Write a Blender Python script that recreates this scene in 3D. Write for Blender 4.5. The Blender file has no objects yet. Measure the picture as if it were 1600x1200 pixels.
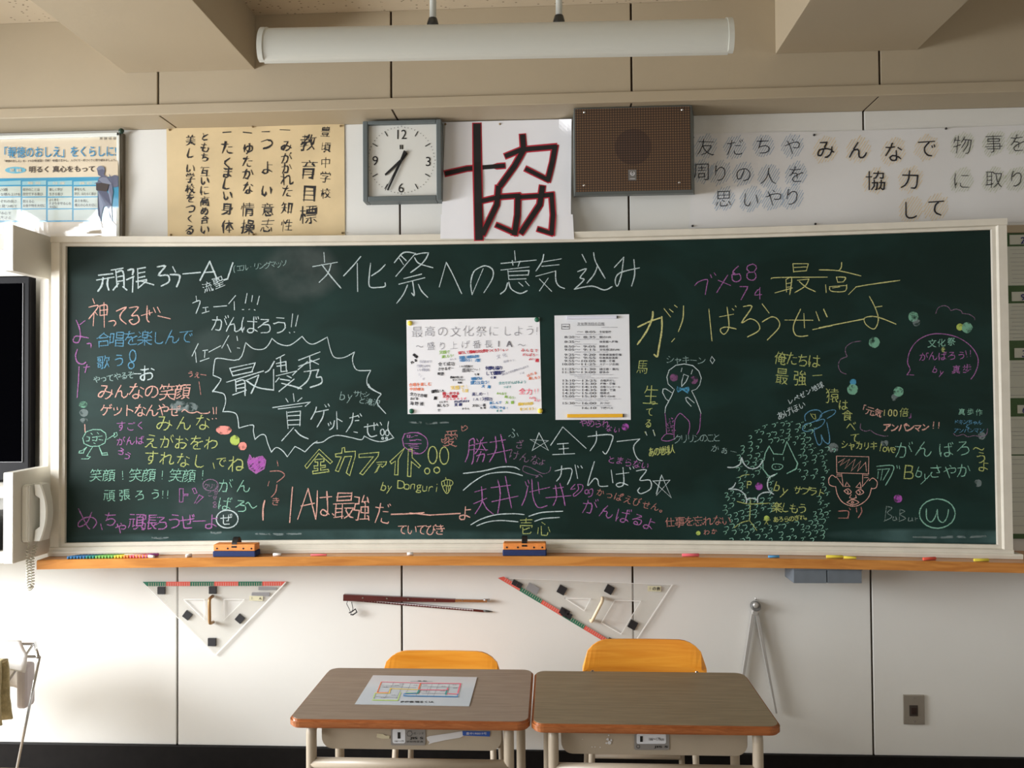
import bpy, bmesh, math, random
from mathutils import Vector, Matrix
rnd = random.Random(7)
C = bpy.context.scene.collection
PI = math.pi
H0 = 1.453                      # camera height above the floor
# ---------------------------------------------------------------- camera
FPX, YAW, PITCH, ROLL = 1255.9, 0.0520, 0.0197, -0.0075
CAM = Vector((0.1522, -3.1374, H0))
_f = Vector((-math.sin(YAW)*math.cos(PITCH), math.cos(YAW)*math.cos(PITCH), math.sin(PITCH)))
_r = _f.cross(Vector((0, 0, 1))).normalized(); _u = _r.cross(_f)
RT = _r*math.cos(ROLL)+_u*math.sin(ROLL); UP = -_r*math.sin(ROLL)+_u*math.cos(ROLL)
cd = bpy.data.cameras.new('camera'); cam = bpy.data.objects.new('camera', cd); C.objects.link(cam)
cd.sensor_width = 36; cd.lens = FPX*36/1600; cd.clip_start = .05
cam.matrix_world = Matrix(((RT.x, UP.x, -_f.x, CAM.x), (RT.y, UP.y, -_f.y, CAM.y), (RT.z, UP.z, -_f.z, CAM.z), (0, 0, 0, 1)))
sc = bpy.context.scene; sc.camera = cam
sc.view_settings.view_transform = 'Standard'; sc.view_settings.look = 'None'; sc.view_settings.gamma = 1
sc.view_settings.use_curve_mapping = False
sc.view_settings.exposure = 0.06
# ---------------------------------------------------------------- world and daylight
w = bpy.data.worlds.new('sky'); sc.world = w; w.use_nodes = True
w.node_tree.nodes['Background'].inputs[0].default_value = (.75, .87, 1, 1)
w.node_tree.nodes['Background'].inputs[1].default_value = 1.5
def area(name, loc, rot, sx, sy, power, col):
    l = bpy.data.lights.new(name, 'AREA'); l.shape = 'RECTANGLE'; l.size = sx; l.size_y = sy; l.energy = power; l.color = col
    o = bpy.data.objects.new(name, l); C.objects.link(o); o.location = loc; o.rotation_euler = rot; return o
# sky light through the window band of the left wall
area('near_window_daylight', (-3.74, -1.35, 1.50), (0, -PI/2+.78, 0), 1.4, 1.3, 262, (.97, .985, 1))
area('far_window_daylight', (-3.74, -3.45, 1.60), (0, -PI/2+.60, 0), 1.5, 1.9, 82, (.97, .985, 1))
# faint light from the corridor windows on the right
area('corridor_daylight', (3.75, -4.2, 2.2), (0, PI/2, 0), .8, 4.5, 14, (1, .95, .88))
# ---------------------------------------------------------------- helpers
def ray(x, y): return _f + RT*((x-800)/FPX) - UP*((y-600)/FPX)
def atY(x, y, Y=0.0):
    d = ray(x, y); return CAM + d*((Y-CAM.y)/d.y)
def atZ(x, y, Z):
    d = ray(x, y); return CAM + d*((Z-CAM.z)/d.z)
def bY(X): return -.035 - .095*(X/1.74)**2          # the board is gently concave
def atB(x, y, e=0.0):
    Y = -.08
    for _ in range(6): Y = bY(atY(x, y, Y).x) - e
    return atY(x, y, Y)
def on_wall(Y):
    return lambda x, y, e=0.0: atY(x, y, Y-e)
def on_top(Z):
    return lambda x, y, e=0.0: atZ(x, y, Z+e)

def srgb(r, g, b):
    f = lambda c: (c/255/12.92 if c <= 10 else ((c/255+.055)/1.055)**2.4)
    return (f(r), f(g), f(b), 1)
MC = {}
def mat(name, col, rough=.6, metal=0, spec=.5, noise=0, nscale=8, bump=0, bscale=200, coat=0, stretch=None):
    if name in MC: return MC[name]
    m = bpy.data.materials.new(name); m.use_nodes = True; nt = m.node_tree; n = nt.nodes; b = n['Principled BSDF']
    b.inputs['Base Color'].default_value = col; b.inputs['Roughness'].default_value = rough; b.inputs['Metallic'].default_value = metal
    b.inputs['Specular IOR Level'].default_value = spec; b.inputs['Coat Weight'].default_value = coat; b.inputs['Coat Roughness'].default_value = .05
    if noise or bump:
        tc = n.new('ShaderNodeTexCoord'); mp = n.new('ShaderNodeMapping'); nt.links.new(tc.outputs['Object'], mp.inputs[0])
        if stretch: mp.inputs['Scale'].default_value = stretch
    if noise:
        t = n.new('ShaderNodeTexNoise'); t.inputs['Scale'].default_value = nscale; t.inputs['Detail'].default_value = 6
        nt.links.new(mp.outputs[0], t.inputs[0])
        r = n.new('ShaderNodeValToRGB'); r.color_ramp.elements[0].position = .3; r.color_ramp.elements[1].position = .7
        r.color_ramp.elements[0].color = tuple(c*(1-noise) for c in col[:3])+(1,); r.color_ramp.elements[1].color = tuple(min(1, c*(1+noise)) for c in col[:3])+(1,)
        nt.links.new(t.outputs[0], r.inputs[0]); nt.links.new(r.outputs[0], b.inputs['Base Color'])
    if bump:
        t = n.new('ShaderNodeTexNoise'); t.inputs['Scale'].default_value = bscale; nt.links.new(mp.outputs[0], t.inputs[0])
        bp = n.new('ShaderNodeBump'); bp.inputs['Strength'].default_value = bump; bp.inputs['Distance'].default_value = .002
        nt.links.new(t.outputs[0], bp.inputs['Height']); nt.links.new(bp.outputs[0], b.inputs['Normal'])
    MC[name] = m; return m

def org(p):
    return Vector(p['_o']) if p is not None and '_o' in p else Vector((0, 0, 0))
def thing(name, label, cat, loc, group=None):
    o = bpy.data.objects.new(name, None); C.objects.link(o); o.location = loc; o['_o'] = list(loc)
    o['label'] = label; o['category'] = cat; o.empty_display_size = .05
    if group: o['group'] = group
    return o
def tag(o, label, cat, group=None):
    o['label'] = label; o['category'] = cat
    if group: o['group'] = group
    return o
def struct(o): o['kind'] = 'structure'; return o
def link_mesh(name, me, m, parent=None, smooth=False):
    if m: me.materials.append(m)
    if smooth:
        for p in me.polygons: p.use_smooth = True
    o = bpy.data.objects.new(name, me); C.objects.link(o)
    if parent is not None:
        me.transform(Matrix.Translation(-org(parent))); o.parent = parent; o['_o'] = list(org(parent))
    return o
def meshobj(name, vs, fs, m, parent=None, smooth=False):
    me = bpy.data.meshes.new(name); me.from_pydata([tuple(v) for v in vs], [], fs); me.validate()
    return link_mesh(name, me, m, parent, smooth)
def bmobj(name, bm, m, parent=None, smooth=False):
    me = bpy.data.meshes.new(name); bm.to_mesh(me); bm.free(); return link_mesh(name, me, m, parent, smooth)
def bm_box(bm, x0, x1, y0, y1, z0, z1, bev=0, seg=2, M=None):
    r = bmesh.ops.create_cube(bm, size=1); v = r['verts']
    for q in v: q.co = Vector(((x0+x1)/2+q.co.x*(x1-x0), (y0+y1)/2+q.co.y*(y1-y0), (z0+z1)/2+q.co.z*(z1-z0)))
    if bev:
        e = list({e for q in v for e in q.link_edges})
        r = bmesh.ops.bevel(bm, geom=e, offset=bev, segments=seg, affect='EDGES', profile=.5); v = list({q for f in r['faces'] for q in f.verts} | {q for q in v if q.is_valid})
    if M: bmesh.ops.transform(bm, matrix=M, verts=v)
    return v
def box(name, x0, x1, y0, y1, z0, z1, m, parent=None, bev=0, M=None):
    bm = bmesh.new(); bm_box(bm, x0, x1, y0, y1, z0, z1, bev, M=M); return bmobj(name, bm, m, parent)
def bm_tube(bm, pts, rad, n=10, closed=False):
    pts = [Vector(p) for p in pts]; N = len(pts); rings = []; prev = None
    for i, p in enumerate(pts):
        a = pts[(i-1) % N] if (closed or i > 0) else p; b = pts[(i+1) % N] if (closed or i < N-1) else p
        t = (b-a).normalized()
        if prev is None: nrm = t.orthogonal().normalized()
        else: nrm = (prev - t*prev.dot(t)).normalized()
        prev = nrm; bi = t.cross(nrm); r = rad[i] if isinstance(rad, (list, tuple)) else rad
        rings.append([bm.verts.new(p+(nrm*math.cos(2*PI*k/n)+bi*math.sin(2*PI*k/n))*r) for k in range(n)])
    for i in range(N if closed else N-1):
        A, B = rings[i], rings[(i+1) % N]
        for k in range(n): bm.faces.new((A[k], A[(k+1) % n], B[(k+1) % n], B[k]))
    if not closed: bm.faces.new(rings[0][::-1]); bm.faces.new(rings[-1])
def tube(name, pts, rad, m, parent=None, n=10, closed=False):
    bm = bmesh.new(); bm_tube(bm, pts, rad, n, closed); return bmobj(name, bm, m, parent, True)
def loft(name, rings, m, parent=None, cap=True, smooth=False, closed_ring=True):
    vs = [p for r in rings for p in r]; n = len(rings[0]); fs = []
    for i in range(len(rings)-1):
        for k in range(n if closed_ring else n-1):
            fs.append((i*n+k, i*n+(k+1) % n, (i+1)*n+(k+1) % n, (i+1)*n+k))
    if cap: fs += [tuple(range(n))[::-1], tuple((len(rings)-1)*n+k for k in range(n))]
    return meshobj(name, vs, fs, m, parent, smooth)
def plate(name, outer, holes, vec, m, parent=None, bev=0):
    """flat polygon (3-D points) with holes, thickened along vec"""
    bm = bmesh.new(); es = []
    for loop in [outer]+holes:
        vs = [bm.verts.new(p) for p in loop]
        es += [bm.edges.new((vs[i], vs[(i+1) % len(vs)])) for i in range(len(vs))]
    if holes: bmesh.ops.triangle_fill(bm, edges=es, use_beauty=True)
    else: bm.faces.new(bm.verts)
    r = bmesh.ops.extrude_face_region(bm, geom=list(bm.faces))
    bmesh.ops.translate(bm, vec=Vector(vec), verts=[v for v in r['geom'] if isinstance(v, bmesh.types.BMVert)])
    bmesh.ops.recalc_face_normals(bm, faces=bm.faces)
    if bev: bmesh.ops.bevel(bm, geom=[e for e in bm.edges if e.calc_face_angle(0) > .8], offset=bev, segments=2, affect='EDGES')
    return bmobj(name, bm, m, parent)
def rrect(x0, x1, y0, y1, r, n=5, corners=(1, 1, 1, 1)):
    o = []
    for (cx, cy, a), c in zip(((x1-r, y1-r, 0), (x0+r, y1-r, 90), (x0+r, y0+r, 180), (x1-r, y0+r, 270)), corners):
        if c: o += [(cx+r*math.cos(math.radians(a+90*k/n)), cy+r*math.sin(math.radians(a+90*k/n))) for k in range(n+1)]
        else: o.append({0: (x1, y1), 90: (x0, y1), 180: (x0, y0), 270: (x1, y0)}[a])
    return o
def disc(name, c, nrm, r, h, m, parent=None, n=20, dome=0):
    c = Vector(c); nrm = Vector(nrm).normalized(); u = nrm.orthogonal().normalized(); v = nrm.cross(u)
    prof = [(0, r), (h*.75, r), (h, r*.85)] if not dome else [(0, r), (h*.4, r*.95), (h*.8, r*.7), (h, r*.35)]
    return loft(name, [[c+nrm*d+(u*math.cos(2*PI*k/n)+v*math.sin(2*PI*k/n))*q for k in range(n)] for d, q in prof], m, parent, True, False)

# ---- stroke writing -----------------------------------------------------
FONT = {
33:[[11,20,11,20],[11,35,11,66]],40:[[21,0,17,5,12,16,9,36,12,54,17,64,24,71]],41:[[3,-2,10,7,15,20,16,41,11,60,5,69,2,70]],45:[[18,33,7,33]],46:[[9,20,9,20]],48:[[29,24,33,39,32,56,30,61,25,66,16,67,10,61,7,54,7,33,11,24,15,20,23,20,29,24]],
49:[[20,20,20,66]],50:[[13,20,16,28,21,34,29,47,29,55,26,64,19,67,7,64,4,59],[33,20,11,20,7,17]],51:[[18,44,24,44],[24,44,29,55,28,62,24,66,20,67,9,66],[24,44,24,42,29,38,29,34,29,29,27,23,19,19,14,19,7,21,7,24]],
52:[[9,38,11,47,19,56,23,59,28,60],[9,38,33,38],[29,67,28,62,28,20]],53:[[6,23,6,21,13,19,20,19,29,24,31,33,29,41,23,45,11,47,11,67,28,67]],54:[[13,44,13,45],[13,45,15,46,13,47,13,45],[11,44,15,42,24,43,29,42,33,34,31,24,27,20,20,19,11,23,8,29,8,41,11,43,11,51,17,60,25,66]],
55:[[7,67,31,66,30,59,13,20]],56:[[14,43,27,43],[14,43,13,47,8,52,8,59,11,64,16,67,24,67,31,62,33,56,32,51,27,43],[14,43,8,38,7,28,11,22,18,19,27,20,33,27,33,35,27,43]],57:[[16,20,28,33,33,49,33,54,29,63,24,67,16,67,9,62,7,59,7,51,10,47,16,43,30,44]],
58:[[9,20,9,20],[9,48,9,48]],63:[[13,67,18,64,19,59,18,53,9,38,10,35],[12,20,12,20]],65:[[14,36,38,36],[38,36,42,34,48,18,51,17],[38,36,38,43,32,56,29,61,26,63],[26,63,23,61,16,44,15,38,11,34,5,19]],
66:[[28,44,10,43],[28,44,33,51,34,58,33,63,28,66,10,67,10,20,29,20,37,24,39,29,38,36,36,39,29,42,28,44]],68:[[51,39,52,44,50,54,48,57,39,64,25,67,10,66,11,20,29,20,39,22,47,28,51,34,51,39]],
72:[[48,43,10,43],[48,66,48,20],[10,20,10,66]],80:[[9,43,29,44,33,47,36,54,33,63,29,66,9,66,9,20]],82:[[44,18,41,20,25,42],[25,42,10,43],[10,20,10,66,24,67,32,62,33,57,33,50,25,42]],
87:[[78,67,64,33,60,30],[42,64,46,61,57,31,60,30],[42,64,38,63,28,34,26,31,23,29],[2,69,6,67,19,33,23,29],[23,17,23,29],[60,30,60,17]],97:[[3,42,6,47,11,49,18,49,22,47,24,38,24,20],[33,21,31,19,27,18,24,20,19,20,13,18,7,20,6,25,8,30,19,35,24,35]],
98:[[8,47,24,49,28,47,33,41,33,28,27,20,20,19,8,20,8,66]],101:[[32,21,24,19,16,20,9,25,7,30,7,39,11,47,16,49,26,48,31,41,30,35,7,35]],102:[[21,67,14,66,10,60,9,20],[16,48,4,48]],
103:[[13,29,20,30,25,33,26,41,24,48],[13,29,10,24,11,17],[11,17,18,17,28,14,29,11,29,5,23,1,11,1,6,3,3,9,4,12,11,17],[13,29,7,36,7,42,8,45,15,48,30,49]],104:[[8,45,13,46,18,49,26,49,29,47,31,43,32,20],[8,66,8,20]],
105:[[9,47,9,20],[9,63,9,63]],106:[[9,63,8,63],[6,2,8,10,8,47]],108:[[9,20,9,66]],110:[[8,45,13,46,18,49,26,49,29,47,31,43,32,20],[8,45,8,20]],111:[[37,34,37,40,34,44,26,49,18,49,14,47,9,43,7,37,8,26,11,22,18,19,26,19,32,21,37,29,37,34]],
114:[[9,42,12,42,16,47,22,49,24,49,27,47],[9,47,9,20]],116:[[2,46,7,48,21,48],[26,23,23,19,15,19,11,22,10,50,13,58]],117:[[31,48,31,23],[8,47,8,27,11,21,14,19,20,19,31,23]],
118:[[18,18,17,27],[2,51,6,48,14,29,17,27],[17,27,21,29,29,49,33,51]],119:[[29,48,29,43],[5,49,13,29,17,27],[41,27,37,29,32,42,29,43],[17,16,17,27],[17,27,20,29,25,42,29,43],[56,51,52,49,44,29,41,27,41,18]],
120:[[20,36,20,33],[38,51,29,46,7,19,4,17],[38,16,29,22,29,24,20,33,20,36,15,39,7,49,2,51]],121:[[29,49,21,30,18,29],[7,1,17,22,18,29],[18,29,14,31,6,48]],126:[[3,36,8,39,16,40,33,34,42,37,43,39]],
12289:[[16,23,16,23]],12290:[[16,33,20,33,24,29,25,21,21,15,13,13,6,20,6,27,11,33,16,33]],12293:[[47,29,42,30,31,36],[47,29,47,26,53,23],[47,29,56,45,60,53,61,59,31,60],[35,75,31,60],[16,39,28,58,31,60]],
12295:[[14,66,9,59,7,42,9,34,19,21,30,15,46,14,52,16,65,25,70,33,73,48,70,60,62,71,53,77,38,79,25,76,18,71,14,66]],12300:[[55,35,55,81,73,81]],12301:[[6,11,25,12,25,57]],12316:[[8,44,15,51,21,54,32,52,51,39,63,40,72,48]],
12353:[[33,46,33,42],[34,58,35,59],[52,47,50,47],[59,60,42,58,20,58],[35,66,35,59,33,56,33,31,35,26],[44,16,48,16,54,17,63,24,64,29,63,41,54,47,42,47,33,46,33,42,28,42,20,35,18,30,17,23,20,20,25,19,34,21,35,26],[52,51,52,47,50,47,50,42,44,33,40,28,35,26]],
12354:[[33,23,24,20,16,20,12,23,12,32,16,38,25,47,31,48],[54,53,51,53],[33,67,32,67],[15,67,46,67,61,69],[44,16,50,16,56,17,64,24,69,36,68,43,64,48,58,52,32,52],[54,58,54,53,51,53,51,47,44,36,39,30,33,29],[35,20,33,23,33,29,32,31,31,51,33,77,37,79]],
12356:[[39,37,38,29,33,20,26,20,20,24,16,33,15,42,14,69],[58,66,65,51,69,33]],12357:[[33,15,39,16,50,20,56,27,59,35,57,43,50,48,38,48,25,45,22,46],[31,64,52,61]],12358:[[16,53,19,52,34,56,46,57,56,54,60,47,60,35,52,24,40,18,30,16],[27,75,54,72]],
12359:[[47,47,23,47],[47,47,47,43,39,36,38,32],[20,16,33,30,38,32],[30,64,51,60],[38,32,44,29,47,20,51,16,64,16]],12360:[[37,36,44,33,47,21,51,17,68,16],[37,36,31,34,15,17,13,17],[37,36,38,42,48,51,49,56],[27,76,54,72],[18,55,49,56]],
12362:[[29,41,29,44],[72,59,59,67],[29,63,29,62],[11,63,29,62,46,64],[44,17,53,18,59,20,65,29,66,34,64,41,56,46,47,47,29,44,29,41,21,39,13,32,12,24,20,17,26,17,29,20,29,77]],
12363:[[61,66,73,42],[27,58,29,60],[12,17,20,32,25,48,27,58,29,62,30,75],[10,58,43,60,47,58,50,55,51,38,46,20,42,17,31,17,28,20]],12364:[[72,42,60,65],[63,76,65,70],[9,58,26,58],[26,58,21,38,11,17],[72,79,74,73],[26,58,31,61,29,61,30,62],[29,74,29,62,31,63,31,60,42,60,47,57,50,51,49,34,45,20,42,17,29,17]],
12365:[[55,16,30,16,24,18,18,25,20,35],[49,51,51,51],[43,67,45,67],[16,51,46,51,64,53,66,54,68,57],[42,77,43,67,46,66,48,53,49,51,51,51,57,37,56,34,45,35],[18,68,45,67,60,70]],
12366:[[16,35,16,23,21,17,33,15,52,16],[48,51,46,51],[40,67,42,67],[69,81,71,75],[63,71,60,77],[37,78,39,75,40,67,42,66,45,53,49,50,50,44,54,37,54,34,42,35],[13,69,15,67,42,67,56,69],[11,52,12,51,48,51,61,53]],
12367:[[49,73,25,54,23,51,21,46,28,38,42,27,52,16]],12369:[[21,38,19,29,16,28],[57,58,57,59],[34,58,70,60],[57,75,58,45,56,33,51,22,43,16],[16,74,12,39,16,19]],12370:[[73,79,75,72],[64,77,67,69],[21,38,18,29,15,26],[56,57,56,57],[56,74,56,46,55,31,50,20,43,15,39,15],[73,61,69,58,47,56,33,57],[15,73,11,37,16,17]],
12371:[[21,69,59,69],[62,19,36,17,24,20,18,25,18,37]],12372:[[62,19,49,16,33,16,23,19,16,25,16,36],[71,80,74,73],[20,68,56,68],[65,70,62,77]],12373:[[24,41,20,39,18,30,19,24,25,18,39,16,56,17],[47,63,49,63],[16,63,42,62,65,65],[44,77,47,63,50,62,52,53,59,42,59,39,46,39]],
12374:[[57,17,41,15,24,18,18,24,17,27,19,38],[73,75,71,81],[47,62,48,62],[41,78,43,76,47,62,49,61,49,58,58,41,58,38,45,39],[65,69,64,65,55,63,33,61,16,62],[59,79,61,79,65,72,65,69,65,70,67,70,67,69,65,69]],
12375:[[23,75,22,29,25,20,33,16,43,16,51,17,61,23]],12377:[[70,66,11,65],[29,16,34,17,42,23,48,36,47,77],[45,31,42,31,44,30,43,29,42,32,35,32,30,34,28,38,28,46,33,52,47,52],[45,30,44,31]],
12379:[[24,56,24,55],[56,58,56,57],[24,72,24,33,26,21,33,18,61,19],[56,74,56,46,54,38,43,37],[7,53,21,54,24,56,70,58]],12380:[[74,69,71,77],[64,74,67,66],[22,54,22,53],[42,36,51,35,52,37,54,43,54,73],[60,17,38,16,29,17,24,20,22,33,22,70],[5,52,69,57,72,60]],
12381:[[59,19,55,16,45,16,39,18,33,24,32,34,34,39,38,42,40,47],[29,48,31,53,50,68,51,73],[51,73,24,73],[11,45,21,46,29,48,42,47,66,50]],12382:[[48,73,47,68,29,54,27,48],[48,73,21,73],[65,69,69,61],[58,64,60,59],[38,47,36,42,32,39,29,34,30,24,37,18,42,16,52,16,56,19],[8,45,19,46,26,48,39,47,45,49,64,50]],
12383:[[29,64,28,62],[41,33,41,24,46,19,58,17,69,18],[47,51,68,51],[34,78,31,76,27,54,15,17],[45,65,29,64,28,62,11,63,8,65]],12384:[[69,75,73,69],[25,61,27,63],[43,51,65,51],[38,30,38,22,45,17,62,16,67,17,69,20],[60,72,64,65],[12,16,24,50,29,75],[9,62,25,61,27,63,42,64]],
12385:[[29,64,27,64],[23,41,29,42,37,46,50,47,59,44,64,36,62,25,55,19,44,16,27,17],[60,67,27,64,12,64],[20,35,23,41,27,64,29,64,29,76]],12387:[[34,18,45,19,56,23,62,29,64,38,62,47,56,52,43,53,17,46]],
12388:[[10,56,42,64,53,64,59,63,67,56,69,51,67,38,58,28,43,22,30,21,27,23]],12390:[[59,17,43,22,36,29,33,38,35,51,39,58,46,64,47,69],[11,66,67,71]],12391:[[70,51,67,58],[59,17,51,18,43,21,35,29,33,36,33,47,36,53,41,60,47,64,48,69],[59,54,61,48],[67,70,10,66]],
12392:[[23,73,33,51],[33,51,38,52,60,64],[33,51,32,48,29,47,20,37,20,29,21,24,26,20,35,17,56,17,63,19]],12393:[[74,71,69,79],[21,72,30,51],[62,74,65,68,67,68],[61,17,47,16,32,16,25,18,19,23,17,30,18,35,22,42,29,47,30,51],[30,51,36,51,56,63]],
12394:[[70,57,57,64],[30,64,28,64],[53,29,52,32],[42,66,25,63,10,64],[51,51,53,25,51,18,45,15,38,15,32,17,29,21,29,25,31,29,38,33,52,32,53,29,59,29,69,22],[35,79,32,77,30,64,28,64,24,52,13,32]],
12395:[[36,35,36,25,42,20,67,20],[15,27,19,29,21,37],[65,66,40,66],[16,73,13,51,13,29,15,27,16,16]],12397:[[24,45,19,43,8,28,8,24],[10,61,25,62],[24,16,24,47,25,51,26,76],[70,28,65,29,64,33,47,34,42,32,41,24,46,19,56,18,63,24,65,29,67,47,65,56,60,64,45,64,31,54,25,52]],
12398:[[44,17,52,19,61,24,66,31,69,38,69,50,67,56,63,62,58,66,53,69,42,70,32,69,23,64,17,60,11,51,11,34,13,29,17,24,23,24,29,27,38,47,41,61,41,69]],12399:[[56,60,56,60],[14,26,18,29,21,37,20,38],[56,33,57,31],[69,61,56,60,35,60],[56,74,57,31,56,20,50,16,42,16,36,19,33,23,33,27,36,32,42,34,56,33,57,31,63,30,72,24],[15,16,15,24,12,29,12,50,16,73]],
12400:[[55,33,55,30],[64,77,66,69],[54,60,54,59],[72,79,74,72],[19,36,16,28,12,25],[33,59,68,60],[70,23,61,29,55,30,55,33,40,33,33,29,31,22,34,18,39,16,50,16,55,22,54,73,57,77],[14,73,11,51,11,26,12,25,13,16]],
12401:[[55,33,55,30],[54,60,54,59],[19,36,16,28,12,25],[76,77,76,73,72,69,64,70,63,73,64,78,66,81,73,81,76,77],[33,59,68,60],[70,23,61,29,55,30,55,33,40,33,33,29,31,22,34,18,39,16,50,16,55,22,54,73,57,77],[14,73,11,51,11,26,12,25,13,16]],
12402:[[70,42,64,51,60,54],[12,68,38,70],[29,69,29,64,23,57,18,47,16,31,16,26,21,19,26,16,38,16,48,20,56,29,58,52,60,54,56,72]],12403:[[67,42,63,50,58,53],[69,79,72,78,74,72],[64,75,66,69],[37,73,35,69,29,68,10,67],[28,68,26,61,21,56,16,46,14,32,15,25,18,20,25,15,32,14,45,17,54,29,56,38,56,51,58,53,55,70]],
12405:[[63,42,73,24],[32,50,34,50,45,38,49,29,49,24,43,17,29,17,25,20],[33,74,47,67,47,61,44,60],[21,32,7,22]],12408:[[10,38,29,61,35,62,41,58,53,42,71,24]],12409:[[60,58,55,67],[65,70,70,62],[70,23,35,60,29,60,10,36]],
12411:[[55,51,55,52],[56,31,56,33],[14,26,19,29,20,36],[36,51,70,52],[69,71,37,70],[16,73,12,49,12,29,15,24,15,16],[72,23,62,30,58,30,52,33,41,33,36,31,33,27,33,23,37,19,41,17,50,17,55,20,56,26,55,70]],
12414:[[42,33,43,31],[64,51,18,51],[65,69,64,68,49,66,26,66,17,68],[64,22,54,29,43,31,42,33,30,33,21,31,18,27,18,21,21,17,25,16,37,16,42,19,43,23,42,77,45,79]],12415:[[36,48,37,55,42,66,43,72,20,72],[71,35,64,38,63,42,47,47,38,48,24,47,16,43,10,36,9,27,13,23,20,23,24,26,30,38,33,47],[38,16,44,15,56,25,63,38,64,54]],
12416:[[69,56,60,66,58,67],[24,29,15,30,11,36,11,42,13,47,18,51,26,51],[26,65,26,64],[42,67,26,64,11,65],[61,35,63,33,63,24,56,17,33,16,29,16,24,20,24,29,26,33,29,42,26,50,25,77]],
12417:[[48,64,46,63],[23,55,23,58],[34,31,34,36],[34,36,31,38,27,45,19,69],[49,74,48,64,46,63,42,47,38,40,34,36],[42,17,49,16,56,19,60,22,67,30,69,42,64,56,59,60,48,64,36,63,24,59,23,55,20,54,15,49,11,42,10,29,14,23,22,22,31,30,34,31]],
12418:[[28,42,27,42],[29,62,30,62],[45,42,27,42,13,43,9,46],[46,63,29,62,18,63,11,65],[31,76,27,42,27,26,31,19,40,16,54,16,59,19,65,26,66,30,66,35,62,45]],12419:[[38,63,42,60],[26,46,28,46],[13,40,40,51,56,53,63,49,64,41,62,37,56,33,46,33,43,34],[38,14,29,44,25,47,22,56,19,58]],
12420:[[45,71,37,78],[24,55,24,56],[40,16,26,54,17,70],[9,48,24,54,26,57,41,62,51,64,62,64,68,60,69,56,69,49,67,44,61,40,47,40,45,42]],12422:[[14,47,19,47],[46,65,47,65],[15,28,15,42,13,47,16,69],[30,15,34,15,39,20,42,28,45,28,47,40,47,65,45,76,42,78],[29,38,36,30,45,27,56,28,63,32,68,38,69,48,65,60,57,64,45,65,35,63,26,56,18,44,15,42]],
12424:[[40,35,40,33],[64,60,39,60],[61,24,47,32,40,33,40,35,29,35,17,33,14,29,14,21,22,16,34,16,39,20,39,75]],12425:[[19,39,25,41,37,47,51,48,59,46,64,38,64,29,56,20,44,16,28,16,27,18],[19,39,20,61],[54,69,29,74]],
12426:[[21,55,25,56,28,61,35,69,45,72,51,70,56,66,60,56,58,35,51,24,39,17,32,16,29,17],[20,38,20,62,23,77,26,78]],12427:[[37,51,35,52],[51,72,22,72],[35,51,35,52],[35,51,37,51,37,49,53,49,60,46,64,40,64,26,58,20,51,18,48,16,35,16,29,18,27,21,28,29,33,32,38,32,44,29,48,24,49,17],[14,36,26,47,35,51,35,55,51,68,51,72]],
12428:[[24,45,19,43,8,28,8,25],[25,52,33,55,46,64,57,64,60,59,57,28,59,21,63,19,69,20,75,24,77,28],[10,62,25,62],[24,16,24,47,25,50,26,76]],12429:[[51,71,50,66,34,54,33,49],[51,71,21,71],[14,36,32,49,52,49,58,47,62,42,64,33,63,27,60,23,52,18,30,16]],
12431:[[24,45,19,43,8,28,8,25],[47,20,56,22,63,26,68,32,71,42,69,52,62,59,49,60,43,60,32,53,25,51],[10,62,25,62],[24,16,24,47,25,50,26,76]],12434:[[24,51,22,51,12,40],[24,53,26,51],[36,79,33,77,32,67],[61,16,32,16,26,22,26,29,36,39,44,42,44,45,66,53,68,52],[11,68,29,66,56,69],[24,51,29,51,37,52,42,50,44,46,44,29],[24,51,24,54,28,60,29,66]],
12435:[[38,74,24,49,24,45,20,38,11,17],[28,45,26,45,28,45,27,47,26,46],[72,35,69,26,63,20,59,17,52,16,46,20,44,27,44,42,42,45,39,47,31,45,24,46]],12449:[[48,39,51,39,60,47,62,51,62,56,16,56],[20,14,26,15,31,19,36,26,38,35,38,44]],
12450:[[13,70,68,69,67,65,62,58,52,49],[16,18,21,17,32,26,37,35,38,56]],12452:[[43,55,12,43],[43,55,46,59,56,65,64,73],[43,55,44,17]],12454:[[42,80,39,77,39,64],[26,19,33,17,39,20,47,24,56,33,64,49,65,63,15,64,14,45]],
12455:[[39,53,39,19],[64,19,15,19],[60,54,18,54]],12456:[[39,65,39,22],[69,69,65,65,15,66],[69,22,11,22]],12459:[[37,76,37,63,32,41,23,25,15,19],[45,19,56,18,60,22,64,37,64,60,13,61]],
12461:[[37,60,37,62],[40,39,42,39],[68,43,11,35],[61,64,58,65,41,63,37,62,37,60,11,59],[46,16,42,36,42,39,40,39,40,47,34,76]],12463:[[34,65,35,72,38,77,40,78],[21,17,24,16,33,20,49,33,61,53,64,59,64,64,32,65,20,51,14,47,10,47]],
12464:[[69,81,73,73],[31,64,60,64,60,57,52,40,39,25,25,16,20,15,16,16],[31,64,28,63,24,58,11,46],[31,64,32,70,34,74],[60,78,64,70]],12466:[[24,60,27,73,26,74],[24,60,20,58,15,48,9,43],[47,59,46,42,39,28,29,16,24,16],[60,76,64,69],[73,73,69,79],[24,60,69,59,72,62]],
12467:[[16,23,64,23],[17,67,64,67,64,19]],12468:[[15,20,62,20],[59,78,61,73],[69,81,72,74],[16,64,62,64,63,16]],12469:[[24,74,24,39],[54,74,54,43,51,30,42,20,36,16,34,17],[73,61,71,59,9,58]],
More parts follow.
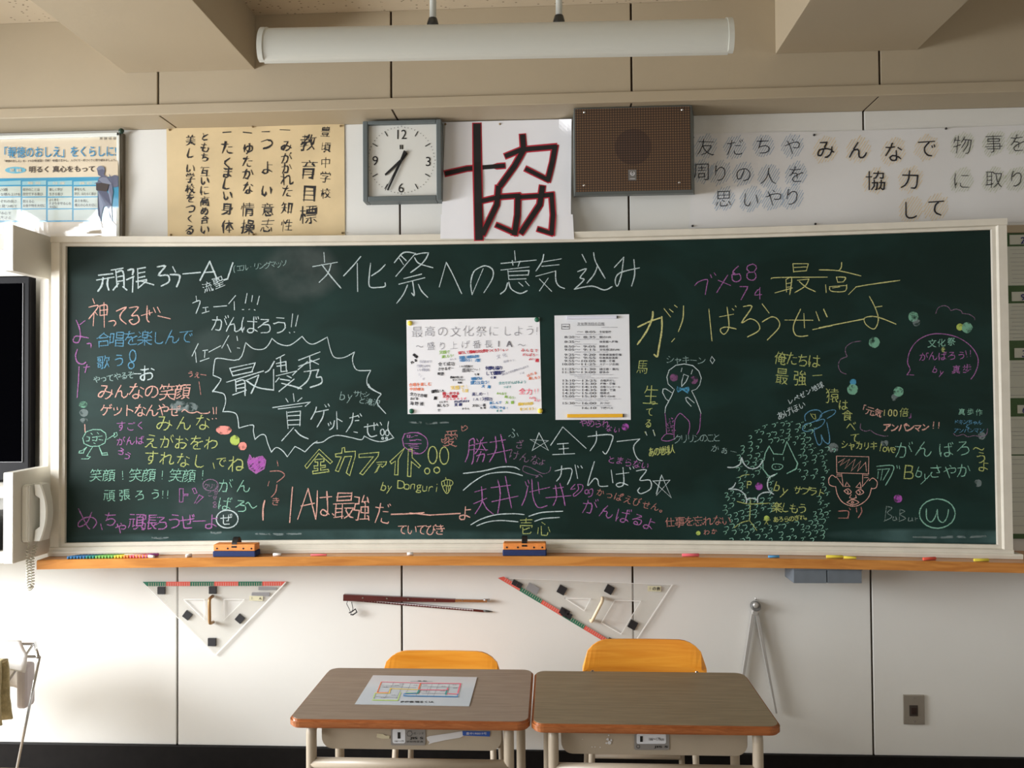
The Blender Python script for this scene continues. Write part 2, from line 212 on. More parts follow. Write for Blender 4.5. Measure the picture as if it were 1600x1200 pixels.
12471:[[25,48,13,55],[37,65,26,72],[69,54,56,38,41,26,20,18,15,19]],12472:[[12,19,20,18,41,26,53,35,64,47,68,53],[36,64,24,72],[61,64,57,72],[12,54,23,48],[72,68,67,77]],12473:[[11,20,16,19,19,20,42,39,46,41],[19,69,58,68,53,55,47,46,46,41],[67,19,46,41]],
12476:[[64,70,60,77],[26,54,26,51],[69,80,72,74],[51,38,62,53,62,60,35,54,26,54,26,51,8,50],[26,73,26,26,29,19,34,16,62,17]],12477:[[16,69,24,52],[26,19,28,18,38,24,51,38,60,55,63,70]],
12481:[[41,69,41,41,38,33,29,20,25,17,18,17],[70,49,11,49],[63,73,59,73,42,70,41,69,18,69]],12483:[[63,56,60,42,52,30,36,16,30,14,29,15],[37,59,40,48,42,46],[18,54,23,42]],
12486:[[20,72,61,72,64,74],[42,51,41,37,36,25,26,16,21,16],[11,51,69,51]],12488:[[64,39,63,42,56,45,31,53],[30,17,30,74]],12489:[[52,70,56,62],[66,66,61,75],[60,41,36,51,28,51],[28,73,28,16]],
12496:[[28,66,21,40,11,20],[73,72,69,79],[51,66,69,20],[60,76,64,69]],12497:[[28,66,21,40,11,20],[51,66,69,20],[74,69,74,75,71,78,64,78,60,73,62,68,66,64,73,66,74,69]],12501:[[16,69,64,68,64,62,60,50,50,33,39,24,27,19,24,20]],
12503:[[24,18,38,24,48,32,55,41,60,51,62,59,64,78,66,80,73,80,76,78,76,69,71,66,14,67]],12506:[[10,37,29,60,35,60,56,41,69,24],[60,56,66,57,69,61,69,67,66,71,59,71,55,67,56,60,60,56]],
12510:[[11,67,67,66,66,61,58,50,40,33],[24,44,35,34,40,33],[40,33,41,29,51,17]],12513:[[24,60,43,47,64,27],[64,74,60,73,52,54,42,40,22,21,16,18,12,18],[46,44,45,43]],12515:[[31,47,33,47],[63,51,61,46,53,35,51,33,47,33],[28,61,31,47,33,46,33,41,41,14,43,11],[14,45,20,44,33,48,60,52,63,51]],
12517:[[51,20,54,41,54,52,22,53],[64,20,16,20]],12519:[[20,18,59,18],[59,38,22,38],[20,57,59,56,59,18]],12521:[[27,18,36,18,51,28,61,40,64,48,64,53,13,54],[60,72,22,72]],12522:[[21,73,21,41],[58,73,58,44,56,34,47,22,40,18,34,17]],
12523:[[72,38,64,29,54,22,46,21,46,72],[11,19,19,28,23,38,24,50,24,73]],12524:[[69,45,60,37,47,28,39,24,23,20,21,21,21,73]],12531:[[33,58,19,69],[14,20,16,19,23,20,44,29,63,45,69,54,70,58]],
12539:[[40,47,40,47]],12540:[[11,47,67,47]],19968:[[7,47,73,47]],19971:[[30,53,30,51],[30,78,31,19,35,16,64,16,69,19,70,24,69,31],[73,59,7,49]],19978:[[37,54,67,54],[37,78,37,16],[7,16,73,16]],
19979:[[38,55,45,54,67,41],[38,12,38,74],[72,74,7,74]],19990:[[19,78,19,18,70,18],[39,79,39,36,41,34,60,35,60,78],[73,60,7,60]],20013:[[69,38,11,38],[39,79,39,13],[11,33,11,66,68,66,69,38]],
20107:[[14,24,64,24],[8,74,72,74],[39,55,63,55,64,64,62,65,17,65,17,55,39,55],[14,45,63,45,64,44,64,24],[7,34,73,34],[39,79,39,15,38,12,29,11]],20114:[[7,16,73,16],[53,16,58,56,25,57],[70,76,10,76],[55,33,20,34,21,43,25,57,27,75]],
20117:[[25,38,24,38],[54,79,54,13],[69,64,11,64],[8,38,72,38],[11,14,20,22,24,34,26,47,26,79]],20132:[[20,53,11,47,6,47],[41,69,41,75,38,80],[39,28,42,28],[51,60,57,59,70,47],[71,69,8,69],[54,47,42,28,39,28,33,22,19,16,11,13,5,15],[25,47,27,47,29,42,38,29,42,28,44,24,67,14,73,14,75,16]],
20154:[[39,59,42,56,46,46,58,25,72,16],[42,82,39,79,39,59,37,57,33,44,24,28,11,16]],20181:[[7,51,12,57,17,59],[73,55,28,55],[73,16,30,16],[51,16,51,78],[18,12,17,62,24,79]],
20225:[[6,55,9,54,26,64,39,78,61,60,72,54,75,55],[64,40,40,40],[20,43,20,15],[40,58,40,15],[9,15,71,15]],20241:[[7,51,12,57,17,59],[26,24,36,35,44,51,48,53],[50,12,50,51,48,53],[52,57,56,52,62,39,73,24],[27,60,46,60,48,57],[50,78,50,57,48,57,48,53],[18,12,17,62,24,79,29,81],[73,60,55,60,52,57,48,57]],
20250:[[68,14,64,19,60,20],[60,20,60,25,53,31],[60,60,56,56,23,56,20,60],[33,39,30,32,21,23,20,16],[60,20,55,18,16,16],[72,56,60,60,41,76],[69,40,10,40],[8,56,10,55,20,60,20,61,38,75,41,76,42,79,45,81]],
20253:[[34,74,68,74],[45,50,44,43,33,24,33,19,67,22],[14,56,10,55,6,49],[73,51,29,51],[73,14,69,20,67,22,66,28,62,36,60,36],[23,79,14,57,16,55,16,12]],20307:[[14,57,10,56,6,49],[48,61,49,61],[61,27,36,27],[49,79,49,14],[73,64,54,64,51,61,48,61,43,57,38,43,30,32],[27,64,45,64,47,62,51,61],[73,28,62,42,56,57,51,61,48,62],[22,79,16,65,14,58,16,56,16,12]],
20309:[[68,72,68,16,65,13,54,13],[7,51,11,56,16,58],[33,33,51,33,51,55,33,56,33,28],[30,73,73,73],[23,80,16,60,16,13]],20316:[[49,50,72,50],[73,32,49,32],[16,58,11,56,8,51],[40,67,73,67],[49,12,49,67],[24,79,16,61,17,12],[43,78,40,67,29,51]],
20351:[[42,23,45,23],[6,50,11,57,16,59],[73,72,29,72],[51,41,70,41,71,58,31,58,32,41,51,41],[32,34,42,23,45,23,52,18,72,12,77,15],[51,79,51,40,48,29,45,23,42,23,39,18,28,13],[16,13,16,60,17,67,24,79]],
20474:[[45,80,43,71],[15,58,10,56,5,49],[67,51,66,51],[31,51,32,51],[32,39,66,39],[48,56,49,15,53,12,69,12,73,15,73,20],[22,79,15,61,16,12],[73,70,27,70],[58,70,58,67,67,51,66,28,32,27],[24,48,32,51,67,51,73,50],[40,70,39,65,31,51,32,27]],
20493:[[67,16,34,16],[67,16,66,36,34,36,34,16],[50,81,51,72],[38,64,40,56],[64,65,59,49],[15,57,10,56,6,49],[31,72,70,72],[73,49,28,49],[22,79,15,60,16,12]],20596:[[5,47,8,55,13,57],[58,31,58,72],[29,61,47,61],[29,46,47,46],[72,78,72,17,71,13,62,12],[48,16,44,24],[25,14,31,23],[47,61,46,76,29,75,29,31,47,32,47,61],[15,12,15,56,13,58,15,66,20,79]],
20633:[[34,47,32,46],[6,47,9,55,14,56],[60,79,60,59],[29,72,71,72],[41,59,41,79],[33,36,69,36],[69,24,33,24],[51,15,51,47],[26,59,72,59],[20,79,16,68,14,59,15,13],[24,43,34,47,69,47,69,17,69,13,64,13],[38,58,34,47,32,46,33,12]],
20778:[[5,47,8,55,13,57],[46,18,38,27],[55,18,56,20,62,24,63,28,42,29],[55,18,56,16,69,12,73,12,76,14],[70,39,64,42],[66,56,34,56],[34,62,66,62],[41,42,43,35],[43,35,59,36,60,38],[43,35,42,29],[48,69,49,77],[49,48,50,45,53,42],[73,77,29,77],[70,39,74,42,74,47,73,49,27,49,26,42,30,38],[34,49,34,68,47,69,65,69,66,49],[25,24,28,23,42,29],[55,18,46,18,44,16,29,12,23,14],[15,12,15,56,13,58,15,66,20,79]],
20803:[[15,74,64,74],[50,51,50,16,52,14,69,14,73,18,73,24,71,29],[28,51,28,42,23,26,16,18,9,14],[7,51,72,51]],20809:[[64,78,65,76,59,62],[39,50,39,79],[6,14,16,17,23,24,28,38,29,49],[76,26,73,24,73,16,69,12,52,13,50,16,50,50],[24,60,22,61,16,76,14,76],[7,50,72,50]],
20840:[[71,15,9,15],[40,15,40,51],[66,56,62,51,19,51,15,56],[62,33,19,33],[5,53,8,52,15,56,40,78,52,66,66,56,72,52,75,53]],20986:[[68,17,12,17,11,40],[64,73,64,51,16,51,15,73],[39,79,39,17],[68,40,68,13]],
21069:[[26,68,26,73,20,81],[36,42,12,42],[51,27,51,53],[36,29,12,29],[60,80,56,73,55,68],[68,56,68,17,65,13,56,13],[72,68,7,68],[12,13,12,55,36,54,35,14,32,12,24,14]],21147:[[36,63,35,62],[36,79,34,49,29,35,22,24,9,14],[47,13,60,13,64,19,67,29,69,62,10,63]],
21151:[[6,29,14,29,19,33],[50,61,51,62],[32,34,19,33],[19,71,19,33],[51,78,49,47,45,32,38,21,29,14],[7,71,30,71],[37,62,72,61,71,33,68,16,64,13,54,13,52,15]],21191:[[56,76,54,72,48,70,47,68],[35,29,34,24,28,18,11,12,7,13],[49,64,47,68],[26,70,47,68],[14,43,65,43],[65,53,14,53],[40,61,40,43],[65,39,65,60,64,62,52,62,49,64],[48,14,51,12,62,13,65,20,66,29,11,29],[49,64,48,62,40,61,15,62,14,39],[64,77,13,77]],
21205:[[39,13,40,17],[55,61,56,62],[39,48,8,48],[41,67,7,67],[39,29,7,29],[40,17,45,20,51,34,56,62,56,78],[39,48,38,38,8,38,9,58,38,58,39,56,39,48],[24,77,24,18],[46,61,56,62,72,60,71,29,69,16,64,12,58,12,55,15],[7,15,21,16,24,18,40,17],[8,76,24,77,34,79,38,78]],
21213:[[49,35,51,35],[11,60,25,60],[44,52,43,47,35,39],[50,65,52,66],[42,73,39,77],[25,42,11,42],[25,38,35,39],[71,40,63,47,61,52],[71,40,66,35],[53,13,60,12,64,14,66,24,66,35],[64,65,63,71,68,78],[35,39,38,35,66,35],[34,14,39,16,45,21,48,28,49,35,51,35,51,43,53,46],[36,65,70,65],[7,12,11,42,11,77,25,76,25,15,24,13,19,13],[48,53,50,65,52,66,53,80],[73,53,33,53]],
21270:[[7,49,14,58,19,60],[29,34,31,33,38,38,44,39],[45,46,50,47,56,51,71,68],[44,78,44,22,46,16,49,14,68,14,72,18,73,29],[20,13,19,61,26,79]],21330:[[54,55,56,63],[54,55,68,45],[24,56,21,55,18,49,10,42],[24,56,24,63],[24,56,32,50],[42,71,39,80,36,81],[70,71,9,71],[7,32,72,32],[54,55,42,44,42,39,39,37,39,13]],
21332:[[60,38,61,39],[50,73,48,72],[57,55,64,54,67,56,69,72],[34,38,35,39],[51,80,47,65,39,56,33,53],[16,12,16,79],[24,60,6,60],[25,13,33,25,35,47],[27,38,46,38,44,14,42,12,38,12],[54,38,73,38,71,14,65,11,61,15],[51,14,56,20,60,28,61,47],[69,72,34,72]],
21407:[[30,29,27,23],[33,14,36,12,43,12,46,14,47,38],[70,16,70,18,59,29],[72,76,14,76,12,35,7,16],[26,50,66,50],[43,63,44,69,48,71],[43,63,26,61,26,39,28,38,65,38,66,61,43,63]],
21451:[[28,66,29,67],[44,24,47,24],[8,67,71,67],[7,16,16,27,24,46,28,47,29,51,60,51,60,45,47,24,44,24,38,20,23,13],[73,15,69,13,55,19,47,24,44,24,35,35,26,51,28,66,29,69,29,79]],
21462:[[12,43,31,43],[31,60,12,60],[31,29,31,27],[58,29,60,28,66,20,73,15],[58,29,56,28,51,21,42,14],[58,29,58,35],[47,71,51,51,55,38,58,35],[12,25,12,77],[31,76,31,13],[6,24,9,24,12,25,31,27,31,29,38,29],[58,35,61,37,64,42,69,57,70,71,42,71,37,77,7,77]],
21512:[[42,79,41,75],[20,58,23,54,57,54,61,59],[62,17,19,17],[19,12,19,39,61,39,62,17],[73,55,71,54,61,59,41,75],[8,53,20,58,21,60,28,64,38,74,41,75]],21561:[[30,14,41,20,47,29,49,35,52,38],[68,51,71,59,71,66,42,66],[52,54,52,38],[72,15,65,19,60,24,55,37,52,38],[33,51,39,64,42,66],[42,66,43,79],[8,26,8,73,24,72,24,33,8,32]],
21608:[[53,14,55,12,64,12,67,16,66,77,15,77,14,37,11,22,7,14],[40,69,40,51],[26,62,56,62],[28,22,53,23,52,38,28,38,28,18],[24,50,57,50]],21809:[[70,29,34,29],[68,65,37,65],[34,16,70,16],[68,65,68,76,66,78,38,78,37,53,67,52,68,65],[9,26,9,73,24,72,24,33,9,33],[34,16,34,42,70,42,70,16]],
22243:[[33,38,25,49],[70,16,10,16],[60,58,20,58],[51,67,50,26,44,24,40,25],[70,16,70,76,10,77,10,12]],22258:[[70,16,10,16],[30,42,31,42],[49,25,49,67],[20,42,60,42],[21,57,60,57],[10,12,10,77,70,76,70,12],[22,25,28,31,31,42,31,67]],
22320:[[61,35,66,33,69,36,70,64,54,60],[38,51,38,54],[38,72,38,16,42,14,69,14,73,17,73,26],[25,61,7,61],[16,78,16,32],[29,49,38,51,38,54,53,57],[54,30,54,79],[7,27,26,35]],
22577:[[14,42,15,49,12,53],[61,24,61,27],[29,59,30,52,27,43],[35,29,7,29],[21,42,21,13],[9,72,33,72],[21,59,21,80],[36,59,7,59],[57,62,60,60,69,61,70,76,44,77,44,13,51,13,54,16,61,24,61,27,64,29,67,34,70,44,70,49,44,50],[34,42,8,42],[73,15,61,24,61,27,59,29,53,39,51,50]],
22769:[[71,40,71,48,9,48,9,39],[56,37,54,38,42,33,22,29],[72,73,8,73],[39,79,39,60],[22,39,22,17,24,14,60,13,64,16,65,20],[14,60,65,60]],22823:[[71,15,64,18,55,28,47,39,42,52,40,54],[38,56,8,57],[38,56,39,55],[40,80,39,54,37,51,34,42,28,29,17,19,9,14,8,15],[72,57,42,57,39,54]],
22825:[[8,14,20,20,29,28,39,47],[68,73,11,73],[71,49,42,49,40,47,39,49,9,49],[40,47,39,73],[73,15,71,14,65,16,56,24,47,33,42,45,39,47]],22863:[[55,44,57,44,68,36,72,34,75,35],[55,44,52,52],[34,63,33,53],[40,75,38,74],[7,34,13,36,22,43,25,44],[40,41,40,30],[66,13,60,17,47,23],[11,13,17,13,29,19,36,24,37,29],[25,44,28,52],[55,44,52,41,28,41,25,44],[68,74,13,74],[40,79,38,64],[64,63,16,63],[63,29,17,29],[73,52,7,52]],
22909:[[41,74,67,73],[13,64,15,64],[21,32,21,29],[45,12,55,13,56,55,57,59,65,67,67,73],[38,47,73,47],[5,15,9,15,20,26,21,32,25,38,30,58,29,64,7,64],[31,20,25,28,21,29,20,33,9,41,13,64,15,64,16,79]],
23039:[[33,67,35,72,38,73],[75,49,70,47,60,51,52,61,49,63],[29,46,31,46],[29,46,31,44],[17,24,23,26],[26,36,23,26],[48,20,49,24,56,32,56,37],[38,73,38,78,42,82],[8,51,23,59],[33,43,37,45],[38,20,36,23,23,26],[38,20,36,17,31,16,9,12],[11,78,22,73],[38,73,69,73,69,70,67,63],[7,37,73,37],[74,14,69,13,49,20,38,20],[25,48,29,47,33,43],[31,46,33,43,32,38],[50,72,50,64,47,60,41,53,33,50,31,46]],
23398:[[38,81,42,74,41,67],[16,80,21,73,21,67],[58,67,64,79],[7,35,72,35],[53,52,51,47,40,42,39,15,35,12,26,12,23,14],[9,57,9,67,70,67,71,57],[58,53,21,53]],23460:[[41,73,40,79,38,81],[22,45,24,49,32,56,33,60],[72,15,7,15],[40,15,40,38],[71,65,70,73,9,73,8,65],[65,30,15,30],[16,60,64,60],[58,47,42,45,18,44],[65,42,63,46,58,47,57,51,53,54]],
24076:[[21,17,20,38],[66,64,63,63,50,69,48,71],[38,71,48,71],[38,71,35,74,17,78],[38,71,33,65],[31,65,33,64],[64,80,61,80,50,74,48,71],[42,46,42,13],[73,54,7,54],[7,31,22,39,65,38,65,19,62,17,53,19],[28,54,27,49,23,44,20,38],[34,64,31,66,26,66,16,63,11,63,9,64],[32,55,34,63,33,65]],
24109:[[43,73,42,81],[59,16,65,16,68,18,67,33,25,33,25,16],[47,44,47,12],[73,73,12,73,12,40,7,12],[73,57,21,57],[60,64,59,44,33,44,33,64]],24112:[[11,16,18,28,20,38,20,79],[37,69,66,69],[7,46,9,65],[34,38,34,18],[34,59,66,60,65,78,35,78],[73,42,72,50,29,50,29,42,34,38],[50,50,50,12],[60,18,66,19,66,38,34,38]],
24231:[[43,80,45,72],[29,51,38,43],[60,51,64,51,73,42],[73,72,12,72,11,38,9,23,6,15],[23,31,69,31],[46,62,46,15],[73,14,18,14],[20,41,24,45,26,51,29,51,30,61],[46,42,53,42,56,45,59,51,60,51,62,61]],
24266:[[54,12,54,63,70,63,70,58,64,47,64,43,69,38,72,29,71,24,64,20],[42,80,43,74],[43,49,23,49],[34,60,32,67],[23,17,41,21],[7,11,7,16,9,23,11,41,11,73,73,73],[23,38,43,38,43,59,34,60,23,60,23,17],[45,16,43,20,41,21,39,28,35,31]],
24335:[[60,79,68,74],[48,65,49,65],[24,47,24,20],[39,47,10,47],[7,65,72,65],[73,29,74,26,73,18,70,13,63,15,55,28,48,65,48,79],[8,16,42,23]],24373:[[39,44,38,43],[72,35,69,35,60,28],[39,66,69,66],[69,55,39,55],[9,15,11,12,19,12,22,16,24,40,9,42,9,58,24,59,24,76,8,77],[51,19,42,16,38,16,39,77,71,77],[33,43,73,43],[50,43,51,38,56,30,60,28,61,24,67,18,73,16]],
24375:[[13,13,21,13,23,15,25,22,27,39,7,40,8,55,9,57,26,58,26,75,7,76],[53,33,69,33,69,49,37,49,37,33,53,33],[51,62,51,59,53,56,53,16],[33,15,69,17],[67,64,38,62,40,68,48,79],[71,61,67,64,66,69,62,73],[66,25,69,23,69,17,72,16,73,13]],
24403:[[39,51,39,79],[65,77,60,64,56,60],[21,63,15,76,11,78],[16,34,66,34],[66,16,13,16],[66,16,66,51,15,51]],24460:[[35,64,37,69,45,78],[38,36,49,23],[49,23,53,23],[49,23,48,20,42,17,26,13],[9,68,22,81],[16,50,11,49,7,44],[47,63,46,60,40,56,37,51],[77,15,74,13,68,14,58,18,53,23],[42,40,64,38,63,33,53,23],[30,50,47,50,67,52],[21,62,16,52,17,12],[35,64,51,64,64,73],[72,47,63,60],[45,50,42,40,39,39,38,36,33,34,29,30,26,31]],
24499:[[27,16,31,28,33,29],[74,16,70,24,64,29],[45,35,55,30],[57,59,57,42],[16,51,11,50,6,44],[41,27,41,16,46,12,56,12,60,14,60,21],[44,59,44,42],[22,81,7,67],[72,72,29,72],[51,79,51,60],[51,60,31,59,32,42,71,42,70,59,51,60],[21,62,16,52,17,12]],
24515:[[47,65,31,77],[73,29,64,54],[60,28,58,18,54,14,29,15,27,17,26,24,26,57],[13,51,8,24]],24535:[[64,33,71,17],[8,17,13,32],[24,33,24,17,29,13,54,13,58,16,59,22],[46,34,34,42],[67,50,12,50],[72,69,7,69],[39,79,39,50]],
24536:[[59,21,59,18,56,15,29,15,25,17,24,33],[67,50,19,50,19,71],[8,19,14,32],[44,33,36,42],[67,33,73,20],[41,71,39,80],[70,71,8,71]],24605:[[14,32,8,17],[44,33,34,38],[56,24,56,18,52,14,30,14,26,17,26,32],[62,33,64,33,72,19],[40,77,40,47],[15,61,64,61],[40,47,64,47,64,77,15,77,15,47,40,47]],
24615:[[24,67,28,57,31,57,32,56],[8,65,6,49],[16,79,16,13],[29,16,73,16],[69,41,36,41],[52,79,52,16],[37,64,70,64],[42,78,38,76,38,65,32,56]],24773:[[68,24,33,24],[68,35,33,35],[24,61,21,69],[15,12,15,79],[7,64,6,49],[71,74,29,74],[69,64,32,64],[33,12,33,46,66,46,68,44,67,14,64,12,59,12,56,14],[50,79,50,56],[73,55,27,55]],
24847:[[37,82,40,81,41,75],[62,44,18,44],[16,25,11,17],[37,34,37,29,45,24],[27,24,27,16,33,12,52,13,55,16,55,19],[69,18,62,27],[37,34,18,34,19,53,62,52,61,34,37,34],[26,74,27,62],[55,74,53,62],[9,61,72,61],[12,74,68,74]],
24859:[[24,63,20,76],[11,42,16,45,20,51],[37,20,29,26,25,31],[37,20,31,16,12,12,7,13],[57,63,58,68,61,73],[45,20,46,23,51,26,56,33,30,34],[52,47,51,43,33,42],[39,62,36,62],[59,53,68,44],[30,34,33,42],[33,42,29,46,29,51],[11,78,13,76,20,76,65,80],[7,25,11,24,25,31,26,33,30,34],[71,53,70,62,57,63,9,62,9,53],[37,77,40,68,39,62,36,62,36,57,44,54],[37,20,43,20,45,18,67,12,71,12,75,15]],
25001:[[45,62,70,62],[70,51,45,51],[70,40,45,40],[56,80,56,73],[73,17,64,27,58,29],[56,20,56,16,53,13,30,13,26,16,26,27],[33,33,34,34,43,29],[15,27,9,16],[7,65,37,65],[22,77,22,54],[34,78,31,79,22,77,9,76],[11,40,33,40,33,53,11,53,11,40],[70,40,70,72,56,73,45,73,45,40]],
25104:[[37,14,50,25,54,26],[73,29,73,17,69,14,64,14,60,17,54,26],[47,67,47,67],[54,26,54,33],[19,27,23,24,29,24,32,25,34,50,13,51],[54,33,57,34,60,38,67,54],[68,67,68,73,58,80,57,79],[47,79,49,47,51,35,54,33],[73,67,14,67,13,35,7,14]],
25805:[[56,30,62,22,70,16,73,16],[27,16,39,21,48,30],[16,41,16,43],[51,38,47,42],[51,38,56,42],[47,42,32,42,31,56,47,56,47,42],[56,42,71,42,72,56,56,56,56,42],[39,70,40,78,62,78,64,76,63,64,40,64,39,70],[7,64,22,64],[10,13,14,13,16,16,16,79],[24,45,16,43,16,41,7,38],[51,12,51,38],[30,32,47,32,48,30,56,30,56,32,73,32]],
25945:[[42,49,45,55,48,56],[26,59,23,48],[23,30,23,29],[59,28,72,15],[59,28,56,27,47,18,41,14],[59,28,59,35],[59,35,62,38,65,47,69,65],[34,69,31,72,10,72],[20,79,20,60],[40,32,7,29],[50,65,73,65],[31,47,30,43,24,39,23,36,22,13,14,12,11,14],[7,40,13,42,14,46,16,47,33,47,42,49],[6,59,39,59],[39,78,37,70,34,69,32,60],[59,35,56,36,51,54,48,56,52,79]],
25991:[[39,79,42,73,40,66],[20,65,20,60,28,47,42,29,50,24,65,16,70,14,74,16],[4,15,10,14,15,16,37,29,51,45,58,57,60,65],[7,66,73,66],[40,32,41,33]],26085:[[63,19,17,19],[17,47,63,47],[63,15,63,74,17,74,17,13]],
26126:[[42,38,71,38],[43,57,71,57],[9,55,29,55],[9,26,9,75,29,75,29,33,9,33],[29,13,35,19,42,38,43,77,71,76,71,16,69,13,59,13]],26172:[[69,15,9,15],[59,38,20,38],[57,50,59,50,59,48],[16,63,53,61,65,63,64,78,16,78,16,60,13,51,7,41],[72,43,57,50,20,49,20,26,59,27,59,48,53,61]],
26368:[[59,21,57,21],[14,39,34,39],[63,69,17,69],[34,20,34,20],[14,29,34,29],[63,69,63,78,61,78,18,78,17,59,62,59,63,69],[73,50,7,50],[14,18,14,50],[34,50,34,12],[72,13,63,17,56,23,48,33,47,39],[7,17,39,20],[42,13,59,21,69,35,69,39,43,39]],
26395:[[23,73,22,78,20,80],[47,68,70,68],[15,51,21,51,34,55,37,57],[15,51,15,72],[70,57,46,57],[64,26,16,26],[40,38,40,15],[13,38,68,38],[73,14,7,14],[38,72,7,72],[42,49,46,57,47,78,69,78,70,77,70,50,69,46,61,45]],
26397:[[35,49,9,49],[47,57,70,57],[47,38,70,38],[7,26,37,26,42,24],[22,80,22,60],[37,72,7,72],[22,38,22,12],[22,60,35,59,34,38,9,38,9,60,22,60],[57,16,60,12,67,12,70,16,70,76,47,77,47,38,44,24,38,14]],
26479:[[29,47,25,51,19,53],[19,62,20,63],[53,56,53,55],[6,27,6,31,10,37,14,49,18,51],[18,51,19,53],[7,63,29,63],[57,73,53,59,53,13],[34,73,73,73],[20,12,20,50,18,51,20,79],[69,46,60,56,53,56,47,53,33,40]],
26495:[[19,65,18,64],[56,26,56,29],[27,45,24,51,18,55],[18,52,13,50,11,41,6,32,6,26],[18,52,18,55],[69,78,37,72,37,43,35,32,29,12],[40,14,50,20,56,26,56,29,60,32,67,46,69,56,37,56],[74,15,69,15,56,26,56,29,54,31,49,41,45,56],[7,65,27,65],[19,12,19,79]],
26657:[[27,38,27,43,24,48,22,51,17,53],[50,81,53,77,53,69],[16,50,12,47,6,31,6,27],[71,49,61,61],[53,29,53,27],[17,63,18,64],[37,49,42,59],[35,69,73,69],[76,16,71,14,55,25,47,36,42,46,37,49],[8,64,26,64],[62,46,60,38,53,27,42,18,33,14],[18,12,18,48,16,50,18,79]],
27005:[[33,34,33,30,29,26,22,21,8,15],[74,16,72,15,58,21,47,29,46,33],[73,48,61,56,52,56],[59,66,69,73,69,76],[21,55,7,47],[40,33,40,34],[39,73,39,80],[18,67,10,75],[28,60,52,60],[40,12,40,47],[39,73,28,73,28,47,51,47,52,72,39,73],[72,35,47,35,46,33,33,35,7,35]],
27161:[[47,66,47,66],[60,67,59,66],[38,42,70,42],[45,12,51,12,53,15,53,32],[17,62,18,63],[40,24,31,16],[17,51,24,47,27,40],[73,16,66,24],[74,32,33,32],[47,52,47,77],[60,77,59,52],[33,77,74,77],[59,66,35,66,35,53,72,52,72,66,60,67],[7,63,26,63],[18,12,18,47,16,49,18,79],[6,27,12,47,17,51]],
27468:[[70,51,73,67,51,68],[44,14,50,20,56,32,56,35,59,38],[10,22,24,22,24,34,11,35,10,22],[24,67,11,67,11,55,24,55,24,67],[27,12,35,13,35,77],[42,45,6,45],[40,77,7,77],[52,80,51,69,44,54],[69,19,64,29,62,35,59,38,59,56]],
27497:[[40,71,64,71],[22,47,16,38,9,33],[71,33,69,38],[19,73,19,55],[12,14,19,12,29,14,40,18,51,25,58,35],[40,79,40,33,36,29,30,29,27,32],[7,55,72,55]],27671:[[20,73,71,72],[73,24,74,21,73,14,69,13,65,15,61,24,60,49,14,49],[23,60,64,60],[32,29,34,29],[47,18,34,29,32,29,28,33,17,38],[47,43,43,42,34,29,32,29,24,20,11,13,7,14],[22,80,20,73,10,57]],
27760:[[8,56,17,51],[50,56,47,53,45,41,39,29,39,25],[12,78,22,73],[52,16,39,25],[39,25,25,14],[51,56,51,56],[21,36,10,16],[49,58,50,56],[73,58,52,58,51,56,49,58,29,58],[73,14,68,19,61,29,56,42,53,54,50,56,50,79],[50,56,51,56]],
27810:[[7,57,16,53],[20,36,10,16],[12,78,20,74],[77,15,70,16,60,26,54,38,51,51],[24,14,31,25,35,42,36,77,69,77,69,51,36,51]],27827:[[9,16,20,36],[52,13,64,13,68,17,68,75],[7,56,16,52],[10,78,20,73,28,75,73,75],[33,29,33,58,52,57,52,35,33,34]],
27880:[[12,78,22,73],[7,56,17,51],[21,36,10,15],[69,42,33,42],[71,65,29,65],[73,15,27,15],[47,81,51,74,51,15]],27969:[[8,56,16,52],[49,16,49,41],[11,78,18,74],[34,42,33,26,29,17],[46,81,49,80,51,70],[63,42,64,15,66,13,73,14,75,22],[10,16,20,32,21,35,20,37],[36,52,37,57,43,65,44,69],[66,54,69,53,71,50],[66,54,65,58,61,63],[66,54,30,51],[29,70,72,70]],
28023:[[35,72,72,71],[17,37,16,30,10,16],[16,51,8,55],[54,42,54,47,48,53,48,58],[65,24,67,24],[52,24,52,30,46,37,46,42],[33,42,34,42],[11,78,20,74],[73,42,25,42],[72,24,32,24,31,30,33,42,34,42,35,58,69,57,67,24,65,24,64,16,62,13,59,12,53,12,50,15],[37,80,36,73,26,59]],
28310:[[20,77,13,80],[15,44,21,52],[24,63,26,66,31,67],[16,63,7,66],[52,73,52,72],[32,62,67,62],[7,28,73,28],[67,51,32,51],[39,33,39,13],[69,72,34,73],[51,80,52,75,52,42],[71,41,32,41],[32,41,31,69,32,72,34,73,34,77,37,80]],
28381:[[10,78,16,74],[13,52,7,56],[45,80,47,79,47,74],[56,60,59,68,62,69],[34,68,38,66,39,60],[7,15,16,35],[68,38,29,38],[74,20,73,16,69,14,52,14,48,16,47,50],[29,23,29,50,68,49,67,27,29,27],[70,73,27,73],[73,59,24,59]],
28436:[[14,54,7,56],[26,14,42,21],[58,21,72,14],[18,36,9,16],[19,75,11,78],[47,81,49,73],[69,38,30,38],[49,28,49,60],[49,73,71,73,71,65,65,60,33,60,28,64,28,73,49,73],[49,28,69,28,68,50,30,50,30,28,49,28]],
29255:[[47,59,47,79],[56,13,56,40,17,40],[69,59,17,59],[9,16,14,26,17,40,17,78]],29289:[[20,42,20,40],[46,20,54,33,60,47,63,60,63,67],[51,67,49,55,38,34],[33,47,31,44,20,42,20,40,7,37],[9,64,28,64],[20,79,20,12],[56,13,65,14,69,20,72,43,73,66,42,67],[10,75,9,64,6,53],[45,80,42,69,35,56]],
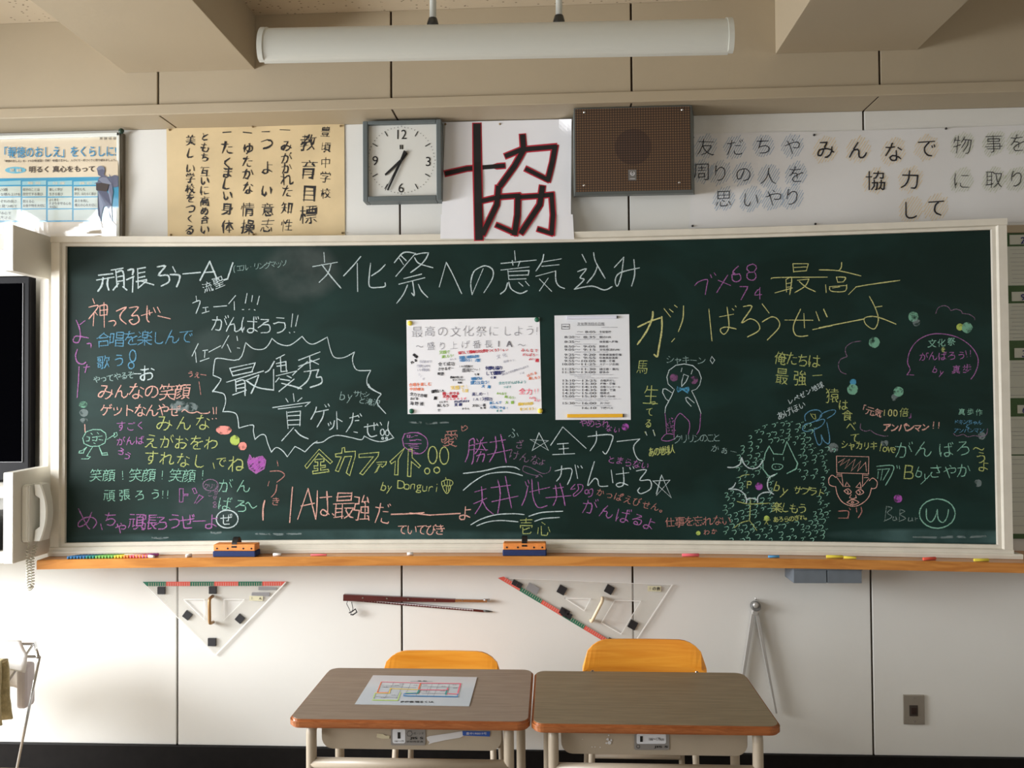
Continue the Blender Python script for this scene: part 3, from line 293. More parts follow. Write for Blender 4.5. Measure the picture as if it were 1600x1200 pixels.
29503:[[16,70,21,73,24,78],[51,16,41,15],[16,66,13,65,7,60],[73,14,67,16,62,21,61,26],[52,39,57,28,61,26],[21,47,17,45,11,38],[41,15,41,29],[48,39,47,36,42,33,41,29],[61,26,72,33],[41,29,29,27],[69,73,35,73],[30,63,72,63],[51,80,51,63],[48,39,68,40,69,51,67,53,37,53,36,41,48,39],[8,79,16,70,16,66,20,61,22,45,22,29,19,15,16,12,9,12,7,14]],
29699:[[70,55,64,45,58,42],[58,42,54,42],[58,42,64,29,72,20,73,20],[35,56,41,46],[32,24,47,37,52,38],[60,79,64,79,68,76],[7,51,24,51],[7,75,24,75],[73,66,33,66],[16,26,16,75],[52,79,52,54,54,45,52,41,52,16,51,13,49,12,42,12,39,14],[32,24,29,27,24,28,6,22]],
29983:[[73,15,8,15],[69,64,17,64],[40,79,40,15],[16,42,65,42],[9,53,18,66,20,78]],30000:[[69,18,11,18],[39,18,39,74],[69,47,11,47],[69,13,69,75,11,75,11,13]],30011:[[69,55,69,16],[11,75,69,75],[10,55,11,16,69,16],[39,29,39,60],[23,45,56,45],[56,45,56,29,24,29,23,60,56,60,56,45]],
30058:[[60,70,55,62,55,58],[24,58,24,64,20,69,20,74],[63,26,18,26],[40,38,40,15],[63,15,18,15],[40,76,40,45],[63,38,18,38],[13,74,41,76,60,79,64,78],[7,58,73,58],[74,41,67,41,60,45,49,52,47,57],[16,42,18,38,18,15],[6,40,9,39,16,42,32,53,33,57],[65,42,63,38,63,15]],
30331:[[28,14,29,21,27,24],[60,61,56,62],[60,61,62,56,73,50],[60,61,71,70],[5,50,7,49,16,54,20,58,21,62],[62,79,51,71],[25,62,21,62],[25,62,31,70,33,77,11,78],[25,62,29,58,51,58,56,62],[43,80,47,73,51,71],[21,62,12,69],[51,71,51,68,56,62],[52,31,59,32,59,47,20,47,20,31,52,31],[52,31,53,23,51,19,51,15],[73,14,7,14]],
30427:[[48,33,48,14],[52,81,59,79,61,77,61,72],[53,51,53,50],[24,43,30,44,32,46,33,58,14,60],[45,71,43,72],[32,33,32,14],[16,14,16,33,63,33,64,14],[73,14,7,14],[43,79,43,72,46,70,47,60,57,45,64,41,69,41,72,42,73,49],[39,43,42,42,51,48,53,51,60,57,64,64],[8,40,13,54,14,72,71,72]],
30446:[[16,19,64,19],[16,56,64,56],[16,38,64,38],[64,14,64,74,16,75,16,13]],30495:[[6,14,12,13,29,20],[19,55,61,55],[73,14,70,13,63,17,51,20],[19,46,61,46],[39,73,40,74],[19,38,61,38],[10,73,71,73],[73,27,7,27],[19,28,19,64,38,64,61,63,61,28],[38,64,38,71,40,74,39,80]],
30693:[[47,21,69,21],[22,36,26,35,35,24],[38,48,7,48],[69,16,69,73,47,73,47,15],[35,69,13,69],[14,79,13,69,7,59],[7,15,13,20,22,36,23,69]],31070:[[17,44,12,43,6,37],[20,67,20,75,16,80],[19,47,23,46,29,38],[71,34,37,34],[71,51,37,51],[54,12,54,79],[71,34,70,68,37,68,37,34],[18,12,17,46,26,61,27,66,7,67]],
31085:[[8,64,19,75,21,76],[28,14,31,12,39,13,40,36],[29,61,22,64],[22,80,21,76],[68,16,55,28],[20,52,24,52],[20,52,13,56],[20,52,17,47,7,42],[56,58,56,53],[56,58,66,70,67,75,46,75],[56,53,71,43,77,44],[56,53,52,49,28,49,24,52],[11,17,24,28],[44,78,49,64,54,58,56,58],[66,37,14,37],[21,76,36,74,33,65,29,61,24,52]],
31168:[[47,62,49,58,58,51,72,44],[29,40,29,33,24,22,17,16,10,14],[13,75,38,76,56,79,64,78],[40,48,40,77],[72,63,8,63],[47,15,50,13,61,14,64,21,65,31,50,31,49,41,17,41,14,45],[33,63,32,59,21,50,16,47,14,45,6,43]],
31227:[[28,36,28,41,25,45,23,47,18,48],[50,73,52,81],[57,51,56,44],[44,63,47,62,51,58],[19,57,18,56],[18,48,13,46,11,38,6,29,6,25],[49,32,56,25],[28,57,7,57],[19,12,19,76],[26,78,16,75,6,75],[32,13,44,16,55,21,56,25,60,26,68,33,71,42,70,44,53,44,40,34,37,33],[36,66,48,73,66,73,66,69,60,62,56,59,51,58,50,55,36,49,32,51]],
31243:[[6,29,14,45,19,47],[19,47,20,46],[30,38,26,44,20,46],[20,58,20,57],[49,57,69,57,69,76,40,77,40,58,49,57],[38,30,70,30],[55,45,55,15],[72,45,37,45],[29,58,7,58],[20,13,20,75],[33,14,74,14],[29,78,27,78,21,77,20,75,8,73]],
31354:[[39,40,39,16],[30,59,20,51,11,48],[68,50,49,60],[41,71,39,79],[71,15,9,15],[62,41,17,41],[71,60,70,70,9,70,9,58]],31379:[[33,67,30,67,20,60,11,56],[71,19,64,31],[48,52,53,51,56,48,56,44],[24,29,24,17,25,15,30,13,55,14,58,17,57,24],[46,24,38,34],[23,42,24,47,32,53],[13,29,9,18],[39,81,41,75],[66,57,49,66],[71,67,71,73,69,74,41,75,10,74,9,66],[19,42,62,43]],
31505:[[47,72,44,71,41,64],[47,72,48,81],[25,62,23,72],[60,56,60,64,56,71],[71,13,55,20,46,29,43,36],[36,37,38,37],[6,14,10,13,17,16,26,20,33,27,36,37,38,37,39,38,40,52],[37,72,16,73],[73,37,7,37],[47,72,72,72],[7,61,16,73,17,80],[66,56,60,56,58,55,40,52,14,51]],
31934:[[7,75,11,62],[16,53,17,53],[16,42,11,39,6,26,6,22],[30,77,28,75,24,61],[69,24,40,24],[27,33,23,42,16,45],[69,35,40,35],[7,53,26,53],[70,64,39,64],[36,74,72,74],[40,12,41,46,67,46,69,44,68,13,61,11,58,13],[54,79,54,56],[17,12,17,79],[35,55,74,55]],
32068:[[42,35,69,35],[42,56,69,56],[29,42,11,40],[11,40,12,45,18,51,20,57],[31,22,28,31],[7,14,9,29],[20,79,9,58,20,57],[21,16,20,24,20,29,21,31],[20,57,24,60,28,67],[73,14,35,14],[42,14,42,76,69,75,69,14],[32,38,28,50]],
32080:[[20,79,9,60,9,57,19,57],[7,15,8,28],[29,68,26,66,22,58,19,57],[11,40,11,45,17,51,19,57],[18,29,20,16],[30,20,26,31],[69,16,40,16],[69,16,68,38,40,38,40,16],[73,69,37,69],[54,80,54,51],[70,51,39,51],[30,38,27,50,24,51],[7,39,29,42]],
32097:[[7,15,9,29],[11,60,12,59],[57,52,56,52],[27,30,29,20],[12,59,11,59],[12,59,12,57,19,57],[11,40,27,41],[69,16,42,16],[42,36,69,36],[20,17,19,29],[72,41,56,52,44,66],[42,16,41,40],[48,73,68,72,68,67,57,52,42,42,41,40],[29,38,29,40,26,42,26,47,24,51],[26,67,24,62,20,57,19,57,17,51,11,45,11,40],[69,16,69,36,72,41],[20,79,10,63,11,59],[44,66,45,71,49,74,50,80]],
32102:[[69,59,64,54,44,54,40,58],[20,79,9,60,9,57,19,57],[7,15,9,29],[27,31,30,20],[11,40,28,42],[20,17,19,29],[69,16,40,16],[40,12,40,39,68,39,69,12],[73,56,63,65,58,73,54,76],[34,54,40,58,51,75,54,76],[30,38,26,50],[11,40,11,45,26,66]],
32654:[[73,15,69,13,55,19,46,26,43,33],[57,80,55,77,53,69],[36,33,38,33],[22,81,26,75,27,69],[40,46,39,45],[66,57,15,57],[11,69,69,69],[73,45,7,45],[10,33,72,33],[8,13,17,15,26,19,33,25,36,33,38,33,40,69]],
32724:[[17,33,18,34],[9,79,11,73],[56,31,66,40,71,42],[37,62,41,51],[62,51,58,63],[48,39,43,38,33,29],[22,65,26,79],[27,50,7,50],[6,33,28,33],[7,15,9,15,13,20,18,34,18,64],[29,64,6,64],[61,13,71,14,72,18,72,76,57,77],[38,14,48,14,49,17,49,76,35,77]],
32773:[[38,54,37,49,33,47,30,42],[63,28,24,28],[35,79,35,55],[24,40,24,15],[30,42,32,41,62,41,63,15,24,15],[58,68,56,70,14,70],[72,55,7,55],[6,35,30,42],[69,78,58,68,58,66,51,60,50,56]],
32854:[[13,69,34,69],[34,59,13,59],[34,50,34,49],[49,50,70,50,69,74,48,74,49,50],[13,48,13,78],[68,37,12,37],[40,37,40,14],[16,25,64,25],[38,78,7,78],[34,45,34,78],[7,47,34,49,42,51],[74,13,7,13]],
32946:[[61,25,19,25],[20,58,22,63,28,67,29,72],[61,36,19,36],[41,73,39,80],[52,73,52,68],[58,60,57,64,52,68],[47,12,60,12,61,15,60,47,19,47,19,12],[8,73,72,73],[16,57,64,59]],
34920:[[43,20,29,16,24,16],[23,35,18,34,9,29,6,30],[23,35,24,38,33,45,34,49],[23,35,24,16],[68,39,55,30],[69,73,11,73],[66,61,16,61],[40,79,40,50],[8,49,72,49],[43,49,43,45,47,36,51,31,55,30,56,26,71,16,74,17]],
35500:[[27,16,27,35,9,35,9,16],[27,46,10,46],[19,74,16,80],[76,24,73,21,73,16,72,14,62,13,60,16,60,43],[7,67,29,67],[67,79,63,69,63,64],[39,81,43,78,47,72,46,64],[27,56,10,56],[63,64,69,64,69,43,39,43,39,64,63,64],[47,43,43,24,36,15,30,14,28,16,9,16]],
35914:[[27,27,28,13],[72,47,8,47],[27,27,61,27,62,38,19,38,18,27,27,27],[15,65,65,65],[31,75,15,74,15,56,65,56,65,73,64,75,31,75],[31,81,31,56],[48,81,48,56],[73,13,7,13],[54,27,54,20,51,14]],
36062:[[18,38,64,38],[18,30,64,30],[40,72,40,79],[18,80,22,77,23,72],[7,14,12,12,32,17],[73,13,69,12,60,16,49,17],[61,80,58,73],[42,54,58,54,59,62,57,64,22,63,22,54,42,54],[64,38,64,45,62,47,19,47,18,23,62,22,64,24,64,38],[71,63,71,70,69,72,58,73,11,72,10,63]],
36523:[[70,51,64,44,59,42],[20,60,59,60],[20,48,59,48],[50,35,48,30,36,23,19,16,8,13],[37,73,38,80],[58,35,9,36],[43,14,56,13,59,16,58,73,20,73,20,36]],36796:[[15,74,16,74],[11,20,14,23,18,24],[76,19,73,16,44,15,30,17,18,24],[72,29,61,38,53,59,49,61],[18,24,18,48,7,49],[40,82,40,78,48,69,49,61],[29,29,36,34,41,42,49,61]],
36899:[[7,15,11,20,17,22],[77,17,71,14,33,14,17,22],[17,22,17,52,7,53],[12,78,16,71],[73,31,26,31],[31,52,68,52],[71,73,27,73],[68,52,67,42,31,42,31,63,67,63,68,52],[49,79,49,23]],
37096:[[23,81,26,71],[11,16,39,16],[11,16,11,37,38,37,39,16],[32,50,37,64],[12,65,16,64,19,56],[61,24,69,24,71,27,72,31,71,41,64,52,71,75,53,76,53,12],[41,71,9,71],[7,49,43,49]],
37326:[[60,61,69,71,69,76,46,76],[46,14,47,12,55,12,57,14,58,51],[37,35,8,35],[69,36,73,45,73,51,45,51],[38,63,8,63],[38,63,37,77,8,76,9,49,38,49,38,63],[23,77,23,19],[7,16,40,20],[49,65,60,61,61,58,64,56,65,51]],
37329:[[24,23,20,32],[60,32,54,21],[39,56,39,15],[71,15,8,15],[68,40,12,40],[61,60,58,56,39,56,21,56,20,60],[73,57,71,56,61,60,59,64,40,77],[7,56,20,60,20,62,40,77]],37504:[[8,64,9,66,21,77],[27,27,29,37],[21,77,28,72],[71,37,61,31],[70,62,42,62],[9,37,12,26],[8,64,12,60,28,60],[20,60,20,19],[7,46,31,46],[42,47,70,47,70,76,42,77,42,16,47,16,56,19],[7,16,30,20],[54,47,56,36,58,33,61,31,62,25,71,16,73,16]],
38263:[[63,65,21,65],[20,42,21,42],[63,54,21,54],[45,23,40,19,28,16,20,16],[53,25,49,26,43,32,40,42],[53,25,53,23,56,20,65,16,70,14,77,16],[53,25,67,35,71,35],[20,16,21,78,64,78],[7,42,73,42]],
38281:[[70,66,47,66],[10,66,33,66],[36,16,38,14,45,16,45,36,43,37],[43,39,45,40],[10,13,10,76,11,78,32,78,33,76,33,55,10,55],[58,13,68,13,70,16,70,76,69,78,47,77,47,54,70,54],[23,40,58,40],[22,20,32,26,43,37,43,39,45,40,45,47]],
38283:[[70,66,47,66],[10,66,33,66],[48,45,48,14],[60,13,69,13,70,16,70,76,69,78,47,77,47,55,70,55],[10,12,10,77,32,78,33,76,33,55,10,55],[23,45,57,45],[21,31,59,31],[31,45,30,23,27,17,23,14]],
38597:[[7,19,7,21,17,33,24,48],[27,48,29,50],[73,17,45,17],[71,33,45,33],[46,66,73,65],[72,49,45,49],[33,76,9,76],[60,79,62,73,61,17],[45,12,44,64,49,79],[29,76,29,50,27,48,29,46,29,19,28,15,18,14],[11,67,10,50,23,50,24,48,35,50,39,58,44,60]],
38640:[[74,32,71,31,65,34,61,34],[29,51,16,51],[51,44,61,37,61,34],[30,59,17,59],[34,31,33,25,25,18,17,14,11,13],[64,51,49,51],[63,59,49,59],[9,57,9,68,70,68,71,57],[40,78,40,49],[19,35,21,31,59,31],[66,78,14,78],[7,31,19,35,19,37,28,44],[43,12,49,11,56,15,58,29,61,34]],
38738:[[61,24,19,24],[19,35,61,35],[13,75,68,75],[16,65,64,65],[47,13,51,11,60,12,61,15,61,45,19,45,19,12],[40,79,40,56],[7,55,73,55]],38915:[[28,14,31,13,44,20],[70,51,38,51],[29,58,13,58],[77,13,73,13,68,17,61,20],[38,39,70,39],[13,29,30,34],[51,64,53,76],[13,29,13,77],[51,64,70,63,69,27,38,28,38,64,51,64],[72,77,34,77]],
38929:[[7,19,11,30,13,57],[10,77,30,77],[56,76,54,64],[42,51,71,51],[26,25,34,28],[26,25,26,57],[64,20,73,13,76,13],[42,39,71,39],[48,20,37,13,32,13],[54,64,71,63,70,27,42,28,42,64,54,64],[7,57,33,57],[73,77,39,77]],
38996:[[45,39,72,39],[29,35,17,29],[22,80,24,73],[16,72,16,68,14,66,15,56],[56,64,58,77],[29,56,31,65,30,72],[31,49,17,42],[16,14,25,18,35,27],[53,20,50,20,43,15,38,13],[64,20,73,15],[45,51,72,51],[56,64,72,63,71,27,45,28,45,64,56,64],[6,15,5,17,7,19,9,36,9,56,36,56],[7,72,37,72,42,77,73,77]],
39135:[[38,66,41,60],[64,33,64,31,55,25,54,23],[60,47,20,47],[21,61,21,60],[60,62,60,35],[4,59,10,58,18,61,21,61,23,59,60,59],[73,59,60,62,57,66,51,69,42,78,38,77,30,69,23,65,20,60,20,15,27,15,41,18],[64,33,60,35,20,35],[39,29,54,23,56,20,66,14]],
39208:[[57,71,57,76,55,80],[29,47,11,47],[11,17,27,22],[21,58,20,65],[38,68,32,68,20,78],[38,68,38,64],[44,32,69,32,69,16],[7,66,10,68,17,77,20,78],[44,16,69,16],[72,64,72,71,38,71,38,68],[45,44,65,44,65,59,44,59,44,16],[11,35,29,35,29,57,11,57,11,17],[26,28,27,22,29,22,31,16]],
39340:[[9,16,13,27,16,30],[58,23,54,30],[25,27,27,27,29,16],[38,29,42,26,44,19],[64,63,16,63],[16,51,64,51],[41,38,41,77],[56,13,65,12,69,16,71,38,17,38,16,77,66,77]],39640:[[25,20,53,20,54,31,52,33,26,33,25,20],[39,80,40,73],[58,14,61,12,69,13,69,42,11,42,11,12],[39,63,59,63,60,62,60,52,20,51,20,61,21,63,39,63],[7,72,72,72]],
40658:[[15,22,11,15],[73,13,65,22,63,23],[30,20,31,14],[50,14,47,20],[67,42,14,42],[16,65,64,65],[40,31,40,78],[40,78,16,78,16,53,64,52,64,77,40,78],[7,30,73,30]],65292:[[23,26,22,18,14,11]],
}
def glyph(c):
    return [[(n[i], n[i+1]) for i in range(0, len(n), 2)] for n in FONT.get(ord(c), [])]
def text_lines(t, x0, y0, x1, y1, size, asp=1.0, jit=1.0, up=False):
    """polylines in frame pixels for t, centre of first character at x0,y0 and of the last at x1,y1"""
    n = max(1, len(t)-1); ang = math.atan2(y1-y0, x1-x0) if (len(t) > 1 and abs(x1-x0) > abs(y1-y0)*.6 and not up) else 0
    L = []; s0 = size/74
    for i, c in enumerate(t):
        if c in ' \u3000': continue
        g = glyph(c)
        if not g: continue
        f = i/n if len(t) > 1 else 0; cx = x0+(x1-x0)*f; cy = y0+(y1-y0)*f
        a = ang+rnd.uniform(-.05, .05)*jit; s = s0*(1+rnd.uniform(-.07, .07)*jit); sh = rnd.uniform(-.02, .12)*jit
        cx += rnd.uniform(-.03, .03)*size*jit; cy += rnd.uniform(-.05, .05)*size*jit
        if ord(c) < 128: xs = [p[0] for l in g for p in l]; mx = (min(xs)+max(xs))/2; my = 42
        else: mx, my = 40, 46
        for l in g:
            q = []
            for (px, py) in l:
                X = (px-mx)*s*asp + (py-my)*s*sh; Y = -(py-my)*s
                X += rnd.uniform(-1, 1)*.018*size*jit; Y += rnd.uniform(-1, 1)*.018*size*jit
                q.append((cx+X*math.cos(a)-Y*math.sin(a), cy+X*math.sin(a)+Y*math.cos(a)))
            L.append(q)
    return L
CROP = {'A': (0, 360, 5.0), 'B': (100, 600, 4.616), 'C': (300, 380, 4.706), 'D': (320, 600, 4.615), 'E': (620, 380, 4.103),
        'F': (640, 640, 3.81), 'G': (980, 380, 5.0), 'H': (980, 600, 4.616), 'I': (1280, 380, 5.0), 'J': (1280, 600, 4.0),
        'K': (590, 380, 6.667), 'L': (1000, 540, 7.5), 'M': (1130, 640, 5.714), 'Q': (400, 0, 3.158), 'R': (1200, 0, 3.158), 'P': (0, 0, 1.0),
        'S': (0, 180, 6.0), 'N': (770, 890, 5.517)}
def traced(code, s):
    ox, oy, k = CROP[code]; o = []
    for l in s.split(';'):
        o.append([(ox+float(a)/k, oy+float(b)/k) for a, b in (p.split(',') for p in l.split())])
    return o
def smooth(l, closed=False, sub=4):
    if len(l) < 3: return l
    o = []; n = len(l)
    for i in range(n-1):
        a, b, c, d = l[max(i-1, 0)], l[i], l[i+1], l[min(i+2, n-1)]
        if closed and i == 0: a = l[-2]
        if closed and i == n-2: d = l[1]
        for k in range(sub):
            t = k/sub
            o.append(tuple(.5*((2*b[j])+(-a[j]+c[j])*t+(2*a[j]-5*b[j]+4*c[j]-d[j])*t*t+(-a[j]+3*b[j]-3*c[j]+d[j])*t**3) for j in (0, 1)))
    o.append(l[-1]); return o
def circle(cx, cy, rx, ry=None, a0=0, a1=360, n=20):
    ry = ry or rx
    return [(cx+rx*math.cos(math.radians(a0+(a1-a0)*k/n)), cy+ry*math.sin(math.radians(a0+(a1-a0)*k/n))) for k in range(n+1)]
LIFT = [0]
def strokes(name, lines, wpx, mp, m, parent, e=.0008, taper=.25, jw=.2):
    """flat strokes lying on a surface; mp maps frame pixels to the surface"""
    vs, fs = [], []; LIFT[0] += 1; e = e + (LIFT[0] % 12)*.00007
    for l in lines:
        l = [l[0]]+[b for a, b in zip(l, l[1:]) if abs(a[0]-b[0])+abs(a[1]-b[1]) > .05]
        if len(l) == 1: l = [l[0], (l[0][0]+wpx*.7, l[0][1]+wpx*.5)]
        d0 = Vector(l[1])-Vector(l[0]); d0.normalize(); d1 = Vector(l[-1])-Vector(l[-2]); d1.normalize()
        l = [tuple(Vector(l[0])-d0*wpx*.35)]+l[1:-1]+[tuple(Vector(l[-1])+d1*wpx*.35)]
        b = len(vs); n = len(l)
        for i, p in enumerate(l):
            a = Vector(l[max(i-1, 0)]); c = Vector(l[min(i+1, n-1)]); q = Vector(p)
            t1 = (q-a); t2 = (c-q); t1 = t1.normalized() if t1.length > 1e-6 else t2.normalized(); t2 = t2.normalized() if t2.length > 1e-6 else t1
            t = t1+t2
            t = t.normalized() if t.length > .3 else t2
            nn = Vector((-t.y, t.x)); k = 1/max(.6, nn.dot(Vector((-t2.y, t2.x))))
            hw = wpx/2*k*(1+rnd.uniform(-jw, jw))*(1-taper if i in (0, n-1) else 1)
            vs.append(mp(q.x+nn.x*hw, q.y+nn.y*hw, e)); vs.append(mp(q.x-nn.x*hw, q.y-nn.y*hw, e))
        for i in range(n-1): fs.append((b+2*i, b+2*i+1, b+2*i+3, b+2*i+2))
    return meshobj(name, vs, fs, m, parent)
def blob(name, outline, mp, m, parent, e=.0006):
    LIFT[0] += 1; e = e+(LIFT[0] % 12)*.00007
    vs = [mp(x, y, e) for x, y in outline]; return meshobj(name, vs, [tuple(range(len(vs)))], m, parent)
def grid_patch(name, quad, mp, m, parent=None, nx=1, ny=1, e=0.0, bend=None, thick=0):
    """sheet over the pixel quad (tl, tr, br, bl)"""
    vs = []; tl, tr, br, bl = [Vector(q) for q in quad]
    for j in range(ny+1):
        for i in range(nx+1):
            u, v = i/nx, j/ny; p = (tl*(1-u)+tr*u)*(1-v)+(bl*(1-u)+br*u)*v
            vs.append(mp(p.x, p.y, e+(bend(u, v) if bend else 0)))
    fs = [(j*(nx+1)+i, (j+1)*(nx+1)+i, (j+1)*(nx+1)+i+1, j*(nx+1)+i+1) for j in range(ny) for i in range(nx)]
    o = meshobj(name, vs, fs, m, parent)
    if thick: s = o.modifiers.new('t', 'SOLIDIFY'); s.thickness = thick; s.offset = -1
    return o
_fc = bpy.data.curves.new('tmp', 'FONT'); _fo = bpy.data.objects.new('tmp', _fc)
def printed(name, t, x0, y0, x1, y1, mp, m, parent, bold=0.0, e=.0008, skew=0.0):
    """printed lettering filling the pixel box x0..x1 (baseline slope skew), y0 top, y1 bottom"""
    C.objects.link(_fo); _fc.body = t; _fc.offset = bold; _fc.resolution_u = 3
    dg = bpy.context.evaluated_depsgraph_get(); dg.update()
    me = bpy.data.meshes.new_from_object(_fo.evaluated_get(dg)); C.objects.unlink(_fo)
    xs = [v.co.x for v in me.vertices]; ys = [v.co.y for v in me.vertices]
    a, b, c, d = min(xs), max(xs), min(ys), max(ys)
    LIFT[0] += 1; e = e+(LIFT[0] % 12)*.00005
    for v in me.vertices:
        u = (v.co.x-a)/(b-a); q = (v.co.y-c)/max(1e-6, d-c)
        v.co = mp(x0+(x1-x0)*u, y1+(y0-y1)*q+skew*(x1-x0)*u, e)
    me.materials.clear(); me.name = name
    return link_mesh(name, me, m, parent)

# ---------------------------------------------------------------- materials
WALL = mat('wall_paint', srgb(221, 220, 215), .55, noise=.025, nscale=2, bump=.15, bscale=60)
WALL_UP = mat('upper_wall_paint', srgb(174, 160, 136), .6, noise=.03, nscale=2, bump=.15, bscale=60)
GROOVE = mat('joint_gap', srgb(70, 58, 48), .9)
BLACKB = mat('black_baseboard', srgb(14, 12, 12), .5, spec=.2, noise=.4, nscale=30)
CREAM = mat('cream_painted_wood', srgb(214, 208, 194), .4, noise=.05, nscale=14, bump=.2, bscale=40)
WHITEP = mat('white_painted_steel', srgb(220, 216, 206), .4, noise=.02)
LAMPW = mat('lamp_white_enamel', srgb(206, 207, 199), .35)
DGREY = mat('dark_grey_metal', srgb(70, 70, 68), .4, .6)
CHROME = mat('chrome', srgb(200, 200, 200), .2, 1)
ALU = mat('aluminium', srgb(186, 184, 180), .4, .45)
PAPER = mat('white_paper', srgb(236, 236, 240), .8, noise=.015, nscale=4)
BEIGE = mat('beige_steel_paint', srgb(176, 163, 144), .4, noise=.05, nscale=10)
INK = mat('black_ink', srgb(18, 17, 18), .6)
REDINK = mat('red_ink', srgb(190, 40, 60), .6)
PLASTICK = mat('black_plastic', srgb(14, 14, 15), .35)
def wood(name, c1, c2, rough=.35, scale=(1, 12, 12), ns=3.0, coat=.3):
    m = bpy.data.materials.new(name); m.use_nodes = True; nt = m.node_tree; n = nt.nodes; b = n['Principled BSDF']
    tc = n.new('ShaderNodeTexCoord'); mp = n.new('ShaderNodeMapping'); mp.inputs['Scale'].default_value = scale
    t = n.new('ShaderNodeTexNoise'); t.inputs['Scale'].default_value = ns; t.inputs['Detail'].default_value = 8; t.inputs['Distortion'].default_value = 1.2
    r = n.new('ShaderNodeValToRGB'); r.color_ramp.elements[0].position = .35; r.color_ramp.elements[1].position = .65
    r.color_ramp.elements[0].color = c1; r.color_ramp.elements[1].color = c2
    nt.links.new(tc.outputs['Object'], mp.inputs[0]); nt.links.new(mp.outputs[0], t.inputs[0]); nt.links.new(t.outputs[0], r.inputs[0])
    nt.links.new(r.outputs[0], b.inputs['Base Color']); b.inputs['Roughness'].default_value = rough; b.inputs['Coat Weight'].default_value = coat
    b.inputs['Coat Roughness'].default_value = .2
    return m
LEDGE = wood('varnished_ledge_wood', srgb(178, 112, 48), srgb(205, 140, 68))
ORANGEW = wood('chair_plywood', srgb(236, 148, 42), srgb(248, 170, 62), .3, (2, 8, 25), 2)
EDGEW = wood('desk_edge_wood', srgb(146, 82, 42), srgb(172, 104, 58), .25, (3, 3, 30), 6, .6)
LAMIN = wood('brown_grey_laminate', srgb(134, 118, 104), srgb(152, 136, 120), .38, (2, 40, 10), 3, .15)
LAMIN2 = wood('olive_brown_laminate', srgb(122, 108, 86), srgb(142, 127, 102), .38, (2, 40, 10), 3, .15)
FLOORM = wood('wood_floor', srgb(118, 104, 86), srgb(142, 126, 106), .4, (1, 10, 1), 3, .1)
# ceiling board with little pits
CEILM = mat('acoustic_ceiling_board', srgb(214, 202, 180), .85)
nt = CEILM.node_tree; n = nt.nodes; tc = n.new('ShaderNodeTexCoord'); mp_ = n.new('ShaderNodeMapping'); mp_.inputs['Scale'].default_value = (1, 1.6, 1)
vo = n.new('ShaderNodeTexVoronoi'); vo.inputs['Scale'].default_value = 38; vo.inputs['Randomness'].default_value = 1
rp = n.new('ShaderNodeValToRGB'); rp.color_ramp.elements[0].position = .12; rp.color_ramp.elements[1].position = .2
rp.color_ramp.elements[0].color = srgb(110, 96, 78); rp.color_ramp.elements[1].color = srgb(196, 182, 158)
nt.links.new(tc.outputs['Object'], mp_.inputs[0]); nt.links.new(mp_.outputs[0], vo.inputs[0]); nt.links.new(vo.outputs[0], rp.inputs[0]); nt.links.new(rp.outputs[0], n['Principled BSDF'].inputs['Base Color'])
# chalkboard: dark green enamel with wiped chalk dust
BOARD = mat('green_chalkboard', srgb(20, 44, 40), .55)
nt = BOARD.node_tree; n = nt.nodes; b = n['Principled BSDF']; b.inputs['Specular IOR Level'].default_value = .25
tc = n.new('ShaderNodeTexCoord'); mp_ = n.new('ShaderNodeMapping'); mp_.inputs['Scale'].default_value = (1, 1, 2.2)
t1 = n.new('ShaderNodeTexNoise'); t1.inputs['Scale'].default_value = 2.1; t1.inputs['Detail'].default_value = 5; t1.inputs['Distortion'].default_value = .8
rp = n.new('ShaderNodeValToRGB'); rp.color_ramp.elements[0].position = .42; rp.color_ramp.elements[1].position = .78
rp.color_ramp.elements[0].color = srgb(4, 32, 27); rp.color_ramp.elements[1].color = srgb(18, 49, 45)
nt.links.new(tc.outputs['Object'], mp_.inputs[0]); nt.links.new(mp_.outputs[0], t1.inputs[0]); nt.links.new(t1.outputs[0], rp.inputs[0])
def dust(prev, cx, cz, rx, rz, amt, col, nsc):
    '''a wiped patch of chalk dust with its own soft outline on the board'''
    m = n.new('ShaderNodeMapping'); m.vector_type = 'POINT'; m.inputs['Location'].default_value = (-cx/rx, 0, -cz/rz); m.inputs['Scale'].default_value = (1/rx, 0, 1/rz)
    g = n.new('ShaderNodeTexGradient'); g.gradient_type = 'SPHERICAL'; nz = n.new('ShaderNodeTexNoise'); nz.inputs['Scale'].default_value = nsc; nz.inputs['Detail'].default_value = 4
    a = n.new('ShaderNodeMapRange'); a.inputs['From Min'].default_value = 0; a.inputs['From Max'].default_value = .35
    c = n.new('ShaderNodeMapRange'); c.inputs['From Min'].default_value = .35; c.inputs['From Max'].default_value = .65; c.inputs['To Min'].default_value = .15; c.inputs['To Max'].default_value = amt
    k = n.new('ShaderNodeMath'); k.operation = 'MULTIPLY'; mx = n.new('ShaderNodeMixRGB'); mx.inputs[2].default_value = col
    L = nt.links.new; L(tc.outputs['Object'], m.inputs[0]); L(m.outputs[0], g.inputs[0]); L(g.outputs[1], a.inputs[0]); L(tc.outputs['Object'], nz.inputs[0]); L(nz.outputs[0], c.inputs[0])
    L(a.outputs[0], k.inputs[0]); L(c.outputs[0], k.inputs[1]); L(k.outputs[0], mx.inputs[0]); L(prev, mx.inputs[1]); return mx.outputs[0]
_z = H0-.536
_p = atB(468, 425); _c = dust(rp.outputs[0], _p.x, _p.z-_z, .17, .13, .55, srgb(74, 82, 80), 9)
_p = atB(345, 545); _c = dust(_c, _p.x, _p.z-_z, .14, .10, .4, srgb(60, 74, 72), 9)
_p = atB(325, 790); _c = dust(_c, _p.x, _p.z-_z, .16, .10, .4, srgb(60, 74, 76), 9)
_p = atB(500, 838); _c = dust(_c, _p.x, _p.z-_z, 1.0, .03, .5, srgb(70, 100, 100), 6)
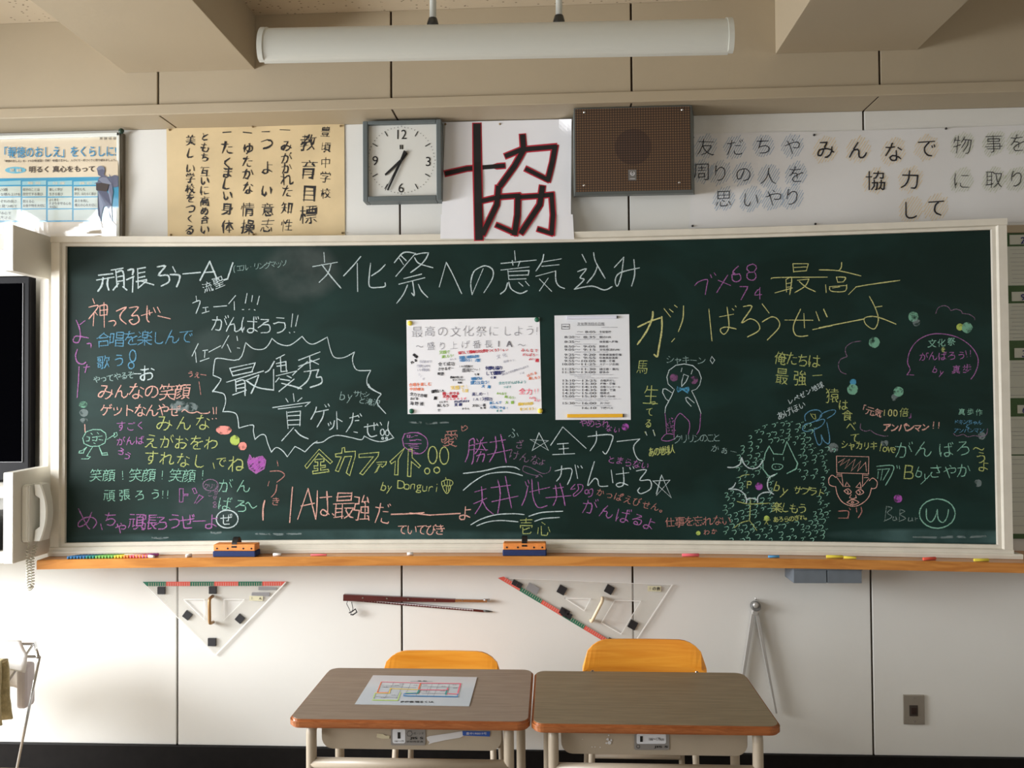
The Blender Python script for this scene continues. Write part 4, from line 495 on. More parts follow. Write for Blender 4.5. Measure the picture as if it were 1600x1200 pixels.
_p = atB(1480, 838); _c = dust(_c, _p.x, _p.z-_z, .45, .03, .6, srgb(80, 110, 110), 6)
nt.links.new(_c, b.inputs['Base Color'])
def chalk(name, rgb, cover=.62, soft=False):
    m = bpy.data.materials.new('chalk_'+name); m.use_nodes = True; nt = m.node_tree; n = nt.nodes; b = n['Principled BSDF']
    b.inputs['Base Color'].default_value = srgb(*rgb); b.inputs['Roughness'].default_value = 1; b.inputs['Specular IOR Level'].default_value = .1
    tc = n.new('ShaderNodeTexCoord'); t = n.new('ShaderNodeTexNoise'); t.inputs['Scale'].default_value = 420 if not soft else 60; t.inputs['Detail'].default_value = 3
    mr = n.new('ShaderNodeMapRange'); mr.inputs['From Min'].default_value = .32; mr.inputs['From Max'].default_value = .52
    mr.inputs['To Min'].default_value = cover-.42; mr.inputs['To Max'].default_value = min(1, cover+.28)
    nt.links.new(tc.outputs['Object'], t.inputs[0]); nt.links.new(t.outputs[0], mr.inputs[0]); nt.links.new(mr.outputs[0], b.inputs['Alpha'])
    return m
CH = {'white': chalk('white', (204, 220, 222), .6), 'pale': chalk('pale', (170, 200, 196), .4), 'pink': chalk('pink', (232, 180, 166), .56),
      'blue': chalk('blue', (104, 162, 196), .5), 'purple': chalk('purple', (186, 120, 186), .46), 'lime': chalk('lime', (196, 206, 128), .5),
      'yellow': chalk('yellow', (218, 216, 146), .56), 'mint': chalk('mint', (156, 212, 190), .5), 'dim': chalk('dim', (150, 120, 150), .42),
      'rose': chalk('rose', (215, 150, 140), .4), 'grey': chalk('grey', (150, 170, 165), .35), 'softpink': chalk('softpink', (235, 150, 140), .62, True),
      'softmint': chalk('softmint', (130, 185, 158), .45, True), 'softlime': chalk('softlime', (180, 200, 100), .6, True),
      'softpurple': chalk('softpurple', (170, 90, 175), .55, True), 'cheek': chalk('cheek', (160, 100, 150), .22, True), 'softblue': chalk('softblue', (80, 150, 185), .6, True), 'smudge': chalk('smudge', (150, 165, 165), .16, True)}
CNAME = {'lime': 'yellow-green', 'pale': 'pale white', 'dim': 'dull purple', 'rose': 'faint pink'}
# ================================================================ ROOM
LX, RX, BKY, ZC = -3.85, 3.85, -7.2, H0+1.471
ZS = H0+1.100          # underside of the overhanging upper wall
UY = -.16              # its front plane
struct(box('floor', LX-.1, RX+.1, BKY-.1, .15, -.1, 0, FLOORM))
wf = struct(box('wall_front', LX-.1, RX+.1, .012, .15, 0, ZC+.1, GROOVE))
js = [LX, -3.15, -2.25, -1.35, -.45, .45, 1.35, 2.25, 3.15, RX]
for a, b_ in zip(js, js[1:]):
    box('wall_panel', a+.004, b_-.004, 0, .012, .098, ZS, WALL, wf, .0015)
up = struct(box('wall_overhang', LX-.1, RX+.1, UY+.012, .012, ZS+.003, ZC+.1, GROOVE))
for a, b_ in zip(js, js[1:]):
    box('wall_panel', a+.004, b_-.004, UY, UY+.012, H0+1.139, ZC, WALL_UP, up, .0015)
    box('soffit_panel', a+.004, b_-.004, UY+.004, 0, ZS, ZS+.012, WALL_UP, up)
struct(box('trim_1', LX, RX, UY-.012, UY+.004, ZS-.004, H0+1.136, WALL_UP, None, .003))
struct(box('baseboard_front', LX, RX, -.012, .012, 0, .098, BLACKB, None, .003))
struct(box('ceiling', LX-.1, RX+.1, BKY-.1, .1, ZC, ZC+.12, CEILM))
for k, (a, b_) in enumerate(((-1.4774, -.9719), (.9763, 1.4838), (-3.6, -3.1), (3.1, 3.6))):
    struct(box('ceiling_beam', a, b_, BKY, UY, H0+1.264, ZC+.02, WALL_UP, None, .002))
struct(box('wall_right', RX, RX+.12, BKY, .1, 0, ZC, WALL))
struct(box('wall_back', LX-.1, RX+.1, BKY-.12, BKY, 0, ZC, WALL))
# left wall with its window band
wy0, wy1, wz0, wz1 = -6.1, -.6, .95, 2.86
bm = bmesh.new()
bm_box(bm, LX-.14, LX, BKY, .1, 0, wz0); bm_box(bm, LX-.14, LX, BKY, .1, wz1, ZC)
bm_box(bm, LX-.14, LX, BKY, wy0, wz0, wz1); bm_box(bm, LX-.14, LX, wy1, .1, wz0, wz1)
struct(bmobj('wall_left', bm, WALL))
FR = mat('window_frame_aluminium', srgb(150, 150, 148), .4, .7)
k = 0; yy = wy0
while yy < wy1-.1:
    y2 = min(yy+1.375, wy1); k += 1
    bm = bmesh.new()
    bm_box(bm, LX-.10, LX-.04, yy, yy+.03, wz0, wz1); bm_box(bm, LX-.10, LX-.04, y2-.03, y2, wz0, wz1)
    bm_box(bm, LX-.10, LX-.04, yy, y2, wz0, wz0+.03); bm_box(bm, LX-.10, LX-.04, yy, y2, wz1-.03, wz1)
    struct(bmobj('window_%d' % k, bm, FR)); yy = y2

# ================================================================ CHALKBOARD
BX0, BX1, BZ0, BZ1 = -1.725, 1.746, H0-.536, H0+.606
cb = thing('chalkboard', 'huge green chalkboard covered with colourful chalk writing, in a cream frame', 'chalkboard', (0, 0, H0-.536))
N = 40; xs = [BX0-.01+(BX1-BX0+.02)*i/N for i in range(N+1)]
loft('board_surface', [[(x, bY(x), BZ0-.01), (x, bY(x), BZ1+.01), (x, bY(x)+.012, BZ1+.01), (x, bY(x)+.012, BZ0-.01)] for x in xs], BOARD, cb)
def sweep(name, prof, m, parent, x0=BX0, x1=BX1, n=N):
    return loft(name, [[(x0+(x1-x0)*i/n, bY(x0+(x1-x0)*i/n)-d, z) for d, z in prof] for i in range(n+1)], m, parent)
x0f, x1f = BX0-.048, BX1+.045
def back(d): return d
sweep('frame_rail', [(0, BZ1), (.012, BZ1), (.012, BZ1+.010), (.026, BZ1+.013), (.026, BZ1+.036), (-.03, BZ1+.036), (-.03, BZ1)], CREAM, cb, x0f, x1f)
sweep('frame_rail', [(0, BZ0), (.012, BZ0), (.012, BZ0-.012), (.026, BZ0-.015), (.026, BZ0-.028), (-.03, BZ0-.028), (-.03, BZ0)], CREAM, cb, x0f, x1f)
for s, xa, xb in ((-1, BX0, x0f), (1, BX1, x1f)):
    y = bY(xa); prof = [(xa, y), (xa, y-.012), (xa+s*.012, y-.014), (xa+s*.016, y-.024), (xb, y-.026), (xb, 0), (xa, 0)]
    loft('frame_stile', [[(px, py, BZ0-.028) for px, py in prof], [(px, py, BZ1+.036) for px, py in prof]], CREAM, cb)
# side closing boards behind the curved edge, top dust board
loft('frame_top_board', [[(x, 0, BZ1+.032), (x, bY(x)-.012, BZ1+.032), (x, bY(x)-.012, BZ1+.038), (x, 0, BZ1+.038)] for x in [x0f+(x1f-x0f)*i/N for i in range(N+1)]], CREAM, cb)
sweep('frame_riser', [(-.02, BZ0-.028), (.034, BZ0-.028), (.036, BZ0-.034), (.034, BZ0-.046), (-.02, BZ0-.046)], CREAM, cb, x0f, x1f+.025)
# wooden ledge
LZ1 = H0-.583; LZ0 = H0-.617
lg = loft('chalk_ledge', [[(x, 0, LZ1), (x, bY(x)-.098, LZ1), (x, bY(x)-.102, LZ1-.004), (x, bY(x)-.102, LZ0), (x, 0, LZ0)] for x in [-1.772+(2.02+1.772)*i/N for i in range(N+1)]], LEDGE)
tag(lg, 'long varnished wooden chalk ledge running under the chalkboard', 'ledge')

# ---- chalk writing
def W(color, wpx, t, x0, y0, x1, y1, size, asp=1.0, jit=1.0, up=False):
    o = strokes('chalk_writing', text_lines(t, x0, y0, x1, y1, size, asp, jit, up), wpx*.8, atB, CH[color], cb)
    o['label'] = '%s chalk lettering' % CNAME.get(color, color)
def D(color, wpx, code, s, name='chalk_drawing', sm=True, lab=None):
    ls = traced(code, s)
    if sm: ls = [smooth(l) for l in ls]
    o = strokes(name, ls, wpx*.82, atB, CH[color], cb); o['label'] = (CNAME.get(color, color)+' chalk '+(lab or 'strokes'))
def DL(color, wpx, ls, lab='drawing'):
    o = strokes('chalk_drawing', ls, wpx, atB, CH[color], cb); o['label'] = CNAME.get(color, color)+' chalk '+lab
def DOT(color, x, y, rx, ry=None, lab='dot'):
    ry = ry or rx; n = 22
    o = blob('chalk_dot', [(x+rx*math.cos(2*PI*k/n)*(1+rnd.uniform(-.06, .06)), y+ry*math.sin(2*PI*k/n)*(1+rnd.uniform(-.06, .06))) for k in range(n)], atB, CH[color], cb)
    o['label'] = color.replace('soft', '')+' rubbed chalk '+lab
T = 'chalk_writing'
# title, drawn stroke by stroke
D('white', 2.3, 'C', '970,68 975,140;888,172 1068,140;1022,150 1000,220 935,288;955,158 1030,255 1095,330;1240,98 1185,165 1115,240;1215,148 1218,355;1313,148 1300,290 1318,325 1370,325 1418,318 1420,290;1420,158 1380,200 1320,240', T)
D('white', 2.3, 'K', '175,202 270,98 380,103;245,130 298,182;228,158 270,222;395,105 190,345;385,120 470,103 530,100;530,100 510,150 450,225 345,305;385,150 430,210 575,255;275,368 458,322;222,427 490,360;365,400 382,538 355,520;312,435 270,530 200,625;425,430 460,500 522,563', T)
D('white', 2.2, 'K', '642,457 715,200;715,200 780,320 875,525;1100,265 985,535;985,535 970,420 1000,300 1080,245 1140,238 1200,280 1195,370 1108,515', T)
D('white', 2.3, 'E', '755,50 760,108;668,130 893,108;740,112 745,140;790,115 778,148;668,172 848,152;712,175 718,232;712,182 848,175;848,175 842,205;718,208 840,203;718,232 828,228;710,255 695,300 665,325;718,250 735,295 790,322 835,305;782,252 808,275;825,245 848,272', T)
D('white', 2.2, 'E', '942,72 930,120 892,178;935,120 1055,100;930,148 1040,138;892,212 1018,178;1018,178 1020,240 1040,275 1075,290;970,225 915,305;915,230 992,308;1188,72 1213,122;1160,182 1215,165 1175,220 1200,235 1138,295;1138,295 1250,275 1330,300 1380,278;1262,60 1275,120 1335,225;1285,150 1265,200 1220,255;1395,155 1455,90;1455,90 1440,200 1415,275 1400,240 1430,190 1555,158;1520,105 1525,200 1505,275', T)
# upper left
D('white', 3.4, 'A', '770,350 880,338;755,388 890,365;805,370 795,430 765,475;845,372 838,420 850,465;870,310 960,295;905,315 915,440;905,330 960,320 970,440;910,365 960,355;912,400 962,392;925,415 885,465;960,440 990,465;1000,310 1040,305 1035,345;990,385 1045,360;1040,365 1035,480;1075,300 1080,450;1075,300 1135,290;1078,335 1130,325;1080,370 1130,360;1065,400 1145,385;1100,395 1200,425;1145,395 1080,450', T)
D('white', 3.2, 'A', '1230,285 1290,280 1240,350 1310,350 1320,400 1260,435;1350,285 1370,325;1330,345 1400,350 1400,390 1380,440;1430,340 1565,328', T)
D('white', 3.6, 'C', '60,272 130,135;130,135 185,265;95,215 165,210;300,145 265,250;235,270 262,262', T, False)
W('pale', 1.3, '(エル・リングマッソ', 366, 420, 444, 411, 11)
W('white', 1.8, '流聖', 324, 448, 341, 441, 17)
D('white', 2.0, 'C', '30,390 35,425;5,440 60,425 30,515;80,475 118,470;100,475 102,505;75,515 125,500;160,468 255,460;320,385 270,445;310,430 312,490;405,370 392,440;445,385 438,430;495,390 480,450;370,488 380,488;418,488 424,486;458,490 464,492', T)
W('white', 2.2, 'がんばろう', 342, 506, 437, 508, 29)
D('white', 2.0, 'C', '740,520 730,615;780,530 762,610;715,655 720,660;750,652 754,654', T)
D('white', 2.0, 'C', '45,740 0,830;25,800 32,875;80,790 115,785;95,795 92,840;60,868 125,845;125,800 210,755;270,680 220,770;260,745 285,800;330,685 335,715;335,770 350,772', T)
D('pink', 2.3, 'A', '725,535 738,570;695,600 770,590 695,690;735,640 728,745;745,640 760,660;780,590 782,665;780,590 835,585 835,660;782,625 835,620;782,665 835,658;812,565 815,755;850,712 890,705 905,725 890,745;910,630 985,600 945,650 940,690 985,730;1010,605 1080,600 1030,665 1075,665 1085,710 1040,735 1010,705 1035,695;1105,665 1190,640;1150,590 1148,690 1165,715;1165,625 1170,660;1200,605 1215,640;1230,600 1250,640;1235,668 1330,690', T)
W('blue', 2.0, '合唱を楽しんで', 161, 531, 291, 526, 24)
W('blue', 2.0, '歌う', 161, 566, 186, 563, 22)
DL('blue', 1.8, [circle(207.5, 556, 5, 9), circle(205, 571, 4.5, 5)])
W('pale', 1.6, 'やってやるぞ', 151, 593, 205, 586, 12)
D('white', 2.2, 'A', '1050,1120 1100,1120', T); W('white', 2.8, 'お', 230, 583, 230, 583, 26)
D('purple', 2.2, 'A', '595,700 620,760 628,830 610,875 575,870 575,845 600,825 690,840;625,735 665,705;680,885 710,885 710,915;605,930 590,980 605,1030 645,1045 670,1030;655,1070 700,1065;680,1050 665,1110;618,1065 612,1200', T)
D('purple', 2.2, 'B', '102,0 95,98', T)
W('rose', 1.6, 'うぇー', 298, 584, 318, 586, 11)
D('rose', 1.5, 'C', '52,1020 65,1115', T)
W('pink', 2.3, 'みんなの笑顔', 166, 612, 285, 612, 25)
W('pink', 2.2, 'ゲットなんやぜ', 165, 640, 273, 641, 20)
D('pink', 2.0, 'B', '850,200 870,185 900,205 935,208 960,200 990,212 1040,210 1050,200;1075,170 1080,215;1100,168 1098,215;1070,250 1072,252;1096,248 1099,250', T)
DOT('smudge', 298, 636, 13, 7, 'smudge'); DOT('smudge', 280, 634, 14, 8, 'smudge')
W('purple', 1.6, 'すごく', 189, 666, 220, 665, 15); W('purple', 1.6, 'がんば', 189, 690, 218, 688, 14); W('purple', 1.6, 'ろう', 189, 706, 199, 712, 13)
W('lime', 2.0, 'みんな', 257, 661, 316, 659, 26)
W('lime', 2.0, 'えがおをわ', 237, 690, 330, 693, 23)
W('lime', 2.0, 'すれなし', 236, 716, 312, 720, 23)
D('lime', 1.8, 'B', '1075,570 1085,610', T); W('lime', 1.8, 'で', 345, 722, 345, 722, 18); W('lime', 2.4, 'ね', 370, 724, 370, 724, 27)
D('purple', 2.0, 'B', '1340,510 1325,560 1335,610 1385,645 1445,610 1455,550 1430,520 1390,530 1360,545 1340,510;1335,590 1400,530;1345,610 1430,530;1360,625 1445,545;1380,640 1450,575;1330,565 1370,530', 'chalk_drawing', False, 'heart')
hp = traced('B', '1340,512 1326,560 1337,608 1386,642 1443,608 1452,552 1428,522 1390,532 1362,546')[0]
blob('chalk_drawing', hp, atB, CH['softpurple'], cb)['label'] = 'purple chalk heart filling'
W('mint', 1.7, '笑顔!笑顔!笑顔!', 150, 742, 316, 743, 20)
W('mint', 1.7, '頑張ろう', 171, 774, 243, 772, 18); W('mint', 1.7, '!!', 254, 772, 262, 772, 18)
D('purple', 1.4, 'B', '833,755 860,755 860,795 895,795 895,805 860,805 858,850 833,852 833,755;925,755 945,750 960,785 940,790 925,755;955,850 940,860 975,800 1005,815 955,862', T, False)
W('dim', 1.2, 'クリリ', 322, 760, 337, 760, 9); DL('dim', 1.5, [circle(329, 758, 12, 9)], 'oval')
W('dim', 1.2, 'こが', 328, 772, 338, 769, 8); W('dim', 1.2, 'せ。。', 336, 777, 336, 790, 7)
DL('dim', 1.2, [circle(336, 786, 2), circle(336, 791, 2)], 'circles')
W('mint', 1.9, 'がん', 352, 760, 380, 760, 24); W('mint', 1.9, 'ばろ', 351, 788, 377, 790, 22)
D('mint', 1.9, 'B', '1310,865 1330,855 1350,885 1365,895 1390,880', T)
W('white', 2.0, 'ぜ', 354, 812, 354, 812, 20); DL('white', 1.9, [circle(355, 811, 17, 14)], 'circle')
D('purple', 2.0, 'B', '105,900 165,1020 185,1045;200,925 165,1000 110,1030 105,1000 150,965 210,965 235,1000 210,1040;265,1010 275,1050', T)
W('purple', 2.0, 'ち', 173, 812, 173, 812, 25); W('purple', 2.0, 'ゃ', 189, 822, 189, 822, 22)
W('purple', 2.3, '頑張ろうぜーよ', 213, 816, 331, 815, 26)
# round walking figure, left
D('mint', 1.5, 'B', '305,385 300,355 265,330 210,328 160,345 135,390 145,430 190,450 250,448 295,425 305,385;310,400 365,365 360,355 380,350 385,370 365,385 355,375;165,455 130,480 110,485 108,498 140,498 145,480 165,455;205,455 165,520 190,525 175,540 125,540;250,445 275,500 310,495 315,512 275,512 250,445;165,380 185,385 180,410 160,412;205,385 240,380 235,410 205,405;245,380 275,375;250,400 280,405;195,355 205,365;240,350 250,360;215,425 228,432', 'chalk_drawing', False, 'walking round figure')
D('pink', 2.2, 'B', '150,293 152,345', 'chalk_drawing')
DOT('softmint', 130, 632, 7, 5, 'smudge'); DOT('smudge', 131, 645, 7, 6, 'smudge'); DOT('smudge', 131, 657, 6, 4, 'smudge')
DOT('softpink', 350, 672, 12, 7, 'patch'); DOT('softlime', 367, 688, 7.5, 8); DOT('softpink', 379, 697, 6.5)
# white cloud outline with the prize text
D('white', 1.8, 'C', '152,1095 210,1010 200,990 155,972;155,972 165,880 190,845 345,855 395,730;395,730 450,775 520,780 560,750 588,700;588,700 640,740 720,750 810,685;810,685 850,730 900,740 995,690;995,690 1020,790 1050,840 1120,840 1195,800;1195,800 1180,850 1190,900 1220,935 1315,935;1315,935 1288,990 1290,1040 1320,1075 1390,1105', 'chalk_drawing', True, 'jagged cloud outline')
D('white', 1.8, 'D', '1180,0 1200,30 1272,75;1272,75 1245,110 1250,150 1305,213;1325,270 1322,330 1362,388;1362,388 1280,415 1210,405 1150,375;1150,375 1128,402 1050,385 960,370 900,385 850,418 790,425;810,412 770,440 722,490;722,490 690,470 650,450;650,450 595,525;595,525 560,480 515,458 480,492;480,492 455,430 435,370 400,368 362,400;362,400 350,340 345,295 245,318;245,318 240,260 225,215 180,200 130,200;130,200 150,130 140,75 100,60 55,52;55,52 97,0', 'chalk_drawing', True, 'jagged cloud outline')
D('white', 2.6, 'C', '278,920 300,975;278,920 465,880;465,880 440,945;295,945 440,910;300,975 445,945;255,1022 525,940;320,1010 325,1090;325,1020 385,1010 390,1120;325,1045 385,1030;325,1070 385,1060;300,1115 400,1080;395,1010 490,970;490,970 470,1030 435,1105;400,1010 480,1060 600,1080', T)
D('white', 2.6, 'C', '605,870 570,930 540,950;600,930 600,1080;620,850 680,820;650,840 655,945;620,885 690,870;690,870 695,945;625,905 690,895;655,945 700,940;620,975 770,940;770,940 740,970;640,990 615,1020;650,1000 720,1010;700,975 730,990;750,1000 640,1090;660,1030 740,1050 805,1070', T)
D('white', 2.6, 'C', '940,800 785,860;785,905 935,850;865,830 870,925;850,870 780,930;870,860 930,890;825,945 930,930;875,940 850,1010 780,1070;930,930 915,985 950,985 950,1030 870,1060', T)
D('white', 2.2, 'D', '638,70 645,125;585,105 600,130;700,100 670,125;490,170 760,130;760,130 725,160;530,180 700,160;590,200 600,320;600,205 690,195;690,195 685,300;600,230 690,225;600,262 688,258;600,295 688,292;640,315 555,410;650,330 690,370 745,395', T)
D('white', 2.2, 'D', '805,165 795,200 765,255;790,205 890,185;860,190 850,240 810,310;865,150 875,165;890,145 898,160;890,285 895,300;905,275 910,290;935,265 925,310 900,330;950,200 955,325;955,250 990,270;1045,245 1105,228;1070,210 1060,280 1020,345;1085,265 1110,262;1075,345 1100,350;1105,225 1112,240;1120,215 1130,232;1150,310 1240,295;1175,290 1175,350 1200,380 1240,370;1220,280 1222,330;1240,285 1250,300;1265,278 1275,295', T)
DL('white', 1.6, [circle(597.5, 675.5, 3, 5), circle(605, 676.5, 3, 4.5), circle(598, 685, 1.5), circle(604, 685, 1.5)], 'double exclamation mark')
W('pale', 1.6, 'by', 535, 618, 546, 619, 20); W('pale', 1.4, 'サトシ', 557, 615, 573, 616, 10); W('pale', 1.4, 'と滝沢', 566, 626, 588, 630, 11)
# pink, bottom left of centre
D('rose', 1.8, 'D', '522,555 528,590;470,630 540,628 575,660 520,708;465,700 455,735;520,725 510,780 480,815', T)
W('rose', 1.5, 'き', 431, 783, 431, 783, 13); D('pink', 3.0, 'D', '432,840 420,900 420,980', T)
D('pink', 2.8, 'D', '632,745 612,998;670,975 745,755;745,755 800,975;695,880 790,860', T, False)
D('pink', 2.4, 'D', '812,770 808,900 800,970;830,820 915,812;880,775 885,930 850,945 835,925 855,905 895,940;920,935 930,945', T)
W('pink', 2.6, '最', 536, 792, 536, 792, 46, .78); W('pink', 2.4, '強', 566, 795, 566, 795, 44, .6); W('pink', 2.4, 'だ', 598, 800, 598, 800, 40, .7)
D('pink', 3.0, 'F', '85,613 0,620;0,615 120,628;118,628 300,618', T); D('pink', 3.0, 'D', '1345,940 1569,932', T); W('pink', 2.4, 'よ', 727, 801, 727, 801, 24)
W('pink', 2.0, 'ていてびき', 629, 828, 688, 828, 17)
# yellow-green outline lettering
D('lime', 1.7, 'D', '722,590 825,470;825,470 920,560 905,575;735,610 822,500 905,575;722,590 735,610;795,545 860,540 858,560 835,562 835,590 870,585 870,600 835,605 835,622 890,615 895,632 780,648 778,628 815,625 815,607 790,610 788,590 815,590 815,563 795,563 795,545', T, False)
D('lime', 1.7, 'D', '990,462 1008,458 1010,490 1085,485 1085,520 1045,660 1020,640 1060,520 1008,525 965,632 942,625 985,525 945,525 942,505 988,498 990,462;1112,505 1255,492 1250,520 1140,655 1118,645 1215,525 1112,530 1112,505;1240,565 1310,560 1305,580 1280,600 1270,590;1245,580 1280,578;1262,585 1240,630 1225,640 1255,590', T, False)
D('lime', 1.7, 'D', '1440,462 1335,560 1345,575 1375,555 1368,655 1392,655 1395,545 1430,480 1440,462;1468,470 1462,665 1485,668 1490,560 1545,605 1555,590 1495,530 1495,470 1468,470', T, False)
DL('lime', 1.7, [circle(676, 711, 7, 13.5), circle(694, 712, 7, 13.5), circle(666.5+1, 736, 4, 4.5), circle(682.5, 734.5, 4.5)], 'outlined exclamation marks')
W('lime', 1.7, 'by', 600, 760, 609, 762, 19); W('lime', 1.7, 'Donguri', 627, 758, 682, 762, 19)
D('lime', 1.5, 'F', '190,430 195,455 215,450 225,455 250,450 258,435 245,420 215,418 190,430;215,405 218,418;195,455 205,480 222,500 238,480 245,455;205,425 210,450;225,422 225,450;240,422 238,450;218,455 220,490;230,455 232,485', 'chalk_drawing', True, 'acorn')
D('purple', 1.6, 'D', '1490,350 1540,350 1569,365;1490,350 1440,360 1425,400 1435,450 1480,485 1540,500;1460,370 1480,370 1478,385 1460,383 1460,370;1515,372 1535,372;1480,410 1530,400 1560,405;1440,430 1560,430;1470,445 1540,450;1490,460 1540,465', 'chalk_drawing', False, 'round scribbled face')
D('purple', 1.6, 'F', '0,137 50,140 95,165 108,205 95,240 65,262 20,262;10,165 25,160;0,180 35,185;0,205 45,208;5,225 40,232;0,240 30,245', 'chalk_drawing', True, 'round scribbled face')
W('rose', 1.8, '愛', 705, 685, 705, 685, 28, .85)
D('rose', 1.3, 'F', '310,110 315,128 345,110 330,95 318,108 310,98 310,110;190,175 195,195 220,180 215,168 202,180 190,175', 'chalk_drawing', True, 'small hearts')
D('purple', 2.0, 'F', '355,185 350,260 332,310;355,185 385,178 380,290 370,325;355,215 380,210;355,240 380,238;400,175 408,190;440,165 430,185;395,205 460,195;390,235 465,240;425,180 415,225 390,262;430,205 455,245;400,275 445,265 435,310;425,250 400,310', T)
D('purple', 2.0, 'F', '478,195 570,180;465,268 607,238;510,160 515,235 475,312;542,148 560,230 575,315', T)
W('pale', 1.5, 'ふ', 802, 677, 802, 677, 17); W('dim', 1.5, 'ざ', 812, 694, 812, 694, 14); W('dim', 1.5, 'けんな', 804, 710, 836, 718, 16); W('dim', 1.4, 'よ', 848, 722, 848, 722, 12)
D('dim', 1.2, 'F', '680,335 675,365 720,385 765,395 750,405;680,335 720,345 790,380 830,370 840,340;750,405 770,385 790,400', 'chalk_drawing', True, 'squiggle')
D('white', 1.8, 'F', '770,138 730,243 825,185 718,178 826,242 770,138', 'chalk_drawing', False, 'star')
D('white', 2.0, 'F', '912,103 840,212;912,103 1050,230;880,205 945,200;915,205 918,262;890,235 945,230;852,268 982,262', T)
D('white', 2.0, 'F', '1062,160 1200,150 1200,200 1170,262 1150,250;1112,130 1110,190 1075,245;1235,190 1370,175;1370,175 1335,215 1340,260 1360,295 1385,305;1405,132 1412,152;1450,122 1460,155', T)
D('white', 2.0, 'F', '865,365 960,350 960,400 940,445;905,335 900,390 875,425;985,330 1000,410;1000,335 1005,345;1020,335 1028,348;1100,310 1060,450 1100,410 1120,420 1130,455 1180,455;1200,360 1210,435;1230,385 1305,375;1270,345 1275,440 1245,460 1230,445 1260,435 1300,450;1310,345 1315,355;1330,340 1335,350;1350,365 1410,360 1370,420 1430,420 1435,470 1380,500 1358,485 1370,465', T)
D('white', 1.8, 'F', '1500,390 1470,510 1550,420 1450,425 1558,525 1500,390;1495,400 1468,500', 'chalk_drawing', False, 'star')
D('white', 2.0, 'F', '320,380 440,365 540,342 620,342 655,358;320,480 380,430 460,385 560,372 620,378 672,393', 'chalk_drawing', True, 'curved underlines')
D('white', 2.0, 'F', '365,685 430,650 520,625 620,620 682,625;400,692 460,670 540,660 645,668;710,635 790,612 912,605;745,665 800,648 892,642', 'chalk_drawing', True, 'curved underlines')
D('purple', 2.0, 'F', '388,490 455,472;382,560 458,528;428,460 430,550 390,620;435,545 460,590 498,622;485,465 600,450;490,548 645,515;525,420 540,500 525,618;570,398 590,500 607,585', T)
D('purple', 2.0, 'F', '688,430 698,455;705,420 712,440;705,455 690,520 668,570;715,490 835,462;765,430 772,500;728,415 735,520 765,582 818,572;855,470 915,462;812,525 960,512;868,450 875,520 855,570;895,440 912,500 925,570', T)
W('lime', 1.9, '壱', 823, 822, 823, 822, 26, .8); W('lime', 1.8, '心', 849, 825, 849, 825, 24, .9)
W('purple', 1.4, 'とまらない', 955, 718, 1008, 727, 13); W('purple', 1.5, 'やめられ', 911, 661, 946, 662, 13); W('purple', 1.4, 'ない', 951, 669, 964, 672, 11); DOT('softpurple', 977, 667, 5.5)
D('purple', 1.6, 'F', '985,445 965,465 960,475 985,470;1000,445 1030,450 1025,480 985,515 975,505 1005,475 1000,445;1045,480 1062,478 1060,500 1045,498 1045,480;1075,475 1090,475 1085,510 1065,520;1068,478 1070,500', T)
W('rose', 1.4, 'かっぱえびせん。', 938, 769, 1038, 796, 13)
W('purple', 2.0, 'が', 922, 790, 922, 790, 26); W('purple', 2.0, 'んば', 948, 800, 973, 805, 24); W('purple', 2.0, 'るよ', 997, 812, 1015, 818, 21)
# right half
D('purple', 1.8, 'G', '528,330 560,300 625,285 620,340 610,400;650,245 660,270;680,232 692,250;785,250 740,320 700,385;712,290 808,330', T)
W('purple', 2.0, '68', 1152, 429, 1174, 427, 38, 1.1); W('purple', 1.9, '74', 1161, 460, 1184, 459, 30, 1.1)
D('yellow', 1.9, 'G', '1295,165 1300,225;1295,160 1415,160;1415,160 1400,215;1305,190 1400,185;1305,222 1400,215;1125,278 1180,268 1562,265;1240,285 1245,380;1240,285 1285,270 1270,400;1245,315 1280,310;1245,345 1280,340;1155,388 1290,350;1330,290 1420,280;1420,280 1390,335 1310,385;1345,300 1400,345 1470,378', T)
D('yellow', 1.9, 'I', '0,208 150,215 325,255;175,150 172,190 155,212;135,268 145,305;135,265 205,268 190,300;145,305 190,302;50,325 55,385;80,340 95,375 200,375 215,325;80,340 210,330;105,350 160,340;230,400 290,340;285,342 400,322 630,290', T)
D('yellow', 3.2, 'G', '85,655 180,610 270,580;200,535 195,590 150,690 80,790;270,575 270,680 245,830 235,885 210,870', T)
D('yellow', 2.0, 'G', '288,512 338,575;370,485 390,500;330,515 358,538;440,490 435,590 400,690;370,745 348,770;638,515 662,762;722,575 830,555;780,500 795,650 760,710 730,690 735,665 780,655 850,670;820,512 832,522;845,490 852,498', T)
D('yellow', 2.0, 'G', '908,495 975,495 895,620 960,590 1020,620 1030,680 940,732;1055,475 1108,545;1055,615 1130,575 1180,600 1185,660 1095,755;1232,600 1450,602;1355,515 1300,640 1310,710 1350,728 1410,722;1380,550 1385,660;1475,535 1500,605;1535,520 1560,575;1450,675 1600,645', T)
D('yellow', 2.2, 'I', '0,660 180,625 350,592;35,515 62,575', T); D('yellow', 1.9, 'I', '392,415 440,510 462,600 430,670 370,640 350,595 380,575 460,578 600,632;435,500 490,492', T)
W('lime', 1.5, '馬', 1004, 574, 1004, 574, 22, .8); W('lime', 2.2, '生', 1018, 618, 1018, 618, 30, .8); W('lime', 1.6, 'てる', 1015, 644, 1013, 662, 15, .8)
W('lime', 1.4, 'っ', 1021, 628, 1021, 628, 9)
D('lime', 1.4, 'H', '125,345 135,360;190,340 200,365', T)
W('pale', 1.4, 'シャキーン', 1047, 561, 1096, 564, 13); D('white', 1.3, 'L', '842,128 822,172 848,212 875,170 842,128', 'chalk_drawing', False, 'diamond')
